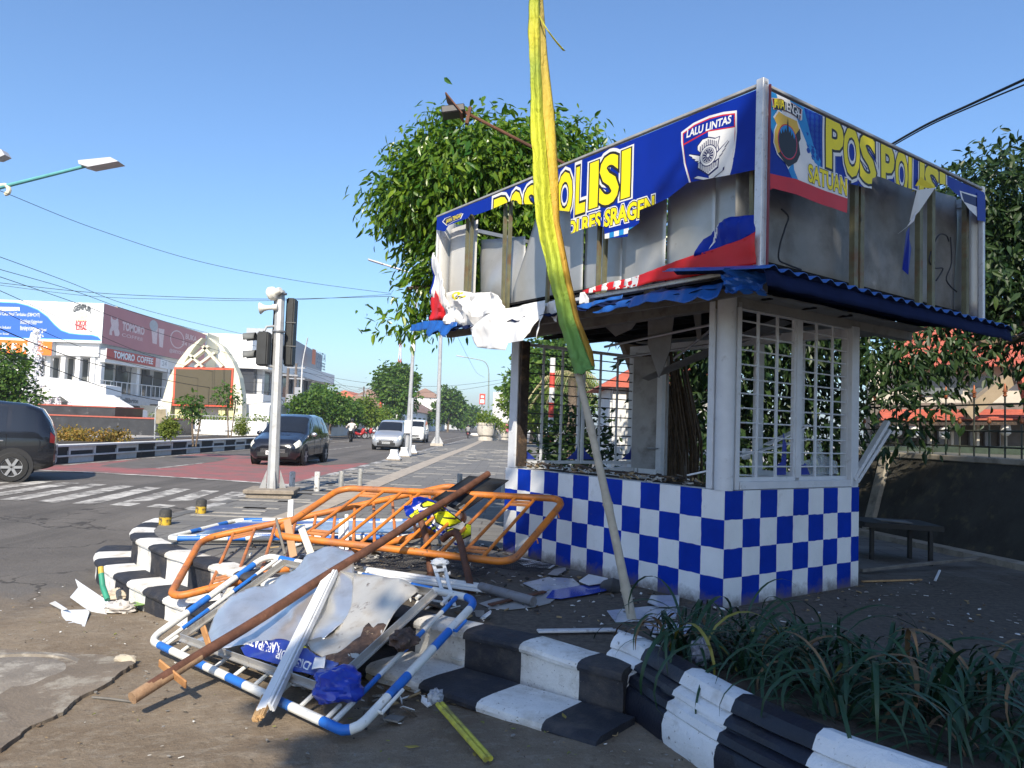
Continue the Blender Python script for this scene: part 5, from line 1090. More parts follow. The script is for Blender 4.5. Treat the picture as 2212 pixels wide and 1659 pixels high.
flatsheet('acrylic_sheet', 'framed pale acrylic piece at the plant leaves', 'sheet', [ZR(*p) for p in [(880, 1005), (1060, 1000), (1200, 1020), (1130, 1065), (930, 1058)]], .012, M_film)
flatsheet('tile_scrap', 'white broken tile lying against the checked base', 'tile', [ZR(*p) for p in [(505, 760), (560, 722), (670, 745), (655, 768), (560, 782)]], .03, M_wp, .008)
flatsheet('tile_scrap', 'grey angular tile scrap beside the wire netting', 'tile', [ZR(*p) for p in [(325, 718), (360, 690), (425, 680), (430, 695), (380, 725)]], .02, mat('grey_tile', (.3, .3, .3), .6))
q = MB(); q.tube([gr(*ZR(660, 790), .02), gr(*ZR(700, 780), .06), gr(*ZR(760, 800), .02)], [.05, .055, .05], 10, sx=1); one('gutter_piece', q, mat('dark_gutter', (.05, .05, .05), .6), 'dark curved gutter piece behind the flag pole foot', 'gutter')
st = thing('aluminium_strip', 'bent aluminium strip lying on the pavement by the kerb', 'strip', tuple(gr(*ZR(270, 1040), 0)))
q = MB(); q.beam(gr(*ZR(265, 1045), .02), gr(*ZR(705, 1038), .02), .05, .014); q.build('long_arm', M_alu, st, smooth=False, bev=.003)
q = MB(); q.beam(gr(*ZR(705, 1036), .02), gr(*ZR(850, 1085), .01), .03, .010); q.build('short_arm', M_alu, st, smooth=False, bev=.003)
# wire netting on the ground
def netting(name, label, cs, nu, nv, r=.0022):
    q = MB(); Qn = [gr(*c, .03) for c in cs]
    def pt(s_, t_): p = bil(Qn, s_, t_); return p+ZV*(.025*pnoise(p.x*4, p.y*4, 7)+.012*pnoise(p.x*11, p.y*11))
    for i in range(nu+1): q.tube([pt(i/nu, k/12) for k in range(13)], r, 3, cap=False)
    for j in range(nv+1): q.tube([pt(k/16, j/nv) for k in range(17)], r, 3, cap=False)
    o = one(name, q, mat('netting_wire', (.05, .05, .055), .6, .4), label, 'netting'); return stuff(o)
netting('wire_netting', 'dark wire netting spread under the orange barrier', [Z2(20, 1030), Z2(1300, 1130), Z2(1400, 930), Z2(300, 880)], 44, 22)
netting('wire_netting', 'small wire netting piece at the foot of the checked wall', [Z2(1180, 1020), Z2(1830, 1075), Z2(2000, 1010), Z2(1640, 930)], 26, 16)
flatsheet('white_scrap', 'white torn sheet under the small wire netting', 'sheet', [Z2(*p) for p in [(1600, 960), (1660, 930), (2010, 1010), (1960, 1040), (1700, 1020)]], .012, M_wp)
# ------------------------------------------------------------------ small things at the left of the steps
def gst(x, y, dz=0.):
    p = gr(x, y, -.4)
    for _ in range(4): p = gr(x, y, zs(p.x, p.y)+dz)
    return p
ZL = px(0, 1250, 2.798)
def gpoly(name, label, cat, pts, m, th=.006, lift=(), dz=.01):
    q = MB(); P = []
    for i, p in enumerate(pts): P.append(gst(*ZL(*p), dz+(lift[i] if i < len(lift) else 0)))
    n = (P[1]-P[0]).cross(P[2]-P[0]).normalized(); n = n if n.z > 0 else -n
    q.slab(P, n, th); return one(name, q, m, label, cat, smooth=False)
M_pvc = mat('white_pvc_panel', (.62, .64, .66), .4, var=.05, stain=((.4, .38, .35), .6, .75, 12, .5))
gpoly('pvc_sheet', 'large broken white plastic panel lying in the gutter', 'panel', [(470, 515), (525, 450), (505, 395), (540, 420), (725, 545), (740, 590), (715, 630), (610, 610), (560, 580)], M_pvc, lift=(0, .02, .05, .05, .03, .01, 0, 0, 0))
gpoly('pvc_sheet', 'small jagged white plastic panel on the roadway', 'panel', [(410, 605), (590, 600), (600, 620), (570, 715), (500, 705), (455, 690), (435, 665), (415, 640)], M_pvc, lift=(.01, .02, .02, 0, 0, 0, 0, 0))
gpoly('pvc_sheet', 'thin white plastic splinter beside the jagged panel', 'panel', [(330, 555), (365, 540), (450, 595), (420, 602)], M_pvc, lift=(0, .05, .05, .02))
tb = thing('painted_tube', 'green and yellow painted tube stuck upright by the lower step', 'tube', tuple(gst(*ZL(725, 545))))
q = MB(); q.tube([gst(*ZL(690, 440)) + ZV*.0 if False else at(*ZL(690, 440), 6.35), at(*ZL(722, 530), 6.28)], .022, 12); q.tube([at(*ZL(680, 355), 6.4), at(*ZL(690, 440), 6.35)], .022, 12); q.build('green_length', mat('green_paint', (.03, .22, .14), .55, var=.2), tb)
q = MB(); q.tube([at(*ZL(677, 310), 6.42), at(*ZL(680, 356), 6.4)], .0225, 12); q.build('yellow_end', mat('old_yellow_paint', (.42, .30, .05), .6, var=.2), tb)
M_paper = mat('crumpled_paper', (.46, .39, .30), .85, var=.15, stain=((.3, .24, .17), .5, .7, 10, .6)); M_bag = mat('crumpled_plastic', (.50, .47, .44), .5, var=.12)
q = blob(gst(*ZL(800, 500), .05), .11, 12, 12, .6, 3, (1.1, .7, .42)); one('paper_bag', q, M_paper, 'crumpled brown paper bag by the lower step', 'bag', angle=20)
q = blob(gst(*ZL(810, 580), .05), .11, 15, 12, .7, 3, (1., .8, .42)); one('plastic_wrapper', q, M_bag, 'crumpled grey plastic wrapper beside the green leaf', 'wrapper', angle=20)
q = MB(); lp = [gst(*ZL(*p), .02) for p in [(860, 545), (920, 530), (975, 520), (1030, 570), (960, 600), (905, 615)]]; q.slab([p+ZV*(.05 if i == 2 else .01*i) for i, p in enumerate(lp)], ZV, .002); one('banana_leaf_piece', q, mat('fresh_leaf', (.13, .28, .03), .4, var=.2, vs=10), 'bright green piece of leaf on the ground by the steps', 'leaf', smooth=False)
q = blob(gst(*ZL(838, 932), .02), .055, 21, 8, .4, 1.6, (1.25, .8, .55)); one('stone', q, mat('pale_stone', (.42, .37, .29), .9, var=.15, bump=.5), 'pale angular stone at the edge of the apron', 'stone', angle=25)
q = MB(); q.tube([gst(*ZL(990, 355), .26), gst(*ZL(1050, 372), .26)], .012, 8); 
ZL2 = [(620, 1185), (740, 1195), (885, 1215)]
q = MB(); q.tube([gst(*ZL(*p), .012) for p in ZL2], .006, 6); one('twig', q, M_beam, 'thin grey twig at the end of the rusty pole', 'twig')
# yellow bamboo stick with plastic tied on its end
ys_ = thing('yellow_stick', 'split yellow painted bamboo stick with clear plastic on its end', 'stick', tuple(gst(*ZF(760, 1310))))
a_ = gst(*ZF(430, 940), .07); c_ = gst(*ZF(752, 1305), .025); dirs = (c_-a_).normalized(); sdx = dirs.cross(ZV).normalized()
M_yst = mat('yellow_painted_bamboo', (.50, .46, .05), .55, var=.25, vs=12, stain=((.16, .13, .05), .45, .65, 9, .85))
for k in (-1, 1):
    q = MB(); q.tube([a_+sdx*.011*k, c_+sdx*.011*k], .0125, 8); q.build('split_half', M_yst, ys_)
q = blob(a_-dirs*.06+ZV*.015, .05, 5, 10, .6, 3, (.7, 1., .6)); q.build('plastic_wrap', mat('clear_plastic', (.5, .52, .55), .2, var=.1, alpha=.55), ys_, angle=20)
q = blob(gr(*ZF(2160, 590), .12), .06, 9, 10, .6, 3, (.7, .7, 1.)); one('plastic_scrap', q, mat('mauve_plastic', (.34, .36, .44), .2, var=.1, spec=.6, alpha=.6), 'scrap of bluish clear plastic caught in the leaves', 'plastic', angle=20)
# litter too small to count: chips, straw and dust on pavement and road
def lit_pave():
    while True:
        x = random.uniform(-1.5, 3.6); y = random.uniform(4.0, 7.6)
        p = Vector((x, y, .006)); d = p-KC; u, v = d.dot(A1), d.dot(A2)
        if (u > -.02 and v > -.01 and u < 2.62): continue
        if y < 4.9-.75*min(x, .6)+.0: continue
        if random.random() < .35 and not (-.6 < v < 0): continue
        return p
q = rubble('x', 900, lit_pave, (.006, .028), M_deb, .2); o = one('litter', q, M_deb, 'scattered chips and straw on the dirty pavement', 'litter', loc=(0, 5, 0), smooth=False); stuff(o)
def lit_road():
    x = random.uniform(-4.4, 1.0); y = random.uniform(2.4, 6.8-.2*x)
    d = 4.45-.78*x
    if y > d-.3: y = d-.35-abs(random.gauss(0, .7))
    return Vector((x, y, zs(x, y)+.012))
q = rubble('x', 900, lit_road, (.004, .016), M_deb+[mat('debris_leaf', (.16, .17, .04), .8, var=.2)], .2); o = one('litter', q, M_deb+[MATS['debris_leaf']], 'scattered chips and dry bits on the dusty road', 'litter', loc=(0, 4, -.3), smooth=False); stuff(o)
def lit_heap():
    t_ = random.random(); p = bil(QF, random.uniform(.45, 1.05), random.uniform(.2, 1.1)) if t_ < .55 else Vector((random.uniform(-2.4, .1), random.uniform(5.8, 7.6), .02))
    z_ = zs(p.x, p.y)+.02 if p.y < 4.2-.78*p.x+.1 else (-.17 if p.y < 4.55-.78*p.x else .015); return Vector((p.x, p.y, z_))
q = rubble('x', 420, lit_heap, (.015, .07), M_deb+[M_wp], .35); o = one('litter', q, M_deb+[M_wp], 'charred and splintered scraps strewn under the barrier heap', 'litter', loc=(-1, 5, -.2), smooth=False); stuff(o)
def leaflet(p, s_, a, m, label):
    q = MB(); R = Euler((random.uniform(-.2, .2), random.uniform(-.2, .2), a)).to_matrix()
    q.slab([Vector(p)+R @ Vector(v)*s_ for v in ((-1, 0, 0), (-.4, .32, .1), (.3, .3, .05), (1, 0, .12), (.3, -.28, 0), (-.4, -.3, .05))], ZV, .0015); return one('fallen_leaf', q, m, label, 'leaf', smooth=False)
M_dl = mat('dry_leaf', (.24, .19, .04), .8, var=.25)
for zx, zy, s_, lab in ((245, 1225, .035, 'olive fallen leaf on the shaded road'), (1255, 1020, .03, 'curled fallen leaf on the black kerb tread'), (660, 1275, .022, 'brown fallen leaf beside the yellow stick')): p = ZF(zx, zy); leaflet(gst(*p, .012) if zx != 1255 else gr(*p, -.17), s_, random.random()*6, M_dl, lab)
# ================================================================== VEGETATION
def leaf_pts(kind):
    if kind == 'leaf': return [(0, 0, 0), (.28, .17, .05), (.62, .15, .02), (1, 0, -.10), (.62, -.15, .02), (.28, -.17, .05), (.45, 0, -.03)], [(0, 6, 1), (1, 6, 2), (2, 6, 3), (3, 6, 4), (4, 6, 5), (5, 6, 0)]
    return [(0, 0, 0), (.5, .3, .08), (1, 0, -.05), (.5, -.3, .08)], [(0, 1, 2), (0, 2, 3)]
def foliage(ell, n, size, kind='leaf', clump=14, spread=.22, droop=.9, hollow=.55, seed=1):
    """many separate leaves in clumps through the volume of a few ellipsoids"""
    rnd = random.Random(seed); q = MB(); P, F = leaf_pts(kind); vol = [e[1][0]*e[1][1]*e[1][2] for e in ell]; tv = sum(vol)
    verts = q.v; faces = q.f
    for e, v_ in zip(ell, vol):
        c = Vector(e[0]); r = e[1]; k = max(1, int(n*v_/tv/clump))
        for _ in range(k):
            while True:
                d = Vector((rnd.uniform(-1, 1), rnd.uniform(-1, 1), rnd.uniform(-1, 1))); L = d.length
                if .05 < L <= 1 and (L > hollow or rnd.random() < .3): break
            d *= (1+.16*pnoise(d.x*2.3+seed, d.y*2.3, d.z*2.3))
            cc = c+Vector((d.x*r[0], d.y*r[1], d.z*r[2])); out = Vector((d.x/r[0], d.y/r[1], d.z/r[2])).normalized()
            for _2 in range(clump):
                p = cc+Vector((rnd.gauss(0, 1), rnd.gauss(0, 1), rnd.gauss(0, .8)))*spread
                ax = (out*.7+Vector((rnd.gauss(0, .6), rnd.gauss(0, .6), rnd.gauss(0, .35)))-ZV*droop*rnd.uniform(.5, 1.2)).normalized()
                sd_ = ax.cross(out+Vector((rnd.gauss(0, .5), rnd.gauss(0, .5), rnd.gauss(0, .5)))).normalized(); nn = sd_.cross(ax); s_ = size*rnd.uniform(.5, 1.35); b0 = len(verts)
                for x, y, z in P: verts.append(p+ax*x*s_+sd_*y*s_+nn*z*s_)
                for f in F: faces.append(tuple(b0+i for i in f))
    q.mi = [0]*len(q.f); return q
def tree(name, label, loc, trunk, limbs, ell, n, size, m, mtrunk, kind='leaf', clump=14, spread=.22, droop=.9, seed=1, group=None, hollow=.55):
    t = thing(name, label, 'tree', loc, group=group)
    q = MB(); q.tube([Vector(p) for p, r in trunk], [r for p, r in trunk], 10)
    for lb_ in limbs: q.tube([Vector(p) for p, r in lb_], [r for p, r in lb_], 7)
    q.build('trunk', mtrunk, t)
    foliage(ell, n, size, kind, clump, spread, droop, hollow, seed).build('crown', m, t, smooth=False)
    return t
M_bark = mat('grey_brown_bark', (.14, .105, .075), .95, var=.3, vs=12, bump=1.2, bs=25)
LF_ficus = leafmat('ficus_leaves', (.028, .095, .012), (.20, .29, .022), rough=.30, trans=.28)
LF_mid = leafmat('street_tree_leaves', (.035, .095, .016), (.14, .22, .025), rough=.5)
LF_lime = leafmat('light_tree_leaves', (.08, .15, .018), (.22, .27, .03), rough=.5)
LF_dark = leafmat('dark_leaves', (.014, .038, .012), (.05, .085, .018), rough=.45, trans=.2)
# fig tree behind the kiosk, with hanging roots
T0 = Vector((2.0, 8.95, 0))
ft = tree('fig_tree', 'large fig tree with drooping glossy leaves rising behind the kiosk sign', tuple(T0),
     [((2.0, 8.95, 0), .34), ((1.95, 8.97, .5), .24), ((1.8, 9.0, 1.4), .2), ((1.4, 9.1, 2.4), .18), ((.8, 9.3, 3.3), .13), ((.2, 9.4, 4.1), .06)],
     [[((1.5, 9.1, 2.2), .12), ((.6, 9.2, 2.9), .08), ((-.5, 9.2, 3.4), .04)], [((.8, 9.3, 3.3), .08), ((-.2, 9.3, 3.9), .05), ((-.9, 9.2, 4.2), .03)], [((.6, 9.2, 2.9), .06), ((-.6, 9.1, 2.9), .04), ((-1.3, 9.0, 2.8), .02)]],
     [((-.55, 9.3, 4.15), (1.05, 1.1, .80)), ((.25, 9.5, 4.40), (.95, 1.0, .55)), ((-1.08, 9.2, 3.85), (.66, .9, .5)), ((-.65, 9.1, 3.2), (.5, .8, .4)), ((-1.15, 9.0, 2.62), (.26, .35, .36)), ((-1.35, 9.1, 4.3), (.28, .35, .25)), ((.75, 9.4, 4.75), (.3, .35, .25)), ((.55, 9.5, 3.7), (1.2, 1.0, .7)), ((-.3, 9.3, 3.2), (.8, .8, .55)), ((-1.5, 9.0, 3.8), (.28, .4, .25)), ((-.95, 9.0, 2.85), (.3, .4, .3)), ((-1.5, 8.95, 2.30), (.14, .2, .16)), ((.25, 9.2, 4.95), (.16, .2, .18)), ((-.75, 9.2, 4.72), (.4, .4, .2))],
     38000, .118, LF_ficus, M_bark, clump=22, spread=.14, droop=1.1, seed=3, hollow=.5)
rnd = random.Random(5)
M_root = mat('hanging_roots', (.09, .06, .035), .95, var=.4, vs=20)
q = MB()
for k in range(90):
    a = rnd.uniform(0, 6.28); r_ = rnd.uniform(.12, .36); x = 1.93+r_*math.cos(a); y = 8.95+r_*math.sin(a); z = rnd.uniform(1.5, 2.4)
    q.tube([(x*.8+1.93*.2-.12, y, z), (x, y, z*.6), (x+rnd.gauss(0, .03), y+rnd.gauss(0, .03), rnd.uniform(0, .5))], rnd.uniform(.006, .018), 5)
stuff(q.build('hanging_roots', M_root, ft))
# dark tree over the fence on the right
T1 = (6.9, 9.4, .6)
tree('fig_tree', 'dark leafy tree hanging over the fence beside the red-roofed house', T1,
     [((6.9, 9.4, .6), .2), ((6.8, 9.4, 2.2), .15), ((6.6, 9.5, 3.5), .1)], [[((6.8, 9.4, 2.2), .08), ((6.0, 9.4, 3.0), .04)], [((6.7, 9.4, 2.6), .08), ((5.6, 9.2, 2.4), .03)]],
     [((6.35, 9.7, 4.35), (.95, 1.0, .62)), ((5.75, 9.6, 3.95), (.62, .8, .5)), ((6.6, 9.7, 3.5), (1.15, 1.1, .8)), ((5.75, 9.5, 3.1), (.6, .8, .55)), ((5.25, 9.4, 2.35), (.55, .7, .3)), ((6.6, 9.4, 2.45), (.9, .8, .35)), ((4.75, 9.6, 2.15), (.5, .6, .35)), ((6.35, 8.9, 1.75), (.2, .3, .35)), ((4.7, 9.0, 1.45), (.3, .4, .42)), ((5.3, 9.2, 1.75), (.28, .3, .2)), ((6.2, 9.4, 4.85), (.25, .3, .2))], 14000, .135, LF_dark, M_bark, clump=10, spread=.16, droop=1.1, seed=8)
tree('shrub_tree', 'dark bushy tree standing behind the kiosk rear wall', (3.6, 11.8, 0), [((3.6, 11.8, 0), .14), ((3.6, 11.8, 1.6), .1)], [[((3.6, 11.8, 1.0), .05), ((3.1, 11.8, 2.0), .03)]],
     [((3.5, 11.4, 1.75), (1.3, .8, 1.1)), ((4.4, 11.2, 1.3), (.9, .7, 1.1)), ((2.9, 11.6, 2.4), (.8, .7, .6)), ((4.2, 11.4, 2.5), (1., .7, .6)), ((3.4, 11.2, .7), (1.2, .6, .6)), ((2.6, 10.3, 3.5), (1.6, .9, .9)), ((4.3, 10.3, 3.3), (1.2, .9, .9)), ((3.2, 10.4, 2.5), (1.6, .7, .6)), ((2.75, 10.6, 1.4), (.5, .5, 1.0))], 13000, .16, LF_dark, M_bark, clump=9, spread=.2, seed=12)
# clipped leafy shrub seen through the window
tree('shrub', 'rounded green shrub seen through the kiosk window', (.95, 11.2, 0), [((.95, 11.2, 0), .06), ((.95, 11.2, .6), .04)], [], [((.95, 11.2, .62), (.55, .5, .62)), ((1.05, 11.2, 1.1), (.38, .4, .4))], 2400, .10, LF_dark, M_bark, kind='d', clump=10, spread=.12, droop=.2, seed=14)
# ---- pavement trees further along, right-hand side
def streettree(label, x, y, h, r, n, m, seed, size=.34, group='street trees along the avenue', sq=.75, name='street_tree', ch=None):
    rr = random.Random(seed); ell = []
    base = h*.30
    for k in range(7):
        a = rr.uniform(0, 6.28); d = rr.uniform(.1, .62)*r; ell.append(((x+d*math.cos(a), y+d*math.sin(a), rr.uniform(base+.2*r, h-.42*r)), (r*rr.uniform(.4, .62), r*rr.uniform(.4, .62), r*rr.uniform(.3, .46)*sq/.75)))
    ell.append(((x, y, h-.42*r*sq), (r*.55, r*.55, .42*r*sq)))
    zb = ROADZ if x < -4 else 0
    return tree(name, label, (x, y, zb), [((x, y, zb), .03*h), ((x+.1, y, h*.3), .024*h), ((x, y, h*.6), .014*h)], [[((x, y, h*.3), .012*h), ((x+r*.5*math.cos(b_), y+r*.5*math.sin(b_), h*.62), .006*h)] for b_ in (0, 2.1, 4.2)], ell, n, size, m, M_bark, kind='d', clump=8, spread=.09*r, droop=.35, seed=seed, group=None, hollow=.35)
streettree('tall dense green tree on the pavement behind the kiosk', 2.4, 46, 6.9, 3.1, 7800, LF_mid, 31, .36, sq=1.1)
streettree('light green tree behind the big planter pots', 1.6, 58, 5.6, 3.4, 6900, LF_lime, 32, .40, sq=1.0)
streettree('dark tree at the pavement edge beyond the pots', 2.4, 82, 6.5, 3.6, 4500, LF_mid, 33, .5)
streettree('broad tall tree beside the roadside signboard', -15.6, 106, 9.4, 4.0, 7800, LF_mid, 34, .55, sq=1.1)
streettree('low dark round tree in front of the shop row', -15.5, 60, 3.5, 2.0, 3900, LF_mid, 35, .28)
streettree('low round tree by the pedestrian warning sign', -15.8, 66.5, 3.9, 2.2, 3900, LF_mid, 36, .30)
streettree('low dark tree over the parked motorbikes', -15.6, 74, 3.5, 1.9, 3300, LF_mid, 37, .30)
streettree('low yellow-green tree over the parked motorbikes', -15.3, 80, 3.9, 2.0, 3300, LF_lime, 38, .30)
streettree('yellow-green bush at the end of the low tree row', -15.0, 88, 3.1, 1.9, 2700, LF_lime, 39, .32)
streettree('pointed tree far down the avenue', -14.0, 170, 8.8, 4.2, 3900, LF_mid, 40, .8, sq=1.3)
streettree('wide spreading tree far down the avenue', -12.2, 210, 6.8, 6.0, 4200, LF_mid, 41, .9)
streettree('dark tree far down the avenue near the median', -16.5, 240, 7.5, 6.0, 3000, LF_mid, 42, 1.0)
streettree('green tree peeking out behind the corner cafe', -25.5, 102, 6.2, 2.6, 2400, LF_mid, 44, .5)
streettree('leafy green tree by the plaza fountain', -20.6, 31.3, 3.6, 1.25, 5400, LF_mid, 43, .17, sq=1.3)
# palm beside the guard house
pm = thing('palm_tree', 'palm with pale drooping dry fronds behind the kiosk post', 'tree', (2.4, 30, 0))
q = MB(); q.tube([(2.4, 30, 0), (2.45, 30, 1.6), (2.4, 30, 3.4)], [.3, .22, .18], 10); q.build('trunk', M_bark, pm)
M_frond = mat('dry_palm_frond', (.33, .29, .15), .8, var=.3)
def frond(c, a, ln, up0, m):
    q = MB(); d = Vector((math.cos(a), math.sin(a), 0)); P = [c+d*ln*t*(1-.15*t)+ZV*(up0*t*2.2-(up0*2.2+1.2)*t*t)*ln*.6 for t in [i/12 for i in range(13)]]
    q.tube(P, [.02*(1-i/14) for i in range(13)], 4, cap=False); s_ = d.cross(ZV)
    for i in range(1, 13):
        for k in (-1, 1):
            for j in range(2):
                p = P[i-1].lerp(P[i], j/2); w_ = .42*math.sin(math.pi*(i+1)/14)+.08; e = p+s_*k*w_*.7+d*.18-ZV*w_*.75; q.poly([p, p+d*.035, e])
    return q
for k in range(16): frond(vec(2.4, 30, 3.4), k*.39+.1, 1.7+.3*(k % 3), .35-.3*(k % 2), None).build('frond', M_frond if k % 3 else LF_lime, pm, smooth=False)
# ------------------------------------------------------------------ strap-leaved plants in the bed
LF_strap = mat('strap_leaf', (.016, .048, .022), .42, var=.2, vs=4, spec=.4); LF_strapy = mat('yellowing_strap_leaf', (.20, .18, .03), .5, var=.2, vs=6); LF_strapd = mat('dry_strap_leaf', (.16, .10, .05), .8, var=.2, vs=6)
def strap(ln, arch, w_, tw):
    q = MB(); n = 12; b0 = 0; x = z = 0; a = rad(86)
    for i in range(n+1):
        t = i/n; ww = w_*(.55+.6*t)*(1-t**3.2)+.0012
        y0 = tw*math.sin(t*3)*.05
        q.v += [Vector((x, y0-ww, z+ww*.25)), Vector((x, y0, z)), Vector((x, y0+ww, z+ww*.25))]
        a -= rad(arch)*(t*1.6+.2)/n*1.0; x += math.cos(a)*ln/n; z += math.sin(a)*ln/n
    for i in range(n):
        for j in range(2): q.face((i*3+j, (i+1)*3+j, (i+1)*3+j+1, i*3+j+1))
    return q
STR = []
rnd = random.Random(11)
for k in range(12):
    ln = rnd.uniform(.38, .74); o = strap(ln, rnd.uniform(95, 200), rnd.uniform(.008, .0135), rnd.uniform(-1, 1)); me_o = o.build('leaf', LF_strap, None, local=True); STR.append(me_o.data); bpy.data.objects.remove(me_o)
def strap_var(m):
    out = []
    for me in STR[:5]: c = me.copy(); c.materials[0] = m; out.append(c)
    return out
STY, STD = strap_var(LF_strapy), strap_var(LF_strapd)
clumps = [(1.02, 4.12, 34, 'strap-leaved plant clump spilling over the first white kerb band'), (1.30, 4.22, 24, 'strap-leaved plant clump nearest the checked wall'), (1.24, 3.74, 26, 'strap-leaved plant clump above the second white kerb band'), (1.60, 4.0, 26, 'strap-leaved plant clump in the back of the bed by the pavement'), (1.56, 3.55, 26, 'strap-leaved plant clump in the middle of the bed'),
          (1.88, 3.78, 26, 'tall strap-leaved plant clump at the back of the bed'), (1.45, 3.22, 20, 'strap-leaved plant clump hanging over the black kerb band'), (1.92, 3.36, 26, 'strap-leaved plant clump with a yellow leaf by the kerb'), (2.20, 3.58, 26, 'bushy strap-leaved plant clump on the far side of the bed'), (1.80, 2.92, 18, 'strap-leaved plant clump at the low end of the kerb'), (2.42, 3.22, 22, 'strap-leaved plant clump at the outer end of the bed'), (2.75, 3.35, 18, 'last strap-leaved plant clump beyond the bed corner')]
for x, y, n, lab in clumps:
    x -= .05; y -= .04
    t = thing('strap_leaf_plant', lab, 'plant', (x, y, .05), group='strap-leaved plants in the kerb bed')
    for k in range(int(n*1.7)):
        yv = rnd.random(); me = rnd.choice(STY if yv < .02 else STD if yv < .12 else STR); o = bpy.data.objects.new('leaf', me); COL.objects.link(o); o.parent = t
        o.location = (rnd.gauss(0, .055), rnd.gauss(0, .055), -.02); a = rnd.uniform(0, 6.283); o.rotation_euler = (rnd.gauss(0, .12), rnd.gauss(.1, .22)+(.38 if k % 3 else .75), a); s_ = rnd.uniform(.75, 1.2); o.scale = (s_, s_, s_)
# ------------------------------------------------------------------ big shade tree across the road corner, behind the viewer
LF_shade = leafmat('shade_tree_leaves', (.03, .08, .015), (.10, .17, .025), rough=.5, trans=.2)
tree('shade_tree', 'big roadside tree behind the viewer that shades the kerb and the kiosk base', (6.2, -5.6, -.25),
     [((6.2, -5.6, -.25), .5), ((6.1, -5.5, 2), .36), ((5.6, -5.2, 5), .28), ((5.2, -5, 8), .15)], [[((5.9, -5.4, 3.5), .2), ((3.0, -5, 6.5), .12), ((.8, -5, 7.6), .05)], [((5.6, -5.2, 5), .2), ((8.4, -5.4, 8), .08)]],
     [((.35,-5.0,7.5),(1.75,1.6,2.1)),((2.75,-5.0,9.2),(1.95,1.8,2.9)),((-.35,-5.0,8.5),(1.0,1.1,1.3)),((1.0,-5.0,6.5),(2.4,1.5,1.2)),((5.0,-5.0,8.8),(2.6,2.0,3.3)),((7.4,-5.2,8.0),(2.4,2.0,2.8)),((.9,-5.0,9.6),(.75,.9,1.0))],
     26000, .36, LF_shade, M_bark, kind='d', clump=10, spread=.22, droop=.4, seed=50, hollow=.2)
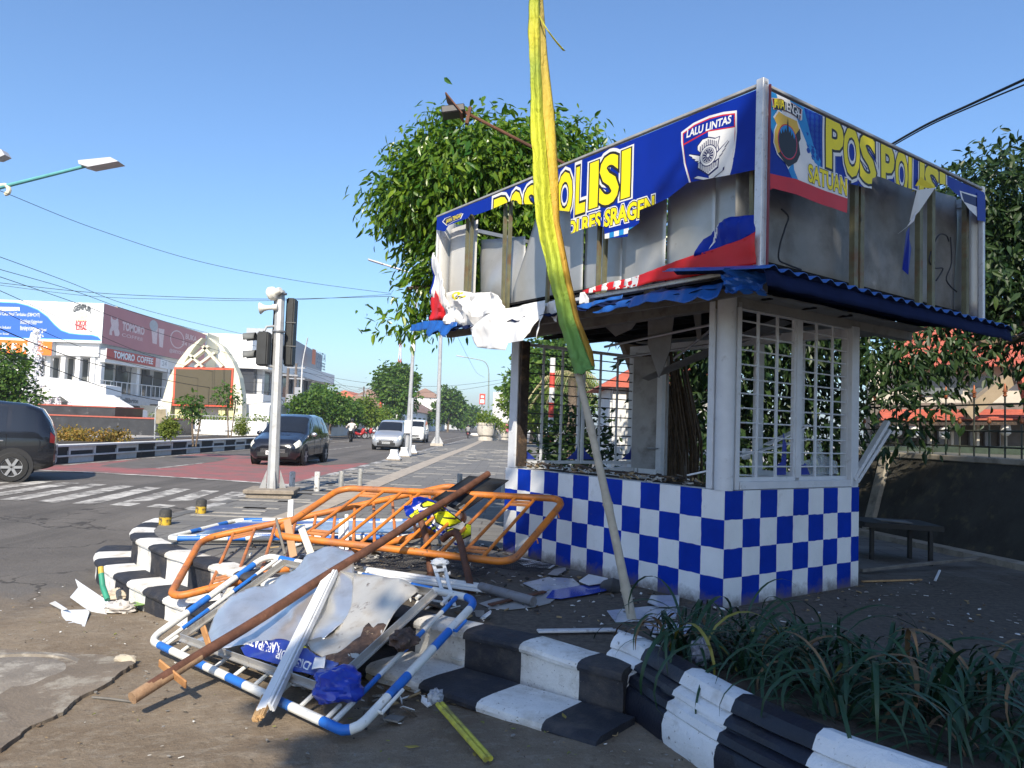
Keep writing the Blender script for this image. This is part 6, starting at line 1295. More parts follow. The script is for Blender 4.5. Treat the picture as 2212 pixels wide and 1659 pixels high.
# ================================================================== VEHICLES
def interp(tab, x):
    if x >= tab[0][0]: return list(tab[0][1:])
    for a, c in zip(tab, tab[1:]):
        if x >= c[0]:
            t = (a[0]-x)/(a[0]-c[0]); return [p*(1-t)+q*t for p, q in zip(a[1:], c[1:])]
    return list(tab[-1][1:])
def ringpt(st, k):
    zb, w, zw, wr, zt = st; lp = lambda a, b_, t: a+(b_-a)*t
    R = [(0, zb), (w*.82, zb), (w*.985, zb+.14), (w, (zb+zw)/2+.06), (w*.985, zw), (lp(w*.985, wr, .62), lp(zw, zt, .62)), (wr, zt-.05), (wr*.8, zt), (0, zt+.012)]
    s_ = 1 if k >= 0 else -1; k = abs(k); i = min(int(k), 7); t = k-i; a, c = R[i], R[i+1]
    return s_*lp(a[0], c[0], t), lp(a[1], c[1], t)
def car(name, label, st, paint, loc, rz, wheels=(1.32, -1.33), wr_=.31, plate='B 2347 W', group=None, glassx=((.15, -.52), (-.60, -1.18), (-1.26, -1.68)), wind=(1.02, .36), details=True, chrome=True, sc=1.0, van=False):
    t = thing(name, label, 'car', loc, rz, group); t.scale = (sc,)*3
    xs_ = sorted(set([s_[0] for s_ in st]+[st[0][0]+(st[-1][0]-st[0][0])*i/34 for i in range(35)]), reverse=True)
    ks = [i*.5 for i in range(17)]; ks = [-k for k in ks[::-1]][:-1]+ks
    q = MB(); n = len(ks)
    for x in xs_:
        s_ = interp(st, x)
        for k in ks: y, z = ringpt(s_, k); q.v.append(Vector((x, y, z)))
    for i in range(len(xs_)-1):
        for j in range(n-1): q.face((i*n+j, i*n+j+1, (i+1)*n+j+1, (i+1)*n+j))
    q.face(range(n)); q.face(range((len(xs_)-1)*n+n-1, (len(xs_)-1)*n-1, -1))
    body = q.build('body', paint, t, local=True, angle=42)
    M_gl = mat('tinted_car_glass', (.012, .014, .018), .06, var=0, spec=.7, coat=.3); M_bk = mat('black_car_plastic', (.018, .018, .019), .55, var=.1); M_ty = mat('tyre_rubber', (.022, .022, .022), .85, var=.2, vs=20); M_al = mat('alloy_wheel', (.42, .42, .43), .35, .7, var=.1)
    def patch(nm, x0, x1, k0, k1, m, off=.008, nx=8, nk=5, sides=(1, -1), par=None, taper=0):
        for sg in sides:
            q = MB()
            def f(a, c):
                x = x0+(x1-x0)*a; k = k0+(k1-k0)*c
                if taper: x += taper*(1-abs(2*c-1))*0+taper*c*(1 if a > .5 else -1)*0
                s_ = interp(st, x); y, z = ringpt(s_, k*sg); y2, z2 = ringpt(s_, (k+.05)*sg); y1, z1 = ringpt(s_, (k-.05)*sg)
                d = Vector((0, y2-y1, z2-z1)); nn = Vector((0, d.z, -d.y))*sg; nn = nn.normalized() if nn.length > 1e-6 else ZV
                sl = interp(st, x-.03)[4]-interp(st, x+.03)[4]
                if k > 6: nn = Vector((sl/.06, 0, 1)).normalized()
                return Vector((x, y, z))+nn*off
            q.grid(f, nx, nk); o = q.build(nm, m, par or t, local=True, angle=60)
    for x0, x1 in glassx: patch('side_window', x0, x1, 4.12, 5.75, M_gl)
    # windscreen and rear screen span the whole width
    for nm, (x0, x1) in (('windscreen', wind), ('rear_screen', (st[-1][0]+.05, st[-1][0]+.30))):
        q = MB()
        def f(a, c):
            x = x0+(x1-x0)*a; s_ = interp(st, x); k = 6.1+1.9*(1-abs(2*c-1)); sg = 1 if c < .5 else -1; y, z = ringpt(s_, k*sg)
            sl = (interp(st, x-.04)[4]-interp(st, x+.04)[4])/.08; return Vector((x, y, z))+Vector((sl, 0, 1)).normalized()*.008
        q.grid(f, 10, 12); q.build(nm, M_gl, t, local=True, angle=60)
    for x in wheels:
        for sg in (1, -1):
            w = interp(st, x)[1]
            q = MB(); M = Matrix.Rotation(rad(-90*sg), 3, 'X')
            q.lathe([(0, 0), (wr_+.075, 0), (wr_+.07, .012), (0, .012)], 28, (x, sg*(w-.008), wr_+.02), M, cap=False); q.build('wheel_arch', M_bk, t, local=True)
            q = MB(); q.lathe([(wr_*.62, -.19), (wr_*.93, -.19), (wr_, -.16), (wr_, -.03), (wr_*.93, .0), (wr_*.66, .004), (wr_*.62, -.02)], 28, (x, sg*(w+.03), wr_), M, cap=False); wl = q.build('wheel', M_ty, t, local=True)
            q = MB(); q.lathe([(0, -.012), (wr_*.14, -.01), (wr_*.16, -.03), (wr_*.64, -.035), (wr_*.64, -.18)], 24, (x, sg*(w+.03), wr_), M, cap=False); rim = q.build('rim', M_bk, wl, local=True)
            q = MB()
            for j in range(6):
                a = j*math.pi/3; d = Vector((math.cos(a), 0, math.sin(a))); c = Vector((x, sg*(w+.022), wr_)); q.beam(c+d*.02, c+d*wr_*.62, .055, .02, up=Vector((0, 1, 0)))
            q.lathe([(wr_*.60, -.02), (wr_*.655, -.016), (wr_*.655, -.04), (wr_*.60, -.04)], 24, (x, sg*(w+.03), wr_), M, cap=False); q.build('spokes', M_al, wl, local=True)
    fx = st[0][0]; M_hl = mat('headlight_glass', (.72, .70, .60), .15, var=.1, spec=.7, coat=.4); M_ch = mat('car_chrome', (.6, .6, .62), .15, .9, var=0); M_wp_ = mat('plate_white', (.75, .75, .75), .5, var=0)
    zg = st[1][4]
    patch('headlight', fx-.36, fx-.045, 3.75, 5.6, M_hl, .01, 6, 5)
    q = MB(); q.box((fx+.004, 0, zg-.12), (.03, .80, .13)); g_ = q.build('grille', M_bk, t, local=True, bev=.01)
    for dz in (-.045, 0, .045): q = MB(); q.box((fx+.022, 0, zg-.12+dz), (.012, .78, .016)); q.build('grille_bar', M_ch, g_, local=True, smooth=False)
    q = MB(); q.box((fx+.0, 0, .36), (.05, 1.0, .15)); q.build('air_intake', M_bk, t, local=True, bev=.015)
    q = MB(); q.box((fx+.035, 0, .42), (.015, .43, .125)); pt_ = q.build('number_plate', M_wp_ if plate[0] == 'B' else mat('plate_grey', (.35, .36, .36), .5), t, local=True, smooth=False)
    if details:
        tr = text_tris(plate, .02); bx_ = text_box(plate); q = MB(); k = .34/(bx_[1]-bx_[0])
        for tt in tr: q.poly([Vector((fx+.0445, (p[0]-bx_[0])*k-.17, .42-.035+(p[1]-bx_[2])*k*.9)) for p in tt])
        q.build('lettering', M_bk, pt_, local=True, smooth=False)
    for sg in (1, -1):
        q = blob((fx-.10, sg*.66, .42), .05, 1, 8, .0, 1); q.build('fog_lamp', M_hl, t, local=True)
        xm = wind[0]-.32; s_ = interp(st, xm); y, z = ringpt(s_, 4.0); q = blob((xm, sg*(y+.10), z+.07), .10, 2, 8, .1, 1, (.5, 1., .75)); q.build('mirror', paint if not chrome else mat('mirror_chrome', (.5, .5, .52), .2, .8, var=0) if sg > 0 else paint, t, local=True)
        for xd in (-.50, -1.12): y, z = ringpt(interp(st, xd), 3.6); q = MB(); q.box((xd+.05, sg*(y+.012), z), (.17, .02, .03)); q.build('door_handle', M_ch, t, local=True, bev=.006)
        for xd in (.22, -.56, -1.2):
            q = MB(); P = [Vector((xd, *ringpt(interp(st, xd), sg*k))) for k in (1.6, 2.2, 2.8, 3.4, 4.0)]; q.tube([p+Vector((0, sg*.002, 0)) for p in P], .005, 4); q.build('door_gap', M_bk, t, local=True)
        rx = st[-1][0]; q = MB()
        def f(a, c): x = rx+.03+.09*a; k = 3.5+1.0*c; s_ = interp(st, x); y, z = ringpt(s_, sg*k); return Vector((x-.004, y+sg*.008, z))
        q.grid(f, 4, 4); q.build('tail_light', mat('tail_light', (.13, .012, .012), .2, var=0, spec=.6), t, local=True)
    q = MB(); q.box((0, 0, .17), (3.2, 1.35, .08)); q.build('underbody', M_bk, t, local=True, smooth=False)
    return t
MPV = [(2.07, .30, .58, .52, .46, .64), (2.03, .24, .70, .60, .60, .74), (1.9, .21, .79, .68, .68, .84), (1.6, .2, .82, .78, .70, .92), (1.3, .2, .83, .86, .71, .99), (1.05, .20, .83, .92, .70, 1.06), (.62, .20, .83, .95, .66, 1.38), (.30, .20, .83, .96, .62, 1.59), (-.1, .20, .83, .97, .61, 1.67), (-.9, .20, .83, .98, .60, 1.68), (-1.5, .21, .82, 1.0, .59, 1.64), (-1.78, .24, .81, 1.0, .58, 1.54), (-1.95, .28, .79, .98, .60, 1.28), (-2.06, .32, .76, .94, .64, 1.02), (-2.09, .36, .68, .78, .56, .86)]
VAN = [(1.98, .30, .62, .62, .55, .78), (1.93, .24, .74, .72, .68, .92), (1.8, .2, .80, .82, .72, 1.04), (1.45, .2, .82, .95, .72, 1.22), (1.2, .2, .83, 1.0, .70, 1.40), (.80, .2, .83, 1.02, .68, 1.74), (.5, .2, .83, 1.04, .67, 1.84), (-.3, .2, .83, 1.05, .67, 1.88), (-1.5, .2, .83, 1.05, .67, 1.86), (-1.95, .26, .82, 1.04, .66, 1.78), (-2.08, .3, .80, 1.0, .68, 1.3), (-2.12, .36, .72, .8, .6, .9)]
P_black = mat('black_car_paint', (.008, .009, .014), .22, var=.1, coat=.8, spec=.5); P_dark = mat('dark_grey_car_paint', (.007, .008, .012), .24, var=.1, coat=.7); P_silver = mat('silver_car_paint', (.42, .44, .47), .32, .5, var=.05, coat=.5); P_white = mat('white_car_paint', (.72, .73, .74), .3, var=.03, coat=.5)
car('minivan', 'black minivan with pale headlights approaching behind the signal pole', MPV, P_black, (-7.5, 26.3, ROADZ), rad(-90.5), sc=1.0)
car('minivan', 'dark minivan crossing the zebra stripes beside the median', MPV, P_dark, (-11.75, 15.75, ROADZ), rad(209), plate='AD 91', sc=.99)
car('minivan', 'silver minivan driving up the avenue next to the camera pole', MPV, P_silver, (-6.75, 43.6, ROADZ), rad(-90), plate='AD 8412 K', sc=1.0)
car('minivan', 'white boxy van following the silver minivan', VAN, P_white, (-7.75, 63, ROADZ), rad(-89), plate='AD', details=False, wind=(1.36, .82), glassx=((.55, -.2), (-.28, -1.0), (-1.08, -1.8)), sc=1.0)
# ---- motorbikes
def motorbike(label, loc, rz, body, group=None, name='motorbike', sc=1.):
    t = thing(name, label, 'motorbike', loc, rz, group); t.scale = (sc,)*3
    M_bk = MATS['black_car_plastic']; M_ty = MATS['tyre_rubber']; M = Matrix.Rotation(rad(90), 3, 'X')
    for x in (.62, -.62):
        q = MB(); q.lathe([(.20, -.045), (.26, -.05), (.285, 0), (.26, .05), (.20, .045)], 20, (x, 0, .285), M, cap=False); wl = q.build('wheel', M_ty, t, local=True)
        q = MB(); q.lathe([(0, -.02), (.2, -.02), (.2, .02), (0, .02)], 10, (x, 0, .285), M, cap=False); q.build('hub', MATS['alloy_wheel'], wl, local=True)
    q = MB(); q.tube([(-.85, 0, .62), (-.5, 0, .6), (-.1, 0, .48), (.2, 0, .38), (.42, 0, .55), (.50, 0, .85), (.46, 0, .98)], [.07, .14, .14, .12, .16, .17, .08], 12, sx=1.0); q.build('body', body, t, local=True)
    q = MB(); q.tube([(-.75, 0, .76), (-.4, 0, .77), (-.02, 0, .70)], [.08, .12, .09], 10); q.build('seat', M_bk, t, local=True)
    q = MB(); q.tube([(.62, 0, .285), (.5, 0, .8)], .035, 8); q.build('fork', M_bk, t, local=True)
    q = MB(); q.tube([(.36, -.34, 1.0), (.44, -.15, 1.02), (.44, .15, 1.02), (.36, .34, 1.0)], .016, 8); q.build('handlebar', M_bk, t, local=True)
    for sg in (1, -1): q = MB(); q.tube([(.42, sg*.2, 1.02), (.38, sg*.3, 1.2)], .008, 5); q.box((.37, sg*.32, 1.22), (.02, .12, .08)); q.build('mirror', M_bk, t, local=True)
    q = blob((.60, 0, .86), .10, 1, 8, 0, 1, (.6, 1.1, .9)); q.build('headlight', MATS['headlight_glass'], t, local=True)
    q = MB(); q.box((.66, 0, .98), (.02, .26, .09)); q.build('number_plate', MATS['plate_white'], t, local=True, smooth=False)
    q = MB(); q.tube([(.80, 0, .52), (.66, 0, .60), (.48, 0, .56)], .05, 8); q.build('fender', body, t, local=True)
    return t
def skinmesh(name, chains, mats, parent, lv=1):
    """one continuous figure: joints as vertices with a radius each"""
    bm = bmesh.new(); sk = bm.verts.layers.skin.verify(); vs = {}
    for ch in chains:
        prev = None
        for key, co, r in ch:
            if key not in vs:
                v = bm.verts.new(co); v[sk].radius = (r, r) if not isinstance(r, tuple) else r; vs[key] = v
            if prev is not None and bm.edges.get((prev, vs[key])) is None: bm.edges.new((prev, vs[key]))
            prev = vs[key]
    list(vs.values())[0][sk].use_root = True
    me = bpy.data.meshes.new(name); bm.to_mesh(me); bm.free(); o = bpy.data.objects.new(name, me); COL.objects.link(o)
    o.modifiers.new('skin', 'SKIN'); sb = o.modifiers.new('sub', 'SUBSURF'); sb.levels = lv; sb.render_levels = lv
    dg = bpy.context.evaluated_depsgraph_get(); m2 = bpy.data.meshes.new_from_object(o.evaluated_get(dg)); bpy.data.objects.remove(o); bpy.data.meshes.remove(me)
    m2.materials.clear()
    for m in mats: m2.materials.append(m)
    for p in m2.polygons: p.use_smooth = True
    o = bpy.data.objects.new(name, m2); COL.objects.link(o); o.parent = parent; return o
def rider(label, loc, rz, shirt, trousers, helmet, sc=1.):
    t = thing('person', label, 'person', loc, rz); t.scale = (sc,)*3
    M_skin = mat('skin', (.30, .17, .11), .6, var=.05)
    tor = ('pel', (-.28, 0, .86), .15)
    ch = [[tor, ('waist', (-.25, 0, 1.02), .145), ('chest', (-.18, 0, 1.24), .17), ('neck', (-.14, 0, 1.42), .06), ('head0', (-.12, 0, 1.52), .085), ('head1', (-.11, 0, 1.62), .08)]]
    for s_ in (1, -1):
        ch.append([('chest', (-.18, 0, 1.24), .17), ('sh%d' % s_, (-.15, .21*s_, 1.32), .075), ('el%d' % s_, (.05, .36*s_, 1.10), .055), ('wr%d' % s_, (.32, .33*s_, 1.04), .038), ('hd%d' % s_, (.38, .31*s_, 1.02), .04)])
        ch.append([tor, ('hip%d' % s_, (-.2, .13*s_, .80), .11), ('kn%d' % s_, (.22, .2*s_, .72), .08), ('an%d' % s_, (.06, .2*s_, .36), .05), ('ft%d' % s_, (.2, .21*s_, .31), .04)])
    b_ = skinmesh('body', ch, [shirt, trousers, M_skin], t)
    for p in b_.data.polygons:
        c = p.center; p.material_index = 1 if c.z < .93 else 2 if (c.z > 1.42 or c.x > .30 and c.z > .95) else 0
    q = blob((-.12, 0, 1.60), .135, 1, 10, 0, 1, (1.08, .95, 1.05)); hm = q.build('helmet', helmet, t, local=True); q = MB(); q.grid(lambda a, c: Vector((-.12+.147*math.cos((a-.5)*2), .138*math.sin((a-.5)*2), 1.54+.1*c)), 8, 2); q.build('visor', MATS['tinted_car_glass'], hm, local=True)
    return t
M_bkbike = mat('black_bike_paint', (.012, .012, .013), .3, var=.1, coat=.5); M_redbike = mat('red_bike_paint', (.35, .02, .02), .3, var=.1, coat=.5)
motorbike('black scooter ridden towards the crossing in the far lane', (-11.75, 56.3, ROADZ), rad(-84), M_bkbike)
rider('rider in a pale jacket and dark helmet on the black scooter', (-11.75, 56.3, ROADZ), rad(-84), mat('pale_jacket', (.55, .50, .47), .8), mat('dark_trousers', (.03, .03, .04), .8), mat('dark_helmet', (.03, .03, .03), .3, coat=.5))
motorbike('red motorbike seen from behind far down the avenue', (-5.1, 92, ROADZ), rad(92), M_redbike)
rider('rider in a grey shirt on the red motorbike', (-5.1, 92, ROADZ), rad(92), mat('grey_shirt', (.22, .22, .22), .8), MATS['dark_trousers'], MATS['dark_helmet'])
for (x, y, a, m, lab) in ((-13.6, 68, 20, M_redbike, 'red motorbike first in the row parked before the shops'), (-13.7, 70, 25, M_bkbike, 'black motorbike parked between two red ones'), (-13.7, 72.2, 15, M_redbike, 'red motorbike parked between two black ones'), (-13.8, 75, 30, M_bkbike, 'black motorbike parked under the low dark tree'), (-13.7, 78, 20, M_bkbike, 'black motorbike last in the row parked before the shops')):
    motorbike(lab, (x, y, ROADZ), rad(a), m, 'motorbikes parked in front of the shops')
for (x, y, a, m, lab) in ((2.2, 66, 100, M_bkbike, 'black motorbike parked next to the planter pots'), (2.9, 67, 80, M_redbike, 'red motorbike parked on the pavement beyond the pots'), (3.6, 66.5, 95, M_bkbike, 'black motorbike parked beyond the red one at the pots')): motorbike(lab, (x, y, 0), rad(a), m, 'motorbikes beyond the pots')
# ================================================================== STREET FURNITURE
M_galv = mat('galvanised_pole', (.42, .43, .44), .5, .35, var=.12, vs=6, stain=((.26, .25, .24), .52, .7, 9, .6), stain2=((.6, .6, .6), .62, .72, 22, .6)); M_conc = mat('old_concrete', (.25, .215, .175), .95, var=.2, vs=8, stain=((.13, .11, .09), .5, .7, 12, .8), bump=.9, bs=40)
def polebox(q, c, s_): q.box(c, s_); return q
SB = gr(588, 1072, 0)
sg_ = thing('traffic_signal', 'octagonal traffic signal pole with loudspeakers on a concrete plinth', 'traffic signal', tuple(SB))
q = MB(); q.lathe([(.36*1.3, 0), (.36*1.3, .055), (.52, .07), (.52, .115), (.50, .125)], 4, SB, Matrix.Rotation(rad(45+8), 3, 'Z')); q.build('plinth', M_conc, sg_, smooth=False)
p_top = at(606, 628, 11.9); tip = Vector((p_top.x, p_top.y, p_top.z)); bot = SB+ZV*.12
q = MB(); q.tube([bot, bot.lerp(tip, .5), tip], [.09, .08, .072], 8); q.build('pole', M_galv, sg_, angle=20)
for k in range(4):
    a = k*math.pi/2+.5; d = Vector((math.cos(a), math.sin(a), 0)); q = MB(); q.slab([bot+d*.1, bot+d*.2, bot+d*.1+ZV*.28], d.cross(ZV), .012); q.build('base_fin', M_galv, sg_, smooth=False)
for f_ in (.985, .79): p = bot.lerp(tip, f_); q = MB(); q.tube([p-ZV*.012, p+ZV*.012], .105, 12); q.build('clamp', MATS['grey_steel'], sg_)
M_sig = mat('signal_black', (.025, .027, .029), .55, var=.2, vs=8, stain=((.2, .2, .2), .66, .72, 14, .8)); M_horn = mat('white_horn', (.66, .64, .58), .5, var=.06)
def sigbox(x0, y0, x1, y1, Y, dep, nm='signal_head'):
    a = at(x0, y1, Y); c = at(x1, y0, Y); q = MB(); q.box(((a.x+c.x)/2, Y, (a.z+c.z)/2), (c.x-a.x, dep, c.z-a.z)); return q.build(nm, M_sig, sg_, smooth=False, bev=.02, bevseg=2), a, c
h1, a, c = sigbox(615, 646, 641, 791, 12.1, .22); h2, _, _ = sigbox(588, 640, 600, 790, 12.12, .2); h3, a3, c3 = sigbox(556, 718, 584, 790, 11.75, .22)
for yy in (697, 748): p = at(628, yy, 12.0); q = MB(); q.box((p.x, 11.985, p.z), (.17, .012, .012)); q.build('section_seam', mat('seam_grey', (.12, .12, .12), .7), h1, smooth=False)
for yy in (730, 768):
    p = at(552, yy, 11.75); q = MB()
    def vis(a_, c_, p=p): t = -math.pi*.1+math.pi*1.2*a_; return p+Vector((-.17*c_-.02*c_*math.sin(t), -.085*math.cos(t)*1.0, .085*math.sin(t)-.02*c_))
    q.grid(vis, 12, 4); q.build('visor', mat('worn_visor', (.12, .125, .125), .7, var=.3), h3, thick=.006)
q = MB(); q.tube([at(570, 716, 11.75), at(576, 706, 11.8), at(600, 704, 11.9)], .02, 8); q.build('bracket', M_galv, sg_); q = MB(); q.tube([at(575, 790, 11.75), at(602, 794, 11.9)], .02, 8); q.build('bracket', M_galv, sg_)
c1 = at(589, 634, 11.8); q = MB(); q.lathe([(.0, -.05), (.10, -.05), (.115, -.02), (.10, .04), (.06, .07), (.045, .16)], 20, c1, Matrix.Rotation(rad(70), 3, 'Y') @ Matrix.Rotation(rad(20), 3, 'X')); q.build('loudspeaker', M_horn, sg_)
c1 = at(562, 666, 11.8); q = MB(); q.lathe([(.095, 0), (.085, .012), (.05, .06), (.038, .12), (.036, .19), (.05, .20), (.05, .27), (.02, .28)], 20, c1, Matrix.Rotation(rad(84), 3, 'Y'), cap=True); q.build('loudspeaker', M_horn, sg_)
# bollards
M_bold = mat('bollard_black', (.045, .045, .045), .8, var=.2, stain=((.2, .18, .15), .55, .72, 12, .7)); M_boly = mat('bollard_yellow', (.50, .33, .03), .75, var=.15, stain=((.06, .05, .04), .48, .56, 26, .9))
for i, (x, y) in enumerate(((-3.70, 8.3), (-3.76, 9.4))):
    t = thing('stub_bollard', 'short black and yellow concrete bollard by the kerb corner'+(' nearest the steps' if i == 0 else ', next to the signal plinth'), 'bollard', (x, y, 0), group='short yellow bollards')
    q = MB(); q.lathe([(.062, 0), (.064, .085)], 18, (x, y, 0)); q.build('yellow_base', M_boly, t); q = MB(); q.lathe([(.064, .086), (.062, .15), (.055, .165), (.03, .178), (0, .182)], 18, (x, y, 0)); q.build('black_top', M_bold, t)
M_bw = mat('peeling_white_bollard', (.55, .55, .54), .75, var=.1, stain=((.16, .14, .12), .52, .6, 18, .85)); M_bg = mat('bare_steel_bollard', (.30, .30, .29), .6, .4, var=.2, stain=((.55, .55, .53), .56, .64, 14, .8))
for i, (px_, py_, m, lab) in enumerate(((630, 1061, M_bw, 'peeling white bollard right beside the signal plinth'), (684, 1061, M_bw, 'peeling white and grey bollard, second from the signal plinth'), (736, 1058, M_bg, 'bare steel bollard half hidden behind the orange bar'), (777, 1050, M_bg, 'bare steel bollard behind the orange barrier top'), (992, 1062, M_bg, 'bare steel bollard behind the black plate'), (1088, 1085, M_bg, 'bare steel bollard beside the checked wall edge'))):
    p = gr(px_, py_, 0); q = MB(); q.lathe([(.047, 0), (.047, .31), (.042, .325), (0, .33)], 16, p); one('post_bollard', q, m, lab, 'bollard', group='steel post bollards')
# white bell-shaped blocks and a far one
for i, (px_, py_, lab) in enumerate(((851, 994, 'white bell-shaped concrete block nearest the crossing'), (873, 987, 'white bell-shaped concrete block around the camera pole foot'), (890, 980, 'white bell-shaped concrete block behind the camera pole'), (1025, 942, 'white concrete block in front of the planter pots'))):
    p = gr(px_, py_, 0); k = .62 if i < 3 else 1.5; t = thing('concrete_block', lab, 'concrete block', tuple(p), group='white bell-shaped blocks'); R45 = Matrix.Rotation(rad(45), 3, 'Z')
    q = MB(); q.lathe([(.53*k, 0), (.53*k, .07*k)], 4, p, R45); q.build('dark_base', M_conc, t, smooth=False)
    q = MB(); q.lathe([(.47*k, .071*k), (.45*k, .12*k), (.36*k, .2*k), (.28*k, .32*k), (.25*k, .47*k), (.27*k, .52*k), (.27*k, .55*k)] if i < 3 else [(.5*k, .07*k), (.35*k, .22*k)], 4, p, R45); q.build('white_body', mat('white_block_paint', (.72, .72, .71), .7, var=.05), t, smooth=False)
# lamp and camera poles
def lamp(name, label, base, top, arm, head, r=.07, m=M_galv, extra=None):
    t = thing(name, label, 'lamp post', tuple(base)); q = MB(); q.tube([base, base.lerp(top, .5), top], [r, r*.8, r*.6], 10); q.build('pole', m, t)
    q = MB(); q.tube(smooth_path([top]+arm, 5), r*.45, 8); q.build('arm', m, t)
    d = (arm[-1]-(arm[-2] if len(arm) > 1 else top)).normalized(); q = MB(); q.beam(arm[-1]-d*.05, arm[-1]+d*head, head*.32, head*.12); q.build('lamp_head', mat('lamp_head_grey', (.45, .45, .47), .5, .2), t, smooth=False, bev=.02)
    return t
b_ = gr(878, 985, 0); t = lamp('camera_pole', 'tall grey street lamp pole with control boxes and a camera', b_, at(900, 640, b_.y), [at(899, 598, b_.y), at(872, 585, b_.y), at(825, 570, b_.y)], .55, .085)
for x, y, w_, h_ in ((893, 745, 9, 28), (881, 922, 14, 28)): a = at(x, y, b_.y-.1); q = MB(); q.box(a, (w_*b_.y/1640, .16, h_*b_.y/1640)); q.build('control_box', mat('box_white', (.66, .66, .65), .5), t, smooth=False, bev=.01)
q = MB(); q.tube([gr(886, 986, 0), at(891, 860, b_.y)], .045, 8); q.build('conduit', M_galv, t); q = MB(); a = at(905, 716, b_.y-.1); q.beam(a, a+Vector((.28, -.15, .12)), .09, .09); q.build('camera', mat('camera_grey', (.3, .3, .3), .4), t, smooth=False)
b_ = gr(944, 963, 0); t = thing('steel_mast', 'slim bare steel mast with finned foot at the pavement edge', 'mast', tuple(b_)); q = MB(); q.tube([b_, at(953, 700, b_.y), at(956, 600, b_.y)], [.13, .1, .09], 10); q.build('pole', M_galv, t)
q = MB(); q.lathe([(.5, 0), (.5, .12), (.3, .14)], 4, b_, Matrix.Rotation(rad(45), 3, 'Z')); q.build('foot', mat('cream_foot', (.45, .40, .33), .85), t, smooth=False)
for s_ in (1, -1): q = MB(); q.slab([b_+vec(.1*s_, 0, .13), b_+vec(.36*s_, 0, .13), b_+vec(.1*s_, 0, .6)], (0, 1, 0), .03); q.build('fin', M_galv, t, smooth=False)
b_ = gr(1056, 939, 0); Yb = 78; b_ = Vector((at(1056, 900, Yb).x, Yb, 0)); lamp('street_lamp', 'green curved street lamp behind the planter pots', b_, at(1056, 806, Yb), [at(1054, 792, Yb), at(1046, 781, Yb), at(1030, 776, Yb), at(1002, 771, Yb)], .8, .11, mat('green_grey_pole', (.24, .29, .27), .5, .2))
b_ = Vector((at(648, 900, 62).x, 62, ROADZ)); lamp('street_lamp', 'pale bent street lamp beside the corner cafe', b_, at(653, 790, 62), [at(656, 770, 62), at(662, 742, 62)], .5, .10, mat('pale_pole', (.5, .5, .5), .5))
Yb = 110; b_ = Vector((at(787, 905, Yb).x, Yb, ROADZ)); lamp('street_lamp', 'slim street lamp far behind the signboard trees', b_, at(789, 850, Yb), [at(796, 838, Yb), at(815, 832, Yb), at(842, 826, Yb)], .8, .12)
# teal lamp over the median with pale scroll
tl = thing('street_lamp', 'teal street lamp arm with flat lamp head and cream scroll over the road', 'lamp post', (-14.6, 20.4, ROADZ)); M_teal = mat('teal_paint', (.10, .32, .33), .5, var=.1)
Yt = 20.4; q = MB(); q.tube([(-14.6, Yt, ROADZ), (-14.6, Yt, 6.2), at(-46, 392, Yt)], [.13, .09, .07], 10); q.build('pole', M_teal, tl)
q = MB(); q.tube([at(-60, 425, Yt), at(0, 405, Yt), at(100, 380, Yt), at(196, 356, Yt)], [.06, .055, .05, .045], 10); q.build('arm', M_teal, tl)
a, c = at(176, 352, Yt), at(254, 347, Yt); q = MB(); q.hexa([at(168, 355, Yt-.16), at(190, 362, Yt-.16), at(190, 362, Yt+.16), at(168, 355, Yt+.16), at(168, 346, Yt-.16), at(172, 345, Yt-.16), at(172, 345, Yt+.16), at(168, 346, Yt+.16)])
q = MB(); n_ = 0; prof = [(168, 346), (238, 339), (255, 348), (190, 360), (170, 354)]; P0 = [at(x, y, Yt-.2) for x, y in prof]; q.slab(P0, (0, 1, 0), .4); q.build('lamp_head', mat('lamp_head_grey', (.45, .45, .47), .5, .2), tl, smooth=False)
q = MB(); q.tube([at(10+14*math.cos(t_)*(1-.06*k), 412+14*math.sin(t_)*(1-.06*k), Yt) for k, t_ in enumerate([-2.6+.5*i for i in range(9)])], .06, 8); q.build('scroll', mat('cream_scroll', (.62, .58, .44), .6), tl)
q = MB(); q.slab([at(x, y, Yt) for x, y in ((-30, 325), (2, 322), (10, 334), (-8, 342), (-30, 340))], (0, 1, 0), .3); q.build('lamp_head', MATS['lamp_head_grey'], tl, smooth=False); q = MB(); q.tube([at(-60, 420, Yt), at(-40, 350, Yt), at(-20, 335, Yt)], .05, 8); q.build('arm', M_teal, tl)
# pedestrian warning sign
Yp = 62; c = at(692, 890, Yp); t = thing('warning_sign', 'yellow diamond pedestrian warning sign behind the black minivan', 'sign', (c.x, Yp, ROADZ)); q = MB(); q.tube([(c.x, Yp, ROADZ), (c.x, Yp, c.z)], .04, 8); q.build('post', M_galv, t)
s_ = .52; q = MB(); q.slab([c+vec(-s_, -.05, 0), c+vec(0, -.05, -s_), c+vec(s_, -.05, 0), c+vec(0, -.05, s_)], (0, -1, 0), .02); q.build('plate', mat('sign_yellow', (.80, .36, .02), .5), t, smooth=False)
sh = Sheet(lambda x, z, off: c+vec(x, -.075-off*4, z), -.4, .4, [(-.4, -.4), (.4, -.4)], [(-.4, .4), (.4, .4)], 1, 1)
for pg in ([(-.04, .16), (.04, .16), (.05, .24), (-.05, .24)], [(-.07, .13), (.07, .13), (.06, -.08), (-.06, -.08)], [(-.05, -.08), (.02, -.08), (-.12, -.28), (-.17, -.26)], [(-.01, -.08), (.06, -.08), (.16, -.26), (.11, -.28)], [(.06, .12), (.17, -.02), (.14, -.04), (.04, .06)], [(-.06, .12), (-.17, .02), (-.14, -.01), (-.04, .06)]): sh.poly(pg, 1, 0)
sh.build('walking_figure', MATS['black_car_plastic'], t)
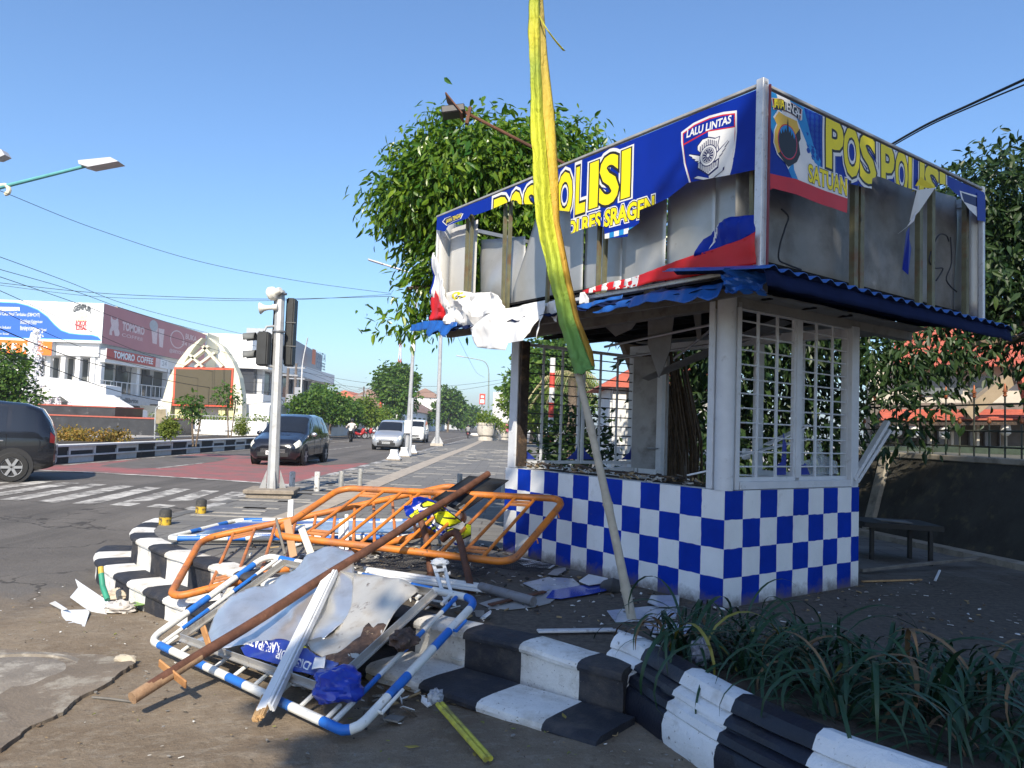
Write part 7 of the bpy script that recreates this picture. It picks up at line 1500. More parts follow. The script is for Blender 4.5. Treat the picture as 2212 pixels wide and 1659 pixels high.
# planter pots at the side street
M_pot = mat('cream_pot', (.50, .46, .40), .85, var=.12, stain=((.3, .27, .22), .55, .7, 3, .6))
for i, (px_, w_, yy) in enumerate(((1049, .78, 66), (1067, .58, 68), (1107, .5, 72), (1091, .46, 74))):
    c = at(px_, 930, yy); t = thing('planter_pot', ('largest', 'second', 'pink-flowered', 'smallest')[i]+' cream concrete planter pot at the end of the pavement', 'planter', (c.x, yy, 0)); q = MB(); k = w_*1.35
    q.lathe([(.62*k, 0), (.62*k, .22*k), (.5*k, .26*k), (.5*k, .36*k), (.66*k, .45*k), (.74*k, .9*k), (.74*k, 1.25*k), (.80*k, 1.28*k), (.80*k, 1.45*k), (.70*k, 1.46*k)], 16, (c.x, yy, 0)); q.build('pot', M_pot, t)
    foliage([((c.x, yy, 1.75*k), (.95*k, .95*k, .62*k))] if i != 2 else [((c.x, yy, 1.65*k), (.6*k, .6*k, .3*k))], 700, .22, 'd', 6, .15, .1, .3, 60+i).build('foliage', LF_lime if i != 2 else mat('pink_flowers', (.5, .12, .16), .7), t, smooth=False)
# ================================================================== MEDIAN AND PLAZA
M_mw = mat('median_white', (.60, .60, .59), .8, var=.1, stain=((.3, .28, .26), .55, .72, 2, .6)); M_mb = mat('median_black', (.03, .03, .033), .75, var=.2, stain=((.12, .11, .1), .56, .72, 3, .6))
md_ = thing('median_wall', 'low median wall with black and white panels and ledges', 'wall', (-12.75, 30, ROADZ))
for i in range(30):
    y = 14.0+i*1.35; x = -12.72-.006*i; w_ = 1.34
    for (z0, z1, dx, m) in ((-.30, -.11, .0, (M_mw, M_mb)[i % 2]), (.055, .18, .0, (M_mw, M_mb)[i % 2]), (-.065, .055, .03, M_mb)):
        q = MB(); q.box((x-.15-dx, y+w_/2, (z0+z1)/2), (.3, w_-.01, z1-z0)); q.build('panel', m, md_, smooth=False)
    q = MB(); q.box((x-.01, y, .055), (.07, .09, .25)); q.build('post', M_mw, md_, smooth=False)
q = MB(); q.box((-12.86, 34.2, -.088), (.34, 40.5, .044)); q.build('ledge', M_mw, md_, smooth=False); q = MB(); q.box((-12.88, 34.2, .206), (.40, 40.5, .05)); q.build('ledge', M_mw, md_, smooth=False)
q = MB(); q.box((-14.2, 34.2, -.06), (2.1, 40.5, .48)); struct(q.build('median_soil', M_soil, smooth=False))
LF_hedge = leafmat('orange_hedge_leaves', (.14, .13, .02), (.42, .20, .04), rough=.6, trans=.2); LF_cone = leafmat('yellow_green_topiary', (.10, .15, .02), (.24, .26, .04), rough=.6)
h0, h1 = at(112, 940, 27), at(256, 940, 27)
hd = thing('hedge', 'clipped orange and green hedge on the median', 'hedge', (h0.x, 27, .18)); foliage([((h0.x+(h1.x-h0.x)*t, 27+.3*math.sin(t*9), .33), (.42, .42, .20)) for t in [i/8 for i in range(9)]], 3600, .09, 'd', 8, .1, 0, .3, 70).build('foliage', LF_hedge, hd, smooth=False)
for i, (x, y0, y1, Y, w_) in enumerate(((363, 905, 943, 26.2, .28), (520, 905, 938, 42, .42))):
    c = at(x, y1, Y); tp = at(x, y0, Y); t = thing('topiary_shrub', ('egg-shaped golden shrub standing on the median wall', 'small conical shrub at the far end of the median')[i], 'shrub', (c.x, Y, .15)); H = tp.z-c.z
    foliage([((c.x, Y, c.z+H*.35), (w_, w_, H*.35)), ((c.x, Y, c.z+H*.68), (w_*.7, w_*.7, H*.33))], 1500, .10, 'd', 8, .07, 0, .3, 72+i).build('foliage', LF_cone, t, smooth=False)
for i, (x, y0, y1, Y, r_) in enumerate(((418, 862, 945, 27.5, .36), (494, 842, 945, 37, .62))):
    c = at(x, y1, Y); tp = at(x-4, y0+12, Y); t = thing('young_tree', ('thin young tree with sparse leaves on the median', 'young frangipani tree with two stems on the median')[i], 'tree', (c.x, Y, .1)); q = MB()
    q.tube([(c.x, Y, .1), (tp.x, Y, tp.z)], .035, 6); q.tube([(c.x+.1, Y, .1), (c.x+.25, Y, tp.z-.2)], .03, 6); q.build('trunk', M_bark, t)
    foliage([((tp.x, Y, tp.z), (r_, r_, r_*.8)), ((tp.x+r_*.5, Y, tp.z-.35), (r_*.7, r_*.7, r_*.5))], 340, .2, 'leaf', 5, .14, .5, .3, 75+i).build('crown', LF_mid, t, smooth=False)
# notice frame on the median
t = thing('notice_frame', 'arched metal notice frame on the median', 'sign', tuple(gr(347, 944, .1))); Yn = 30
q = MB(); q.tube(smooth_path([at(334, 948, Yn), at(336, 890, Yn), at(340, 880, Yn), at(348, 876, Yn), at(356, 880, Yn), at(360, 890, Yn), at(361, 948, Yn)], 3), .03, 8); q.build('frame', M_galv, t); q = MB(); q.slab([at(337, 915, Yn), at(359, 915, Yn), at(359, 884, Yn), at(337, 884, Yn)], (0, 1, 0), .03); q.build('board', mat('old_brown_board', (.25, .21, .14), .8, var=.3), t, smooth=False)
# plaza ground
b = MB(); b.slab([(-16.6, 12, -.6), (-16.6, 130, -.6), (-90, 130, -.6), (-90, 12, -.6)][::-1], ZV, .42); 
pz = [(-20.5, 40), (-20.5, 130), (-90, 130), (-90, 40)]; b = MB(); b.slab([(x, y, -.6) for x, y in pz][::-1], ZV, .5); struct(b.build('plaza', mat('plaza_paving', (.36, .34, .31), .85, var=.12, vs=.8), smooth=False))
# white planter wall, railing and plants in front of the arch
Yw = 52
pw = thing('planter_wall', 'long white planter wall with railing in front of the screen arch', 'wall', tuple(at(440, 925, Yw)))
a, c = at(325, 925, Yw), at(575, 925, Yw); q = MB(); q.box(((a.x+c.x)/2, Yw+.2, (at(440, 925, Yw).z+at(440, 909, Yw).z)/2), (c.x-a.x, .4, at(440, 909, Yw).z-at(440, 930, Yw).z)); q.build('wall', mat('plaza_white', (.74, .74, .73), .7, var=.04), pw, smooth=False)
zr0 = at(440, 909, Yw).z; zr1 = at(440, 898, Yw).z
for z in (zr0+.05, zr1): q = MB(); q.tube([(a.x, Yw+.1, z), (c.x, Yw+.1, z)], .022, 6); q.build('rail', M_galv, pw)
for k in range(41): x = a.x+(c.x-a.x)*k/40; q = MB(); q.tube([(x, Yw+.1, zr0), (x, Yw+.1, zr1)], .012, 5); q.build('baluster', M_galv, pw)
bd = thing('bedding_plants', 'pale green bedding plants behind the white planter railing', 'plants', (a.x, Yw+1, zr0)); stuff(bd); foliage([((a.x+(c.x-a.x)*t, Yw+.8, zr0+.15), (.4, .3, .2)) for t in [i/16 for i in range(17)]], 1100, .2, 'd', 6, .15, 0, .2, 80).build('foliage', LF_lime, bd, smooth=False)
# screen arch
Ya = 55; ar = thing('screen_arch', 'cream pointed arch holding a large dark screen in a red frame', 'arch', tuple(at(432, 905, Ya)))
M_cr = mat('cream_arch', (.62, .60, .46), .65, var=.05); M_ylw = mat('yellow_leg', (.66, .60, .30), .65, var=.05)
def horn(cl, wl, nm):
    q = MB(); L_ = [];
    for (x, y), w_ in zip(cl, wl): L_.append((at(x-w_/2, y, Ya-.3), at(x+w_/2, y, Ya-.3)))
    for (p0, p1), (r0, r1) in zip(L_, L_[1:]): q.hexa([p0, p1, p1+vec(0, .9, 0), p0+vec(0, .9, 0), r0, r1, r1+vec(0, .9, 0), r0+vec(0, .9, 0)])
    return q.build(nm, M_cr, ar, smooth=False)
horn([(355, 907), (362, 860), (374, 815), (392, 780), (412, 752), (436, 730)], [20, 20, 18, 15, 12, 3], 'horn'); horn([(513, 907), (514, 860), (508, 815), (496, 780), (476, 748), (452, 730)], [19, 19, 17, 12, 9, 3], 'horn')
for p0, p1, w_ in (((395, 793), (452, 748), .35), ((440, 748), (482, 793), .35), ((424, 793), (466, 762), .3), ((410, 765), (440, 793), .25)):
    q = MB(); q.beam(at(*p0, Ya-.2), at(*p1, Ya-.2), .5, w_*.55); q.build('lattice_bar', M_cr, ar, smooth=False)
for x0, x1 in ((378, 397), (405, 420), (472, 486), (494, 506)): q = MB(); q.slab([at(x0, 907, Ya-.1), at(x1, 907, Ya-.1), at(x1, 870, Ya-.1), at(x0, 870, Ya-.1)], (0, 1, 0), .6); q.build('leg', M_ylw, ar, smooth=False)
S4 = [(372, 876), (499, 879), (504, 795), (376, 793)]
q = MB(); q.slab([at(x, y, Ya-.45) for x, y in S4], (0, 1, 0), .5); q.build('screen_frame', mat('screen_red', (.62, .09, .045), .55, var=.05), ar, smooth=False)
q = MB(); q.slab([at(x, y, Ya-.5) for x, y in ((376, 872), (495, 875), (500, 799), (380, 797))], (0, 1, 0), .06); q.build('screen', mat('dark_led_screen', (.095, .085, .06), .8, var=.03, spec=.1), ar, smooth=False)
q = blob(at(526, 907, 57), .9, 3, 10, .05, 1.2); one('stone_ball', q, M_conc, 'grey round stone ornament beside the arch', 'ornament')
# fountain
Yf = 47; fo = thing('fountain', 'dark tiered plaza fountain basin with red rims and white jets', 'fountain', tuple(at(230, 938, Yf)))
M_blk = mat('dark_stone_tiles', (.035, .036, .04), .4, var=.3, vs=2, stain=((.2, .2, .2), .62, .68, 2.5, .6)); M_rim = mat('red_rim', (.36, .09, .06), .6)
def tier(x0, x1, yb, yt, Y, nm):
    a = at(x0, yb, Y); c = at(x1, yt, Y); r_ = (c.x-a.x)/2; q = MB(); q.box((a.x+r_, Y+r_*.6, (a.z+c.z)/2), (2*r_, r_*1.2, c.z-a.z)); q.build(nm, M_blk, fo, smooth=False)
    q = MB(); q.box((a.x+r_, Y+r_*.6, c.z+.04), (2*r_+.1, r_*1.2+.1, .08)); q.build('rim', M_rim, fo, smooth=False); return c.z
zl = tier(60, 345, 940, 906, Yf, 'lower_basin'); zu = tier(40, 249, 906, 881, Yf+.8, 'upper_basin')
M_spray = mat('fountain_spray', (.92, .93, .95), .35, var=0, spec=.4, alpha=.8)
def jet(x, y0, y1, Y, w_, n, seed):
    rr = random.Random(seed); a = at(x, y1, Y); tp = at(x, y0, Y); H = tp.z-a.z; q = MB()
    for i in range(n):
        t = rr.random(); s_ = .02+.045*rr.random(); sp = w_*(.35+.8*(1-t))*(.35 if rr.random() < .6 else 1); p = Vector((a.x+rr.gauss(0, .5)*sp, Y+rr.gauss(0, .5)*sp, a.z+H*t)); d = [Vector((rr.gauss(0, 1), rr.gauss(0, 1), rr.gauss(0, 1.6))).normalized()*s_*1.6 for _ in range(4)]
        q.poly([p+d[0], p+d[1], p+d[2]]); q.poly([p+d[0], p+d[2], p+d[3]]); q.poly([p+d[1], p+d[2], p+d[3]])
    stuff(q.build('water_jet', M_spray, fo, smooth=False))
jet(68, 712, 870, Yf+3, .75, 3200, 1); q = MB(); q.tube([at(66+t*3, 868-150*t, Yf+3) for t in (0, .3, .6, .85, 1)], [.32, .26, .24, .2, .06], 10); q.build('jet_core', mat('water_core', (.88, .9, .93), .5, var=.15, vs=4, alpha=.55, bump=1, bs=6), fo); jet(103, 858, 882, Yf+2, .3, 260, 2); jet(122, 860, 882, Yf+2, .35, 260, 3); jet(60, 860, 882, Yf+2, .5, 260, 4); jet(150, 868, 882, Yf+2.4, .22, 160, 5)
# ================================================================== SHOPPING BUILDING
M_bwht = mat('mall_white', (.72, .72, .71), .75, var=.05, vs=.4, stain=((.5, .49, .46), .56, .75, .7, .4)); M_win = mat('shop_glass', (.10, .11, .115), .12, var=.25, vs=.5, spec=.6); M_grey = mat('facade_grey', (.45, .46, .47), .7, var=.06, vs=.4)
CX_ = at(222, 700, 66).x; ZTOP = at(222, 656, 66).z; ZBB = at(222, 742, 66).z
mall = thing('shopping_building', 'white two-storey shopping building with cafe, billboards and outside stairs', 'building', (CX_, 66, -.1))
def fz(y, x=222, Y=66): return at(x, y, Y).z
def bxp(nm, x0, x1, y0, y1, z0, z1, m, par=None): q = MB(); q.box(((x0+x1)/2, (y0+y1)/2, (z0+z1)/2), (x1-x0, y1-y0, z1-z0)); return q.build(nm, m, par or mall, smooth=False)
XL = at(-90, 700, 66).x
core = bxp('wall', XL, CX_-3.0, 68.5, 100, -.1, ZBB+.2, M_bwht)
bxp('roof', XL, CX_-.8, 66.8, 100, ZBB+.2, ZTOP-.6, M_grey)
# fascia and floors
z2t = fz(770); z2b = fz(848); ZF1 = z2b
bxp('fascia', XL, CX_-.3, 66.2, 68.5, z2t, ZBB+.1, M_bwht); bxp('fascia', CX_-3, CX_-.3, 68.5, 96, z2t, ZBB+.1, M_bwht)
bxp('floor_slab', XL, CX_, 66, 69.5, ZF1-.5, ZF1, M_bwht); bxp('floor_slab', CX_-3, CX_, 69.5, 96, ZF1-.7, ZF1, M_grey)
for k in range(7): xx = at(8+32*k, 800, 66.5).x; bxp('column', xx-.2, xx+.2, 66.4, 66.8, ZF1, z2t, M_bwht)
for yy in (66.6, 73, 79.5, 86, 92): bxp('column', CX_-.75, CX_-.2, yy, yy+.55, ZF1, z2t, M_bwht)
for k in range(6):
    x0 = at(13+32*k, 800, 68).x; x1 = at(39+32*k, 800, 68).x; w_ = bxp('window', x0, x1, 68.40, 68.49, ZF1+.3, z2t-.15, M_win)
    bxp('window_frame', (x0+x1)/2-.05, (x0+x1)/2+.05, 68.36, 68.40, ZF1+.3, z2t-.15, M_bwht, w_)
for k in range(5):
    y0 = 69.2+5.2*k; w_ = bxp('window', CX_-2.99, CX_-2.90, y0, y0+4.6, ZF1+.2, z2t-.2, M_win); bxp('window_frame', CX_-2.90, CX_-2.86, y0+2.25, y0+2.35, ZF1+.2, z2t-.2, M_bwht, w_)
for k in range(5): bxp('air_conditioner', CX_-2.9, CX_-2.5, 70.4+5*k, 71.3+5*k, z2t-.75, z2t-.2, M_grey)
for k in range(6): bxp('air_conditioner', XL+4+4.5*k, XL+4.9+4.5*k, 67.2, 67.5, 2.1, 2.6, M_grey)
# balcony railing
ra = thing if False else None
for k in range(24): yy = 66.2+.95*k; q = MB(); q.tube([(CX_-.06, yy, ZF1), (CX_-.06, yy, ZF1+1.1)], .035, 5); q.build('rail_post', M_bwht, mall)
q = MB(); q.tube([(CX_-.06, 66.2, ZF1+1.1), (CX_-.06, 88, ZF1+1.1)], .04, 5); q.build('handrail', M_bwht, mall)
# ground floor shop fronts
bxp('wall', XL, CX_-2.5, 67.5, 68.4, -.1, ZF1-.5, M_grey)
for k in range(4): x0 = XL+3+4.2*k; bxp('shop_front', x0, x0+3.4, 67.40, 67.49, .0, 2.0, M_win)
for k in range(4): y0 = 70+5.5*k; bxp('shop_front', CX_-2.9, CX_-2.4, y0, y0+4.6, -.05, ZF1-1.0, M_win)
bxp('sign_board', CX_-.02, CX_+.06, 67.2, 75.5, fz(872), fz(851), mat('board_grey', (.46, .47, .48), .6))
# outside stairs: two flights with solid white parapets
M_stair = mat('stair_white', (.76, .76, .75), .7, var=.03)
zA = px(0, 720, 4.879)
def stairpoly(pts, Y, dep):
    q = MB(); q.slab([at(*zA(*p), Y) for p in pts], (0, 1, 0), dep); return q.build('stair_flight', M_stair, mall, smooth=False)
stairpoly([(530, 900), (640, 930), (880, 1080), (880, 1230), (830, 1210), (540, 1005), (300, 1000), (250, 890)], 61, 3.5); stairpoly([(832, 1385), (832, 1200), (880, 1082), (1240, 1108), (1530, 1282), (1640, 1290), (1640, 1395)], 60, 1.2)
stairpoly([(700, 920), (1240, 1000), (1240, 1108), (880, 1082)], 63, 2.5)
# signs on the building
def wallsheet(corner, ax, w_, z0, z1, mats, fills, nm, thick=.03):
    return Sheet(lambda s_, z, off: corner+ax*s_+vec(0, 0, 0)+(vec(0, -1, 0) if abs(ax.x) > .5 else vec(1, 0, 0))*off*14+ZV*z, 0, w_, [(0, z0), (w_, z0)], [(0, z1), (w_, z1)], 12, 1)
SG = [mat('sign_blue', (.03, .12, .50), .55, var=.03), mat('sign_white', (.74, .75, .76), .55, var=.03), mat('sign_sky', (.12, .45, .75), .55), mat('sign_grey', (.42, .44, .46), .6), mat('sign_dark', (.08, .09, .10), .6), mat('sign_redtext', (.60, .06, .06), .6), mat('sign_cream', (.66, .60, .40), .6), mat('sign_rose', (.46, .20, .21), .6, var=.06, vs=.3), mat('sign_brickred', (.45, .085, .07), .55, var=.05), mat('sign_orange', (.80, .17, .02), .5, var=.03), mat('sign_palerose', (.68, .54, .54), .6)]
XB = at(-60, 700, 65.8).x; cb = vec(XB, 65.8, 0); wB = CX_+.1-XB
bxp('billboard', XB, CX_+.1, 65.85, 66.3, ZBB, ZTOP, M_grey)
sb_ = wallsheet(cb, vec(1, 0, 0), wB, ZBB, ZTOP, None, None, ''); bs = lambda x, y: (at(x, y, 65.8).x-XB, at(x, y, 65.8).z)
sb_.fill(1); zz_ = lambda pts: [bs(*zA(*p)) for p in pts]
wave = [(-400, 20), (0, 20), (200, 28), (330, 60), (450, 110), (560, 190), (640, 280), (720, 350), (820, 385), (950, 400), (1080, 405), (1150, 425), (1185, 470), (1185, 480), (0, 440), (-400, 435)]
sb_.poly(zz_(wave), 1, 2); sb_.poly(zz_([(x-6, y+10 if y < 430 else y-8) for x, y in wave]), 2, 0); sb_.poly(zz_([(-400, 75), (230, 85), (232, 128), (-400, 130)]), 3, 1)
def bt(txt, x0, x1, y0, y1, mi, lay=4, off=.0, arc=None):
    a = bs(*zA(x0, y1)); c = bs(*zA(x1, y0)); sb_.text(txt, a[0], c[0], a[1], c[1], [(lay, mi, off)], arc=arc)
bt('penerapan UU Cukai', -120, 225, 95, 125, 0); bt('Dana Bagi Hasil Cukai Hasil Tembakau (DBHCHT)', -180, 470, 155, 185, 1); bt('Sosialisasi Ketentuan', 238, 500, 235, 262, 1); bt('Dibidang Cukai', 238, 430, 262, 288, 1); bt('Pemberantasan', 238, 430, 310, 335, 1); bt('Barang Kena Cukai Ilegal', 238, 545, 335, 362, 1); bt('Pembinaan Industri', -120, 130, 305, 330, 1); bt('Lingkungan Sosial', -120, 105, 385, 408, 1)
for k in range(6): bt('GEMPUR ROKOK ILEGAL' if k < 2 else ('ILEGAL', 'GEMPUR', 'ILEGAL', 'GEMPUR')[k-2], (670 if k < 2 else 1040), 1190, 35+62*k if k else 35, 75+60*k if k else 75, 3)
bt('GEMPUR', 860, 1070, 95, 150, 4, 5, .06, .3); bt('ROKOK', 885, 1020, 245, 300, 5, 5, .04); bt('ILEGAL', 890, 1015, 305, 350, 5, 5, .04)
sb_.poly(zz_([(890, 150), (1000, 130), (1025, 170), (1005, 245), (900, 245), (885, 190)]), 5, 6)
sb_.build('printed_face', SG, mall)
# rose billboard along the side
cR = vec(CX_+.12, 65.9, 0); wR = 22.0
bxp('billboard', CX_-.5, CX_+.1, 66.35, 66.35+wR, ZBB, ZTOP, M_grey)
rs2 = wallsheet(cR, vec(0, 1, 0), wR, ZBB, ZTOP, None, None, ''); rs2.fill(7)
def rp2(x, y):    # picture bearing -> place on the side wall
    d = ray(x, y); t_ = (CX_+.12)/d.x; p = C0+d*t_; return (p.y-65.9, p.z)
z2_ = lambda pts: [rp2(*zA(*p)) for p in pts]
def rt(txt, x0, x1, y0, y1, mi=1, lay=2, off=.0):
    a = rp2(*zA(x0, y1)); c = rp2(*zA(x1, y1)); h_ = rp2(*zA(x0, y0))[1]-a[1]; rs2.text(txt, a[0], c[0], a[1], a[1]+h_, [(lay, mi, off)])
rs2.poly(z2_([(1300, 185), (1320, 225), (1350, 235), (1380, 205), (1390, 290), (1385, 340), (1395, 360), (1400, 400), (1385, 425), (1345, 418), (1330, 350), (1310, 370), (1312, 415), (1278, 405), (1285, 350), (1305, 300), (1295, 240)]), 1, 10)
rt('TOMORO', 1432, 1690, 255, 345, 10, 2, .05); rt('COFFEE', 1425, 1675, 385, 425, 10)
rs2.poly(z2_([(1770, 290), (1850, 300), (1835, 520), (1785, 505)]), 1, 10); rs2.poly(z2_([(1855, 330), (1925, 345), (1905, 560), (1865, 545)]), 1, 10); rs2.poly([(rp2(*zA(1800, 300))[0]+.9*math.cos(k*.5), rp2(*zA(1800, 300))[1]+.55*math.sin(k*.5)) for k in range(12)], 2, 3)
zB = px(360, 740, 4.880)
c = rp2(*zB(320, 365))
for r0, m_, l_ in ((1.55, 10, 1), (1.38, 7, 2)): rs2.poly([(c[0]+r0*1.1*math.cos(k*.35), c[1]+r0*.62*math.sin(k*.35)) for k in range(18)], l_, m_)
def rt2(txt, x0, x1, y0, y1): a = rp2(*zB(x0, y1)); e_ = rp2(*zB(x1, y1)); h_ = rp2(*zB(x0, y0))[1]-a[1]; rs2.text(txt, a[0], e_[0], a[1], a[1]+h_, [(3, 10, .02)])
rt2('BUKA', 415, 545, 295, 355); rt2('24 JAM', 370, 545, 385, 440); rt2('@SEEYOUTOMORO', 225, 520, 470, 520)
rs2.build('printed_face', SG, mall)
# red fascia sign and orange sign
zr0_, zr1_ = fz(774, 232), fz(751, 232); cS = vec(CX_+.30, 66.4, 0); bxp('sign_box', CX_-.3, CX_+.27, 66.45, 78.4, zr0_, zr1_, M_grey)
ss2 = wallsheet(cS, vec(0, 1, 0), 12.0, zr0_, zr1_, None, None, ''); ss2.fill(8); ss2.rect(9.2, 12, zr0_, zr1_, 1, 10); ss2.rect(10.2, 12, zr0_, zr1_, 2, 1)
ss2.text('TOMORO', 1.2, 4.9, zr0_+.22, zr1_-.15, [(3, 1, .05)]); ss2.text('COFFEE', 5.4, 8.6, zr0_+.22, zr1_-.15, [(3, 1, .03)]); ss2.text('24', 10.6, 11.6, zr0_+.25, zr1_-.2, [(3, 3, .03)]); ss2.build('printed_face', SG, mall)
bxp('cornice', CX_-.4, CX_+.2, 66.35, 78.4, zr0_-.3, zr0_-.01, M_bwht)
zo0, zo1 = fz(768, 100), fz(738, 100); xo = at(112, 750, 65.6).x; co = vec(XB, 65.6, 0); bxp('sign_box', XB, xo, 65.64, 66.2, zo0, zo1, M_grey)
so2 = wallsheet(co, vec(1, 0, 0), xo-XB, zo0, zo1, None, None, ''); so2.fill(9); x_ = lambda v: at(v, 750, 65.6).x-XB
so2.text('E', x_(26), x_(35), zo0+.25, zo1-.3, [(1, 1, .03)]); so2.text('M', x_(50), x_(66), zo0+.25, zo1-.3, [(1, 1, .03)]); so2.text('R', x_(4), x_(16), zo0+.25, zo1-.3, [(1, 1, .03)]); so2.build('printed_face', SG, mall)
so3 = wallsheet(vec(CX_+.08, 67.2, 0), vec(0, 1, 0), 8, fz(872), fz(851), None, None, ''); so3.text('Collibrite', 2.2, 5.8, fz(866), fz(855), [(1, 4, .01)]); so3.build('lettering', SG, mall)
# cream wall end and roof edge behind the billboard
bxp('roof_edge', CX_-6, CX_-.9, 70, 112, ZTOP-.6, ZTOP+.35, mat('weathered_cream', (.55, .50, .38), .85, var=.2, vs=1))
bxp('wall', CX_-3, CX_+.1, 88.5, 97, ZF1, ZTOP+.2, mat('cream_wall', (.62, .60, .46), .8, var=.08, vs=.6))
# antenna
q = MB(); a = at(262, 690, 75); q.tube([(a.x, 75, ZTOP), (a.x, 75, a.z+1.3)], .03, 5); q.tube([(a.x-.7, 75, a.z), (a.x+.4, 75, a.z+.1)], .02, 4); q.build('antenna', MATS['grey_steel'], mall)
# ------------------------------------------------------------------ corner cafe with dark glass
X2 = at(560, 800, 92).x
cafe = thing('corner_cafe', 'white and dark glass corner cafe building with rounded balcony edge', 'building', (X2, 92, -.1))
def cb_(nm, x0, x1, y0, y1, z0, z1, m, par=None): return bxp(nm, x0, x1, y0, y1, z0, z1, m, par or cafe)
hz = lambda x, y, Y: at(x, y, Y).z
zt_ = hz(520, 722, 92); zm1 = hz(560, 797, 92); zm0 = hz(560, 768, 92); zc = hz(560, 852, 92); zd = hz(560, 868, 92)
cb_('upper_block', X2-7, X2-1.0, 92, 110, zm1+.2, zt_, M_stair)
cb_('fascia_band', X2-6, X2+1.2, 91.5, 126, zm1, zm0, M_stair); cb_('glass_wall', X2-6, X2-.6, 92, 124, zc, zm1, mat('dark_cafe_glass', (.05, .055, .065), .1, var=.2, vs=.4, spec=.6)); cb_('balcony', X2-6, X2+.8, 91.5, 126, zd-.4, zc, M_stair); cb_('ground_floor', X2-6, X2-1, 92, 124, -.1, zd-.4, mat('cafe_grey', (.20, .20, .21), .7, var=.2, vs=.5))
for yy in (93, 100, 108, 116, 123.5): cb_('column', X2-.5, X2+.1, yy, yy+.9, -.1, zm1, M_grey)
for k in range(12): cb_('mullion', X2-.62, X2-.52, 93+2.6*k, 93.15+2.6*k, zc, zm1, M_grey)
q = MB(); q.slab([(X2-5, 101, zm0), (X2-5, 126, zm0), (X2-5, 126, zm0+3.2), (X2-5, 101, zm0+4.4)], (1, 0, 0), 4); q.build('roof', mat('roof_grey', (.32, .34, .37), .6), cafe, smooth=False)
q = MB(); q.lathe([(1.7, zm1), (1.7, zm0)], 24, (X2-.6, 126, 0)); q.build('rounded_end', M_stair, cafe)
shc = Sheet(lambda s_, z, off: vec(X2+.4, 114+s_, z), 0, 9, [(0, zm0), (9, zm0)], [(0, zm0+4), (9, zm0+4)], 1, 1); shc.rect(.3, 2.4, zm0+.9, zm0+3.2, 0, 1); shc.text('LANTAI', 3, 8.6, zm0+1.9, zm0+3.1, [(0, 0, .02)]); shc.text('COFFEE', 3, 8.6, zm0+.5, zm0+1.6, [(0, 0, .02)]); shc.build('roof_lettering', [mat('sign_steelblue', (.12, .17, .22), .5), mat('sign_orange2', (.7, .16, .04), .5)], cafe)
# ------------------------------------------------------------------ row of shops, far houses, tower
def house(label, x0, x1, y0, y1, zt, wm, roof=None, wins=3, name='house'):
    t = thing(name, label, 'building', (x0, y0, ROADZ)); q = MB(); q.box(((x0+x1)/2, (y0+y1)/2, (zt+ROADZ)/2), (abs(x1-x0), y1-y0, zt-ROADZ)); q.build('wall', wm, t, smooth=False)
    if roof:
        h_ = zt+.28*abs(x1-x0); xm = (x0+x1)/2; q = MB(); q.hexa([(x0-.4, y0-.4, zt+.01), (x1+.4, y0-.4, zt+.01), (x1+.4, y1+.4, zt+.01), (x0-.4, y1+.4, zt+.01), (xm-.1, y0+.6, h_), (xm+.1, y0+.6, h_), (xm+.1, y1-.6, h_), (xm-.1, y1-.6, h_)]); q.build('roof', roof, t, smooth=False)
    for k in range(wins):
        yy = y0+(y1-y0)*(k+.3)/wins; q = MB(); q.box((max(x0, x1)+.02, yy, (zt+ROADZ)*.55), (.06, (y1-y0)/wins*.5, (zt-ROADZ)*.35)); q.build('window', M_win, t, smooth=False)
    return t
M_roofred = mat('red_roof_tiles', (.42, .13, .075), .8, var=.2, vs=1.5); M_roofbr = mat('brown_roof', (.22, .14, .11), .85, var=.2)
house('long white shop row behind the low trees', -30, -18.5, 128, 200, 3.6, M_stair, M_roofbr, 9, 'shop_row'); house('low white wall building behind the parked motorbikes', -26, -17.8, 132.5 if False else 56, 100, 2.2, M_bwht, None, 7, 'shop_row')
house('red-roofed house behind the low trees', -36, -26, 140, 156, 4.2, M_bwht, M_roofred, 3); house('pale three-storey block at the far end of the avenue', -8, 1.5, 330, 350, 16.5, mat('pale_block', (.55, .55, .53), .8), None, 2, 'far_building'); house('grey house at the far end of the avenue', -34, -20, 300, 320, 10, M_grey, M_roofbr, 2, 'far_building'); house('white house beside the far pointed tree', -28, -19, 205, 220, 8.5, M_stair, M_roofbr, 3, 'far_building'); house('low house closing the avenue', 3, 16, 300, 320, 9, M_bwht, M_roofred, 2, 'far_building')
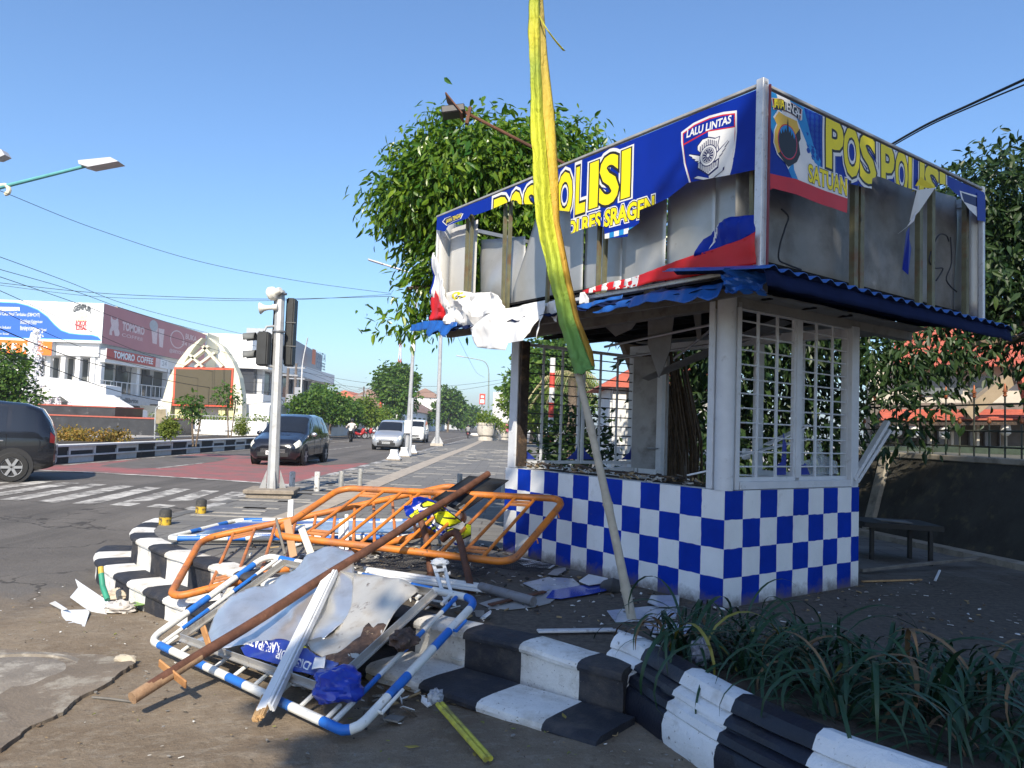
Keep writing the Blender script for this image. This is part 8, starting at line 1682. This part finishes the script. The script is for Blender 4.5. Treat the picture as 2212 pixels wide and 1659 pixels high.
# red roadside signboards
for i, (x, y0, y1, w_, Y, txt, lab) in enumerate(((829, 861, 886, 20, 112, 'A', 'red square signboard beside the broad tree'), (1042, 851, 873, 13, 84, 'KFC', 'red and white signboard on the green lamp'))):
    a = at(x-w_/2, y1, Y); c = at(x+w_/2, y0, Y); t = thing('signboard', lab, 'sign', ((a.x+c.x)/2, Y, 0)); q = MB(); q.box(((a.x+c.x)/2, Y, (a.z+c.z)/2), (c.x-a.x, .3, c.z-a.z)); q.build('board', mat('board_red', (.55, .07, .05), .55), t, smooth=False); q = MB(); q.tube([((a.x+c.x)/2, Y, 0), ((a.x+c.x)/2, Y, a.z)], .1, 6); q.build('post', M_galv, t)
    sh = Sheet(lambda s_, z, off, Y=Y: vec(s_, Y-.17-off*5, z), a.x, c.x, [(a.x, a.z), (c.x, a.z)], [(a.x, c.z), (c.x, c.z)], 1, 1)
    if i == 0: sh.poly([(a.x+(c.x-a.x)*.3, a.z+.2), (a.x+(c.x-a.x)*.7, a.z+.2), (a.x+(c.x-a.x)*.5, c.z-.3)], 1, 0)
    else: sh.rect(a.x+.1, c.x-.1, a.z+.12, a.z+(c.z-a.z)*.45, 1, 0); sh.rect(a.x+.15, c.x-.15, a.z+(c.z-a.z)*.6, c.z-.2, 1, 0)
    sh.build('lettering', SG[1], t)
# lattice tower
Yt2 = 320; b0 = at(858, 905, Yt2); tw = thing('radio_tower', 'thin red and white radio tower far behind the trees', 'tower', (b0.x, Yt2, 0)); zt2 = at(861, 726, Yt2).z
for k in range(8):
    z0 = zt2*k/8; z1 = zt2*(k+1)/8; w0 = 1.6*(1-k/9); w1 = 1.6*(1-(k+1)/9); q = MB()
    for sx in (-1, 1):
        for sy in (-1, 1): q.tube([(b0.x+sx*w0, Yt2+sy*w0, z0), (b0.x+sx*w1, Yt2+sy*w1, z1)], .14, 4); q.tube([(b0.x+sx*w0, Yt2+sy*w0, z0), (b0.x-sx*w1, Yt2+sy*w1, z1)], .09, 4)
    q.build('section', mat('tower_red', (.5, .12, .10), .6) if k % 2 else mat('tower_white', (.65, .65, .65), .6), tw)
# utility poles
for i, (x, yb, yt, Y, lab) in enumerate(((617, 905, 795, 64, 'dark utility pole tangled with cables beside the signal pole'), (634, 905, 785, 70, 'utility pole with transformer in front of the corner cafe'), (783, 905, 835, 120, 'utility pole with cross arms near the red signboard'))):
    b_ = Vector((at(x, yb, Y).x, Y, ROADZ)); tp = at(x, yt, Y); t = thing('utility_pole', lab, 'utility pole', tuple(b_)); q = MB(); q.tube([b_, Vector((b_.x, Y, tp.z))], [.17, .12], 8); q.build('pole', mat('wood_pole', (.13, .11, .10), .9, var=.2), t)
    for dz in (.4, 1.4) if i else (.6,): q = MB(); q.box((b_.x, Y, tp.z-dz), (1.7, .12, .12)); q.build('cross_arm', MATS['grey_steel'], t, smooth=False)
    if i < 2: q = MB(); q.box((b_.x+.35, Y-.1, tp.z-2.6), (.6, .4, .8)); q.build('transformer_box', MATS['grey_steel'], t, smooth=False)
    if i < 2:
        for k in range(3): q = MB(); q.tube([(b_.x-.5+.3*k+.35*math.cos(a_), Y-.2, tp.z-3.0-.5*k+.35*math.sin(a_)) for a_ in [j*.6 for j in range(11)]], .03, 4); q.build('cable_coil', M_cable, t)
# overhead cables, each with its own sag
def cable(label, pts, r=.012, Ys=None):
    r *= .75
    P = [at(x, y, Y) for (x, y), Y in zip(pts, Ys)]; q = MB(); q.tube(smooth_path(P, 8), r, 5); return one('overhead_cable', q, M_cable, label, 'cable', group='overhead cables')
cable('thin cable running from the teal lamp scroll down to the fig tree', [(-40, 396), (20, 420), (200, 492), (420, 562), (640, 606), (845, 634)], .011, (20, 20, 23, 25, 27, 28.2))
cable('upper thin cable slanting over the rose billboard', [(-30, 545), (0, 555), (150, 610), (265, 655), (400, 692), (560, 730)], .018, (30, 30, 36, 42, 50, 62))
cable('second thin cable slanting over the rose billboard', [(-30, 572), (0, 582), (150, 625), (300, 678), (450, 720), (600, 760)], .018, (30, 30, 36, 42, 52, 64))
cable('third thin cable slanting over the blue billboard', [(-30, 590), (0, 598), (180, 660), (330, 715), (480, 760), (612, 800)], .018, (30, 30, 36, 44, 54, 64))
cable('level cable crossing behind the loudspeakers', [(-30, 607), (0, 611), (200, 632), (400, 642), (600, 646), (845, 640)], .02, (40, 40, 40, 40, 40, 40)); cable('lower level cable crossing behind the loudspeakers', [(-30, 611), (0, 616), (200, 640), (400, 647), (600, 649), (845, 636)], .016, (41, 41, 41, 41, 41, 41))
cable('thick black cable sagging past the orange shop sign', [(-30, 695), (0, 710), (100, 752), (200, 785), (330, 815), (460, 838), (612, 850)], .03, (28, 28, 32, 38, 46, 55, 64)); cable('thick black cable sagging over the cafe balcony', [(-30, 745), (0, 757), (100, 790), (230, 838), (360, 868), (480, 880), (612, 862)], .028, (28, 28, 32, 38, 46, 55, 64))
cable('thin cable sagging across the cafe sign', [(-30, 620), (0, 628), (160, 700), (330, 770), (480, 805), (634, 812)], .018, (30, 30, 36, 46, 56, 70)); cable('thin cable dipping to the tangled pole', [(-30, 660), (0, 670), (150, 740), (300, 790), (450, 820), (634, 830)], .018, (30, 30, 36, 46, 56, 70))
for k, (y0, y1) in enumerate(((785, 838), (795, 842), (806, 848))): cable(('highest', 'middle', 'lowest')[k]+' of the cables running from the cafe pole down the avenue', [(634, y0), (700, y0+24), (760, y1+4), (783, y1)], .022, (70, 88, 108, 120)); 
cable('upper long cable spanning the avenue to the right trees', [(634, 800), (800, 828), (960, 834), (1100, 818)], .02, (70, 72, 74, 78)); cable('lower long cable spanning the avenue to the right trees', [(634, 815), (800, 840), (960, 846), (1110, 822)], .02, (70, 72, 74, 78))
cable('thin drooping wire from the roof corner to the green lamp', [(985, 720), (1010, 770), (1030, 805), (1046, 815)], .012, (40, 50, 62, 70))
cable('pair of thick black cables rising from the kiosk roof over the sign', [(1915, 318), (2000, 270), (2100, 224), (2230, 164)], .015, (7.6, 6.8, 6.0, 5.2)); cable('thin companion cable rising over the sign', [(1930, 314), (2010, 270), (2105, 228), (2230, 176)], .009, (7.6, 6.8, 6.0, 5.2)); cable('white cable running from the roof corner into the dark tree', [(2180, 728), (2205, 722), (2240, 700)], .008, (7.2, 7.6, 8.4))
# ================================================================== RIGHT-HAND SIDE: RETAINING WALL, FENCE, HOUSE
W0, W1 = vec(4.05, 11.6, 0), vec(5.45, 5.3, 0); wd_ = (W1-W0).normalized(); wn = vec(-wd_.y, wd_.x, 0); wn = wn if wn.x > 0 else -wn; wl_ = (W1-W0).length
M_moss = mat('mossy_dark_wall', (.035, .033, .027), .95, var=.4, vs=3, stain=((.10, .085, .05), .55, .7, 5, .8), bump=1.5, bs=18); M_cap = mat('wall_cap_concrete', (.30, .27, .22), .9, var=.2, stain=((.12, .1, .08), .5, .7, 6, .8))
rw = thing('retaining_wall', 'dark sloping retaining wall with a pale cap below the iron fence', 'wall', tuple(W0))
q = MB(); q.grid(lambda a, c: W0+wd_*wl_*a+wn*(.12+.5*c)+ZV*(1.0*c)+wn*.02*pnoise(a*14, c*5), 60, 10); q.grid(lambda a, c: W0+wd_*wl_*a+wn*(.62+.5*c)+ZV*1.0, 4, 1); q.build('slope', M_moss, rw)
q = MB(); q.beam(W0+wn*.66+ZV*1.01, W1+wn*.66+ZV*1.01, .14, .07); q.build('cap', M_cap, rw, smooth=False, bev=.01)
for s_ in (.30,): q = MB(); p = W0+wd_*wl_*s_; q.beam(p+wn*.12+ZV*.05-wd_*.0, p+wn*.58+ZV*.99-wd_*.25, .16, .06, up=-wn); q.build('rib', M_cap, rw, smooth=False)
q = MB(); q.beam(W0+wn*.0+ZV*.02, W1+wn*.0+ZV*.02, .2, .08); q.build('gutter_edge', M_cap, rw, smooth=False)
b = MB(); b.poly([W0+wn*.62+ZV*.985, W1+wn*.62+ZV*.985, vec(40, 4, .985), vec(40, 60, .985), vec(4.6, 60, .985) if False else vec(5.4, 15, .985)]); struct(b.build('raised_ground', mat('garden_ground', (.09, .085, .06), .95, var=.3, vs=1), smooth=False))
M_iron = mat('dark_green_iron', (.06, .065, .05), .55, .3, var=.2); M_copper = mat('copper_finial', (.36, .12, .05), .5, .35, var=.2)
fe = thing('iron_fence', 'dark iron railing fence with copper spear finials on the retaining wall', 'fence', tuple(W0+wn*.66+ZV*1.05))
fb = W0+wn*.66+ZV*1.04
for z, r_ in ((.12, .012), (.30, .012), (.60, .012)): q = MB(); q.tube([fb+ZV*z, fb+wd_*wl_+ZV*z], r_, 6); q.build('rail', M_iron, fe)
n_ = int(wl_/.21)
for k in range(n_):
    p = fb+wd_*(.1+.21*k); tall = k % 2 == 0; H = .70 if tall else .40; q = MB(); q.tube([p, p+ZV*H], .011, 6); bar = q.build('bar', M_iron, fe)
    if tall: q = MB(); q.lathe([(.011, 0), (.022, .008), (.022, .02), (.013, .028), (.02, .04), (.012, .05), (.026, .056), (.026, .066), (.016, .075), (.008, .14), (0, .155)], 10, p+ZV*(H-.02)); q.build('finial', M_copper, bar)
    else: q = MB(); q.lathe([(.008, 0), (.02, .012), (.024, .03), (.016, .05), (.018, .058), (.004, .075)], 10, p+ZV*(H-.02)); q.build('finial', M_copper, bar)
# red-roofed house behind the fence
hs = thing('red_roofed_house', 'house with red tiled roofs and hanging porch lamps behind the fence', 'house', (11, 19, 1))
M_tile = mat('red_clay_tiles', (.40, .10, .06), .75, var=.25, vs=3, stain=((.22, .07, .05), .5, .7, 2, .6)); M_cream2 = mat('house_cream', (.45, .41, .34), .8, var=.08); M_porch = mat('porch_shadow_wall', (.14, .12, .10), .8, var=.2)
def H(x, y, Y): return at(x, y, Y)
Yh = 18.
def hq(nm, pts, Y, dep, m, par=None): q = MB(); q.slab([H(x, y, Y) for x, y in pts], (0, 1, 0), dep); return q.build(nm, m, par or hs, smooth=False)
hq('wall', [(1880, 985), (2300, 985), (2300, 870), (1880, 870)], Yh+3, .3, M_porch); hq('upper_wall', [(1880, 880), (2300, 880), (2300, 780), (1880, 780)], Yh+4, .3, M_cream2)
for x0, x1 in ((1990, 2080), (2095, 2150)): hq('window', [(x0, 852), (x1, 852), (x1, 812), (x0, 812)], Yh+3.9, .08, M_win)
q = MB(); nt_ = 26
def roofp(x0, x1, y0, y1, Ya_, Yb_, nm):
    for r in range(7):
        a0, a1 = r/7, (r+1)/7
        q = MB(); lp = lambda a: (y0+(y1-y0)*a, Ya_+(Yb_-Ya_)*a)
        (ya, Yq), (yb, Yq2) = lp(a0), lp(a1); A_, B_ = H(x0, ya, Yq), H(x1, ya, Yq); C_, D_ = H(x1-(x1-x0)*.0, yb, Yq2), H(x0, yb, Yq2); nv = (B_-A_).cross(D_-A_).normalized()
        nv = nv if nv.z > 0 else -nv; q.slab([A_+nv*.05, B_+nv*.05, C_+nv*.02, D_+nv*.02], nv, .04); q.build(nm, M_tile, hs, smooth=False)
roofp(1900, 2320, 912, 884, Yh+.6, Yh+3.6, 'tile_course'); roofp(1930, 2330, 795, 700, Yh+3.2, Yh+7, 'tile_course'); 
q = MB(); q.slab([H(2230, 905, Yh), H(2320, 905, Yh), H(2320, 800, Yh), H(2200, 795, Yh)], (0, 1, 0), .2); q.build('gable', M_tile, hs, smooth=False)
q = MB(); q.beam(H(2085, 895, Yh+.4), H(2180, 818, Yh+.4), .25, .3); q.build('barge_board', mat('barge_brown', (.26, .20, .13), .8), hs, smooth=False); hq('fascia', [(1900, 920), (2310, 917), (2310, 910), (1900, 913)], Yh+.5, .1, M_burnt)
for x in (2010, 2055, 2110, 2170, 2215): hq('porch_post', [(x, 985), (x+6, 985), (x+6, 915), (x, 915)], Yh+1.2, .15, M_cream2)
for x in (2028, 2062, 2095, 2128, 2160): hq('window', [(x, 970), (x+12, 970), (x+12, 930), (x, 930)], Yh+2.9, .08, mat('curtain_window', (.30, .30, .31), .5))
for x, y in ((1937, 932), (1974, 935), (2040, 938), (2172, 931)): p = H(x, y, Yh+.9); q = MB(); q.lathe([(.02, .2), (.1, .16), (.12, .05), (.12, -.06), (.06, -.12)], 12, p); q.build('porch_lamp', mat('lamp_glass_white', (.7, .7, .68), .4), hs)
hq('hedge_base', [(1880, 1000), (2310, 1000), (2310, 965), (1880, 965)], Yh-1, .4, mat('dark_hedge', (.03, .045, .03), .9, var=.4))
# guard house seen through the window
gh = thing('guard_house', 'small white guard house with red tiled eaves seen through the kiosk', 'house', (2.2, 14.5, 0)); M_gw = mat('guard_white', (.66, .66, .64), .75, var=.05)
q = MB(); q.box((2.95, 15.2, 1.0), (2.2, 2.0, 2.0)); q.build('wall', M_gw, gh, smooth=False); q = MB(); q.hexa([(1.6, 13.9, 2.0), (4.3, 13.9, 2.0), (4.3, 16.5, 2.0), (1.6, 16.5, 2.0), (2.6, 15, 2.6), (3.4, 15, 2.6), (3.4, 15.4, 2.6), (2.6, 15.4, 2.6)]); q.build('roof', M_tile, gh, smooth=False)
for z in (.25, .75, 1.25, 1.75): q = MB(); q.box((2.95, 14.19, z), (2.2, .02, .012)); q.build('joint', M_grey, gh, smooth=False)
q = MB(); q.box((2.0, 14.15, 1.0), (.25, .18, 2.0)); q.build('pilaster', M_gw, gh, smooth=False)
# concrete seats and striped pole behind the kiosk
for i, (x, y) in enumerate(((.35, 13.2), (.95, 13.6))):
    q = MB(); q.lathe([(.4, 0), (.4, .1), (.2, .15), (.2, .35), (.42, .4), (.42, .46)], 6, (x, y, 0)); one('concrete_stool', q, mat('seat_concrete', (.48, .47, .45), .8, var=.1), ('first', 'second')[i]+' pale concrete seat behind the kiosk window', 'seat', group='concrete seats', smooth=False)
t = thing('striped_pole', 'red and white striped pole standing behind the kiosk grille', 'pole', (.75, 14.2, 0))
for k in range(9): q = MB(); q.lathe([(.05, .28*k), (.05, .28*k+.279)], 10, (.75, 14.2, 0)); q.build('stripe', MATS['board_red'] if k % 2 else M_gw, t)
# bench and timber behind the kiosk corner
bn = thing('low_table', 'black low table against the dark wall beside the kiosk', 'table', tuple(gr(1985, 1215, 0))); M_tb = mat('black_table', (.014, .014, .014), .6, var=.2)
tc_ = [gr(1850, 1160, .0), gr(2040, 1170, .0)]; ta, tb2 = at(1868, 1128, 7.6), at(2040, 1138, 7.35)
q = MB(); q.slab([ta, tb2, tb2+vec(.05, .55, 0), ta+vec(.05, .55, 0)], (0, 0, -1), .05); q.build('tabletop', M_tb, bn, smooth=False)
for p in (ta+vec(.1, .06, 0), tb2+vec(-.1, .06, 0), tb2+vec(-.08, .48, 0), ta+vec(.1, .48, 0)): q = MB(); q.beam(p-ZV*.05, Vector((p.x, p.y, 0)), .035, .035, up=vec(1, 0, 0)); q.build('leg', M_tb, bn, smooth=False)
q = MB(); q.slab([ta+vec(.2, .1, .004), tb2+vec(-.25, .1, .004), tb2+vec(-.22, .3, .004), ta+vec(.22, .3, .004)], ZV, .012); one('pale_board', q, M_scrap, 'pale board lying on the black low table', 'board', smooth=False)
board('pale_timber', 'long pale timber lying along the foot of the dark wall', 'plank', gr(1860, 1232, .03), gr(2118, 1205, .10), .04, .03, M_beam); board('orange_lath', 'short orange lath on the pavement by the kiosk corner', 'plank', gr(1862, 1256, .01), gr(1990, 1252, .01), .03, .012, M_raw); board('white_hook_piece', 'small white bent piece by the table leg', 'scrap', gr(2020, 1254, .01), gr(2030, 1232, .03), .02, .01, M_wp)
# air: a thin even haze over the whole place
b = MB(); b.box((0, 575, 20), (1210, 1660, 43)); hz_ = b.build('haze', None, smooth=False); hz_.data.materials.clear()
hm = bpy.data.materials.new('haze'); hm.use_nodes = True; N = hm.node_tree.nodes; N.remove(N['Principled BSDF']); pv = N.new('ShaderNodeVolumePrincipled'); pv.inputs['Color'].default_value = (.80, .88, .97, 1); pv.inputs['Density'].default_value = .0005; pv.inputs['Anisotropy'].default_value = .2
hm.node_tree.links.new(pv.outputs[0], N['Material Output'].inputs['Volume']); hz_.data.materials.append(hm); stuff(hz_)
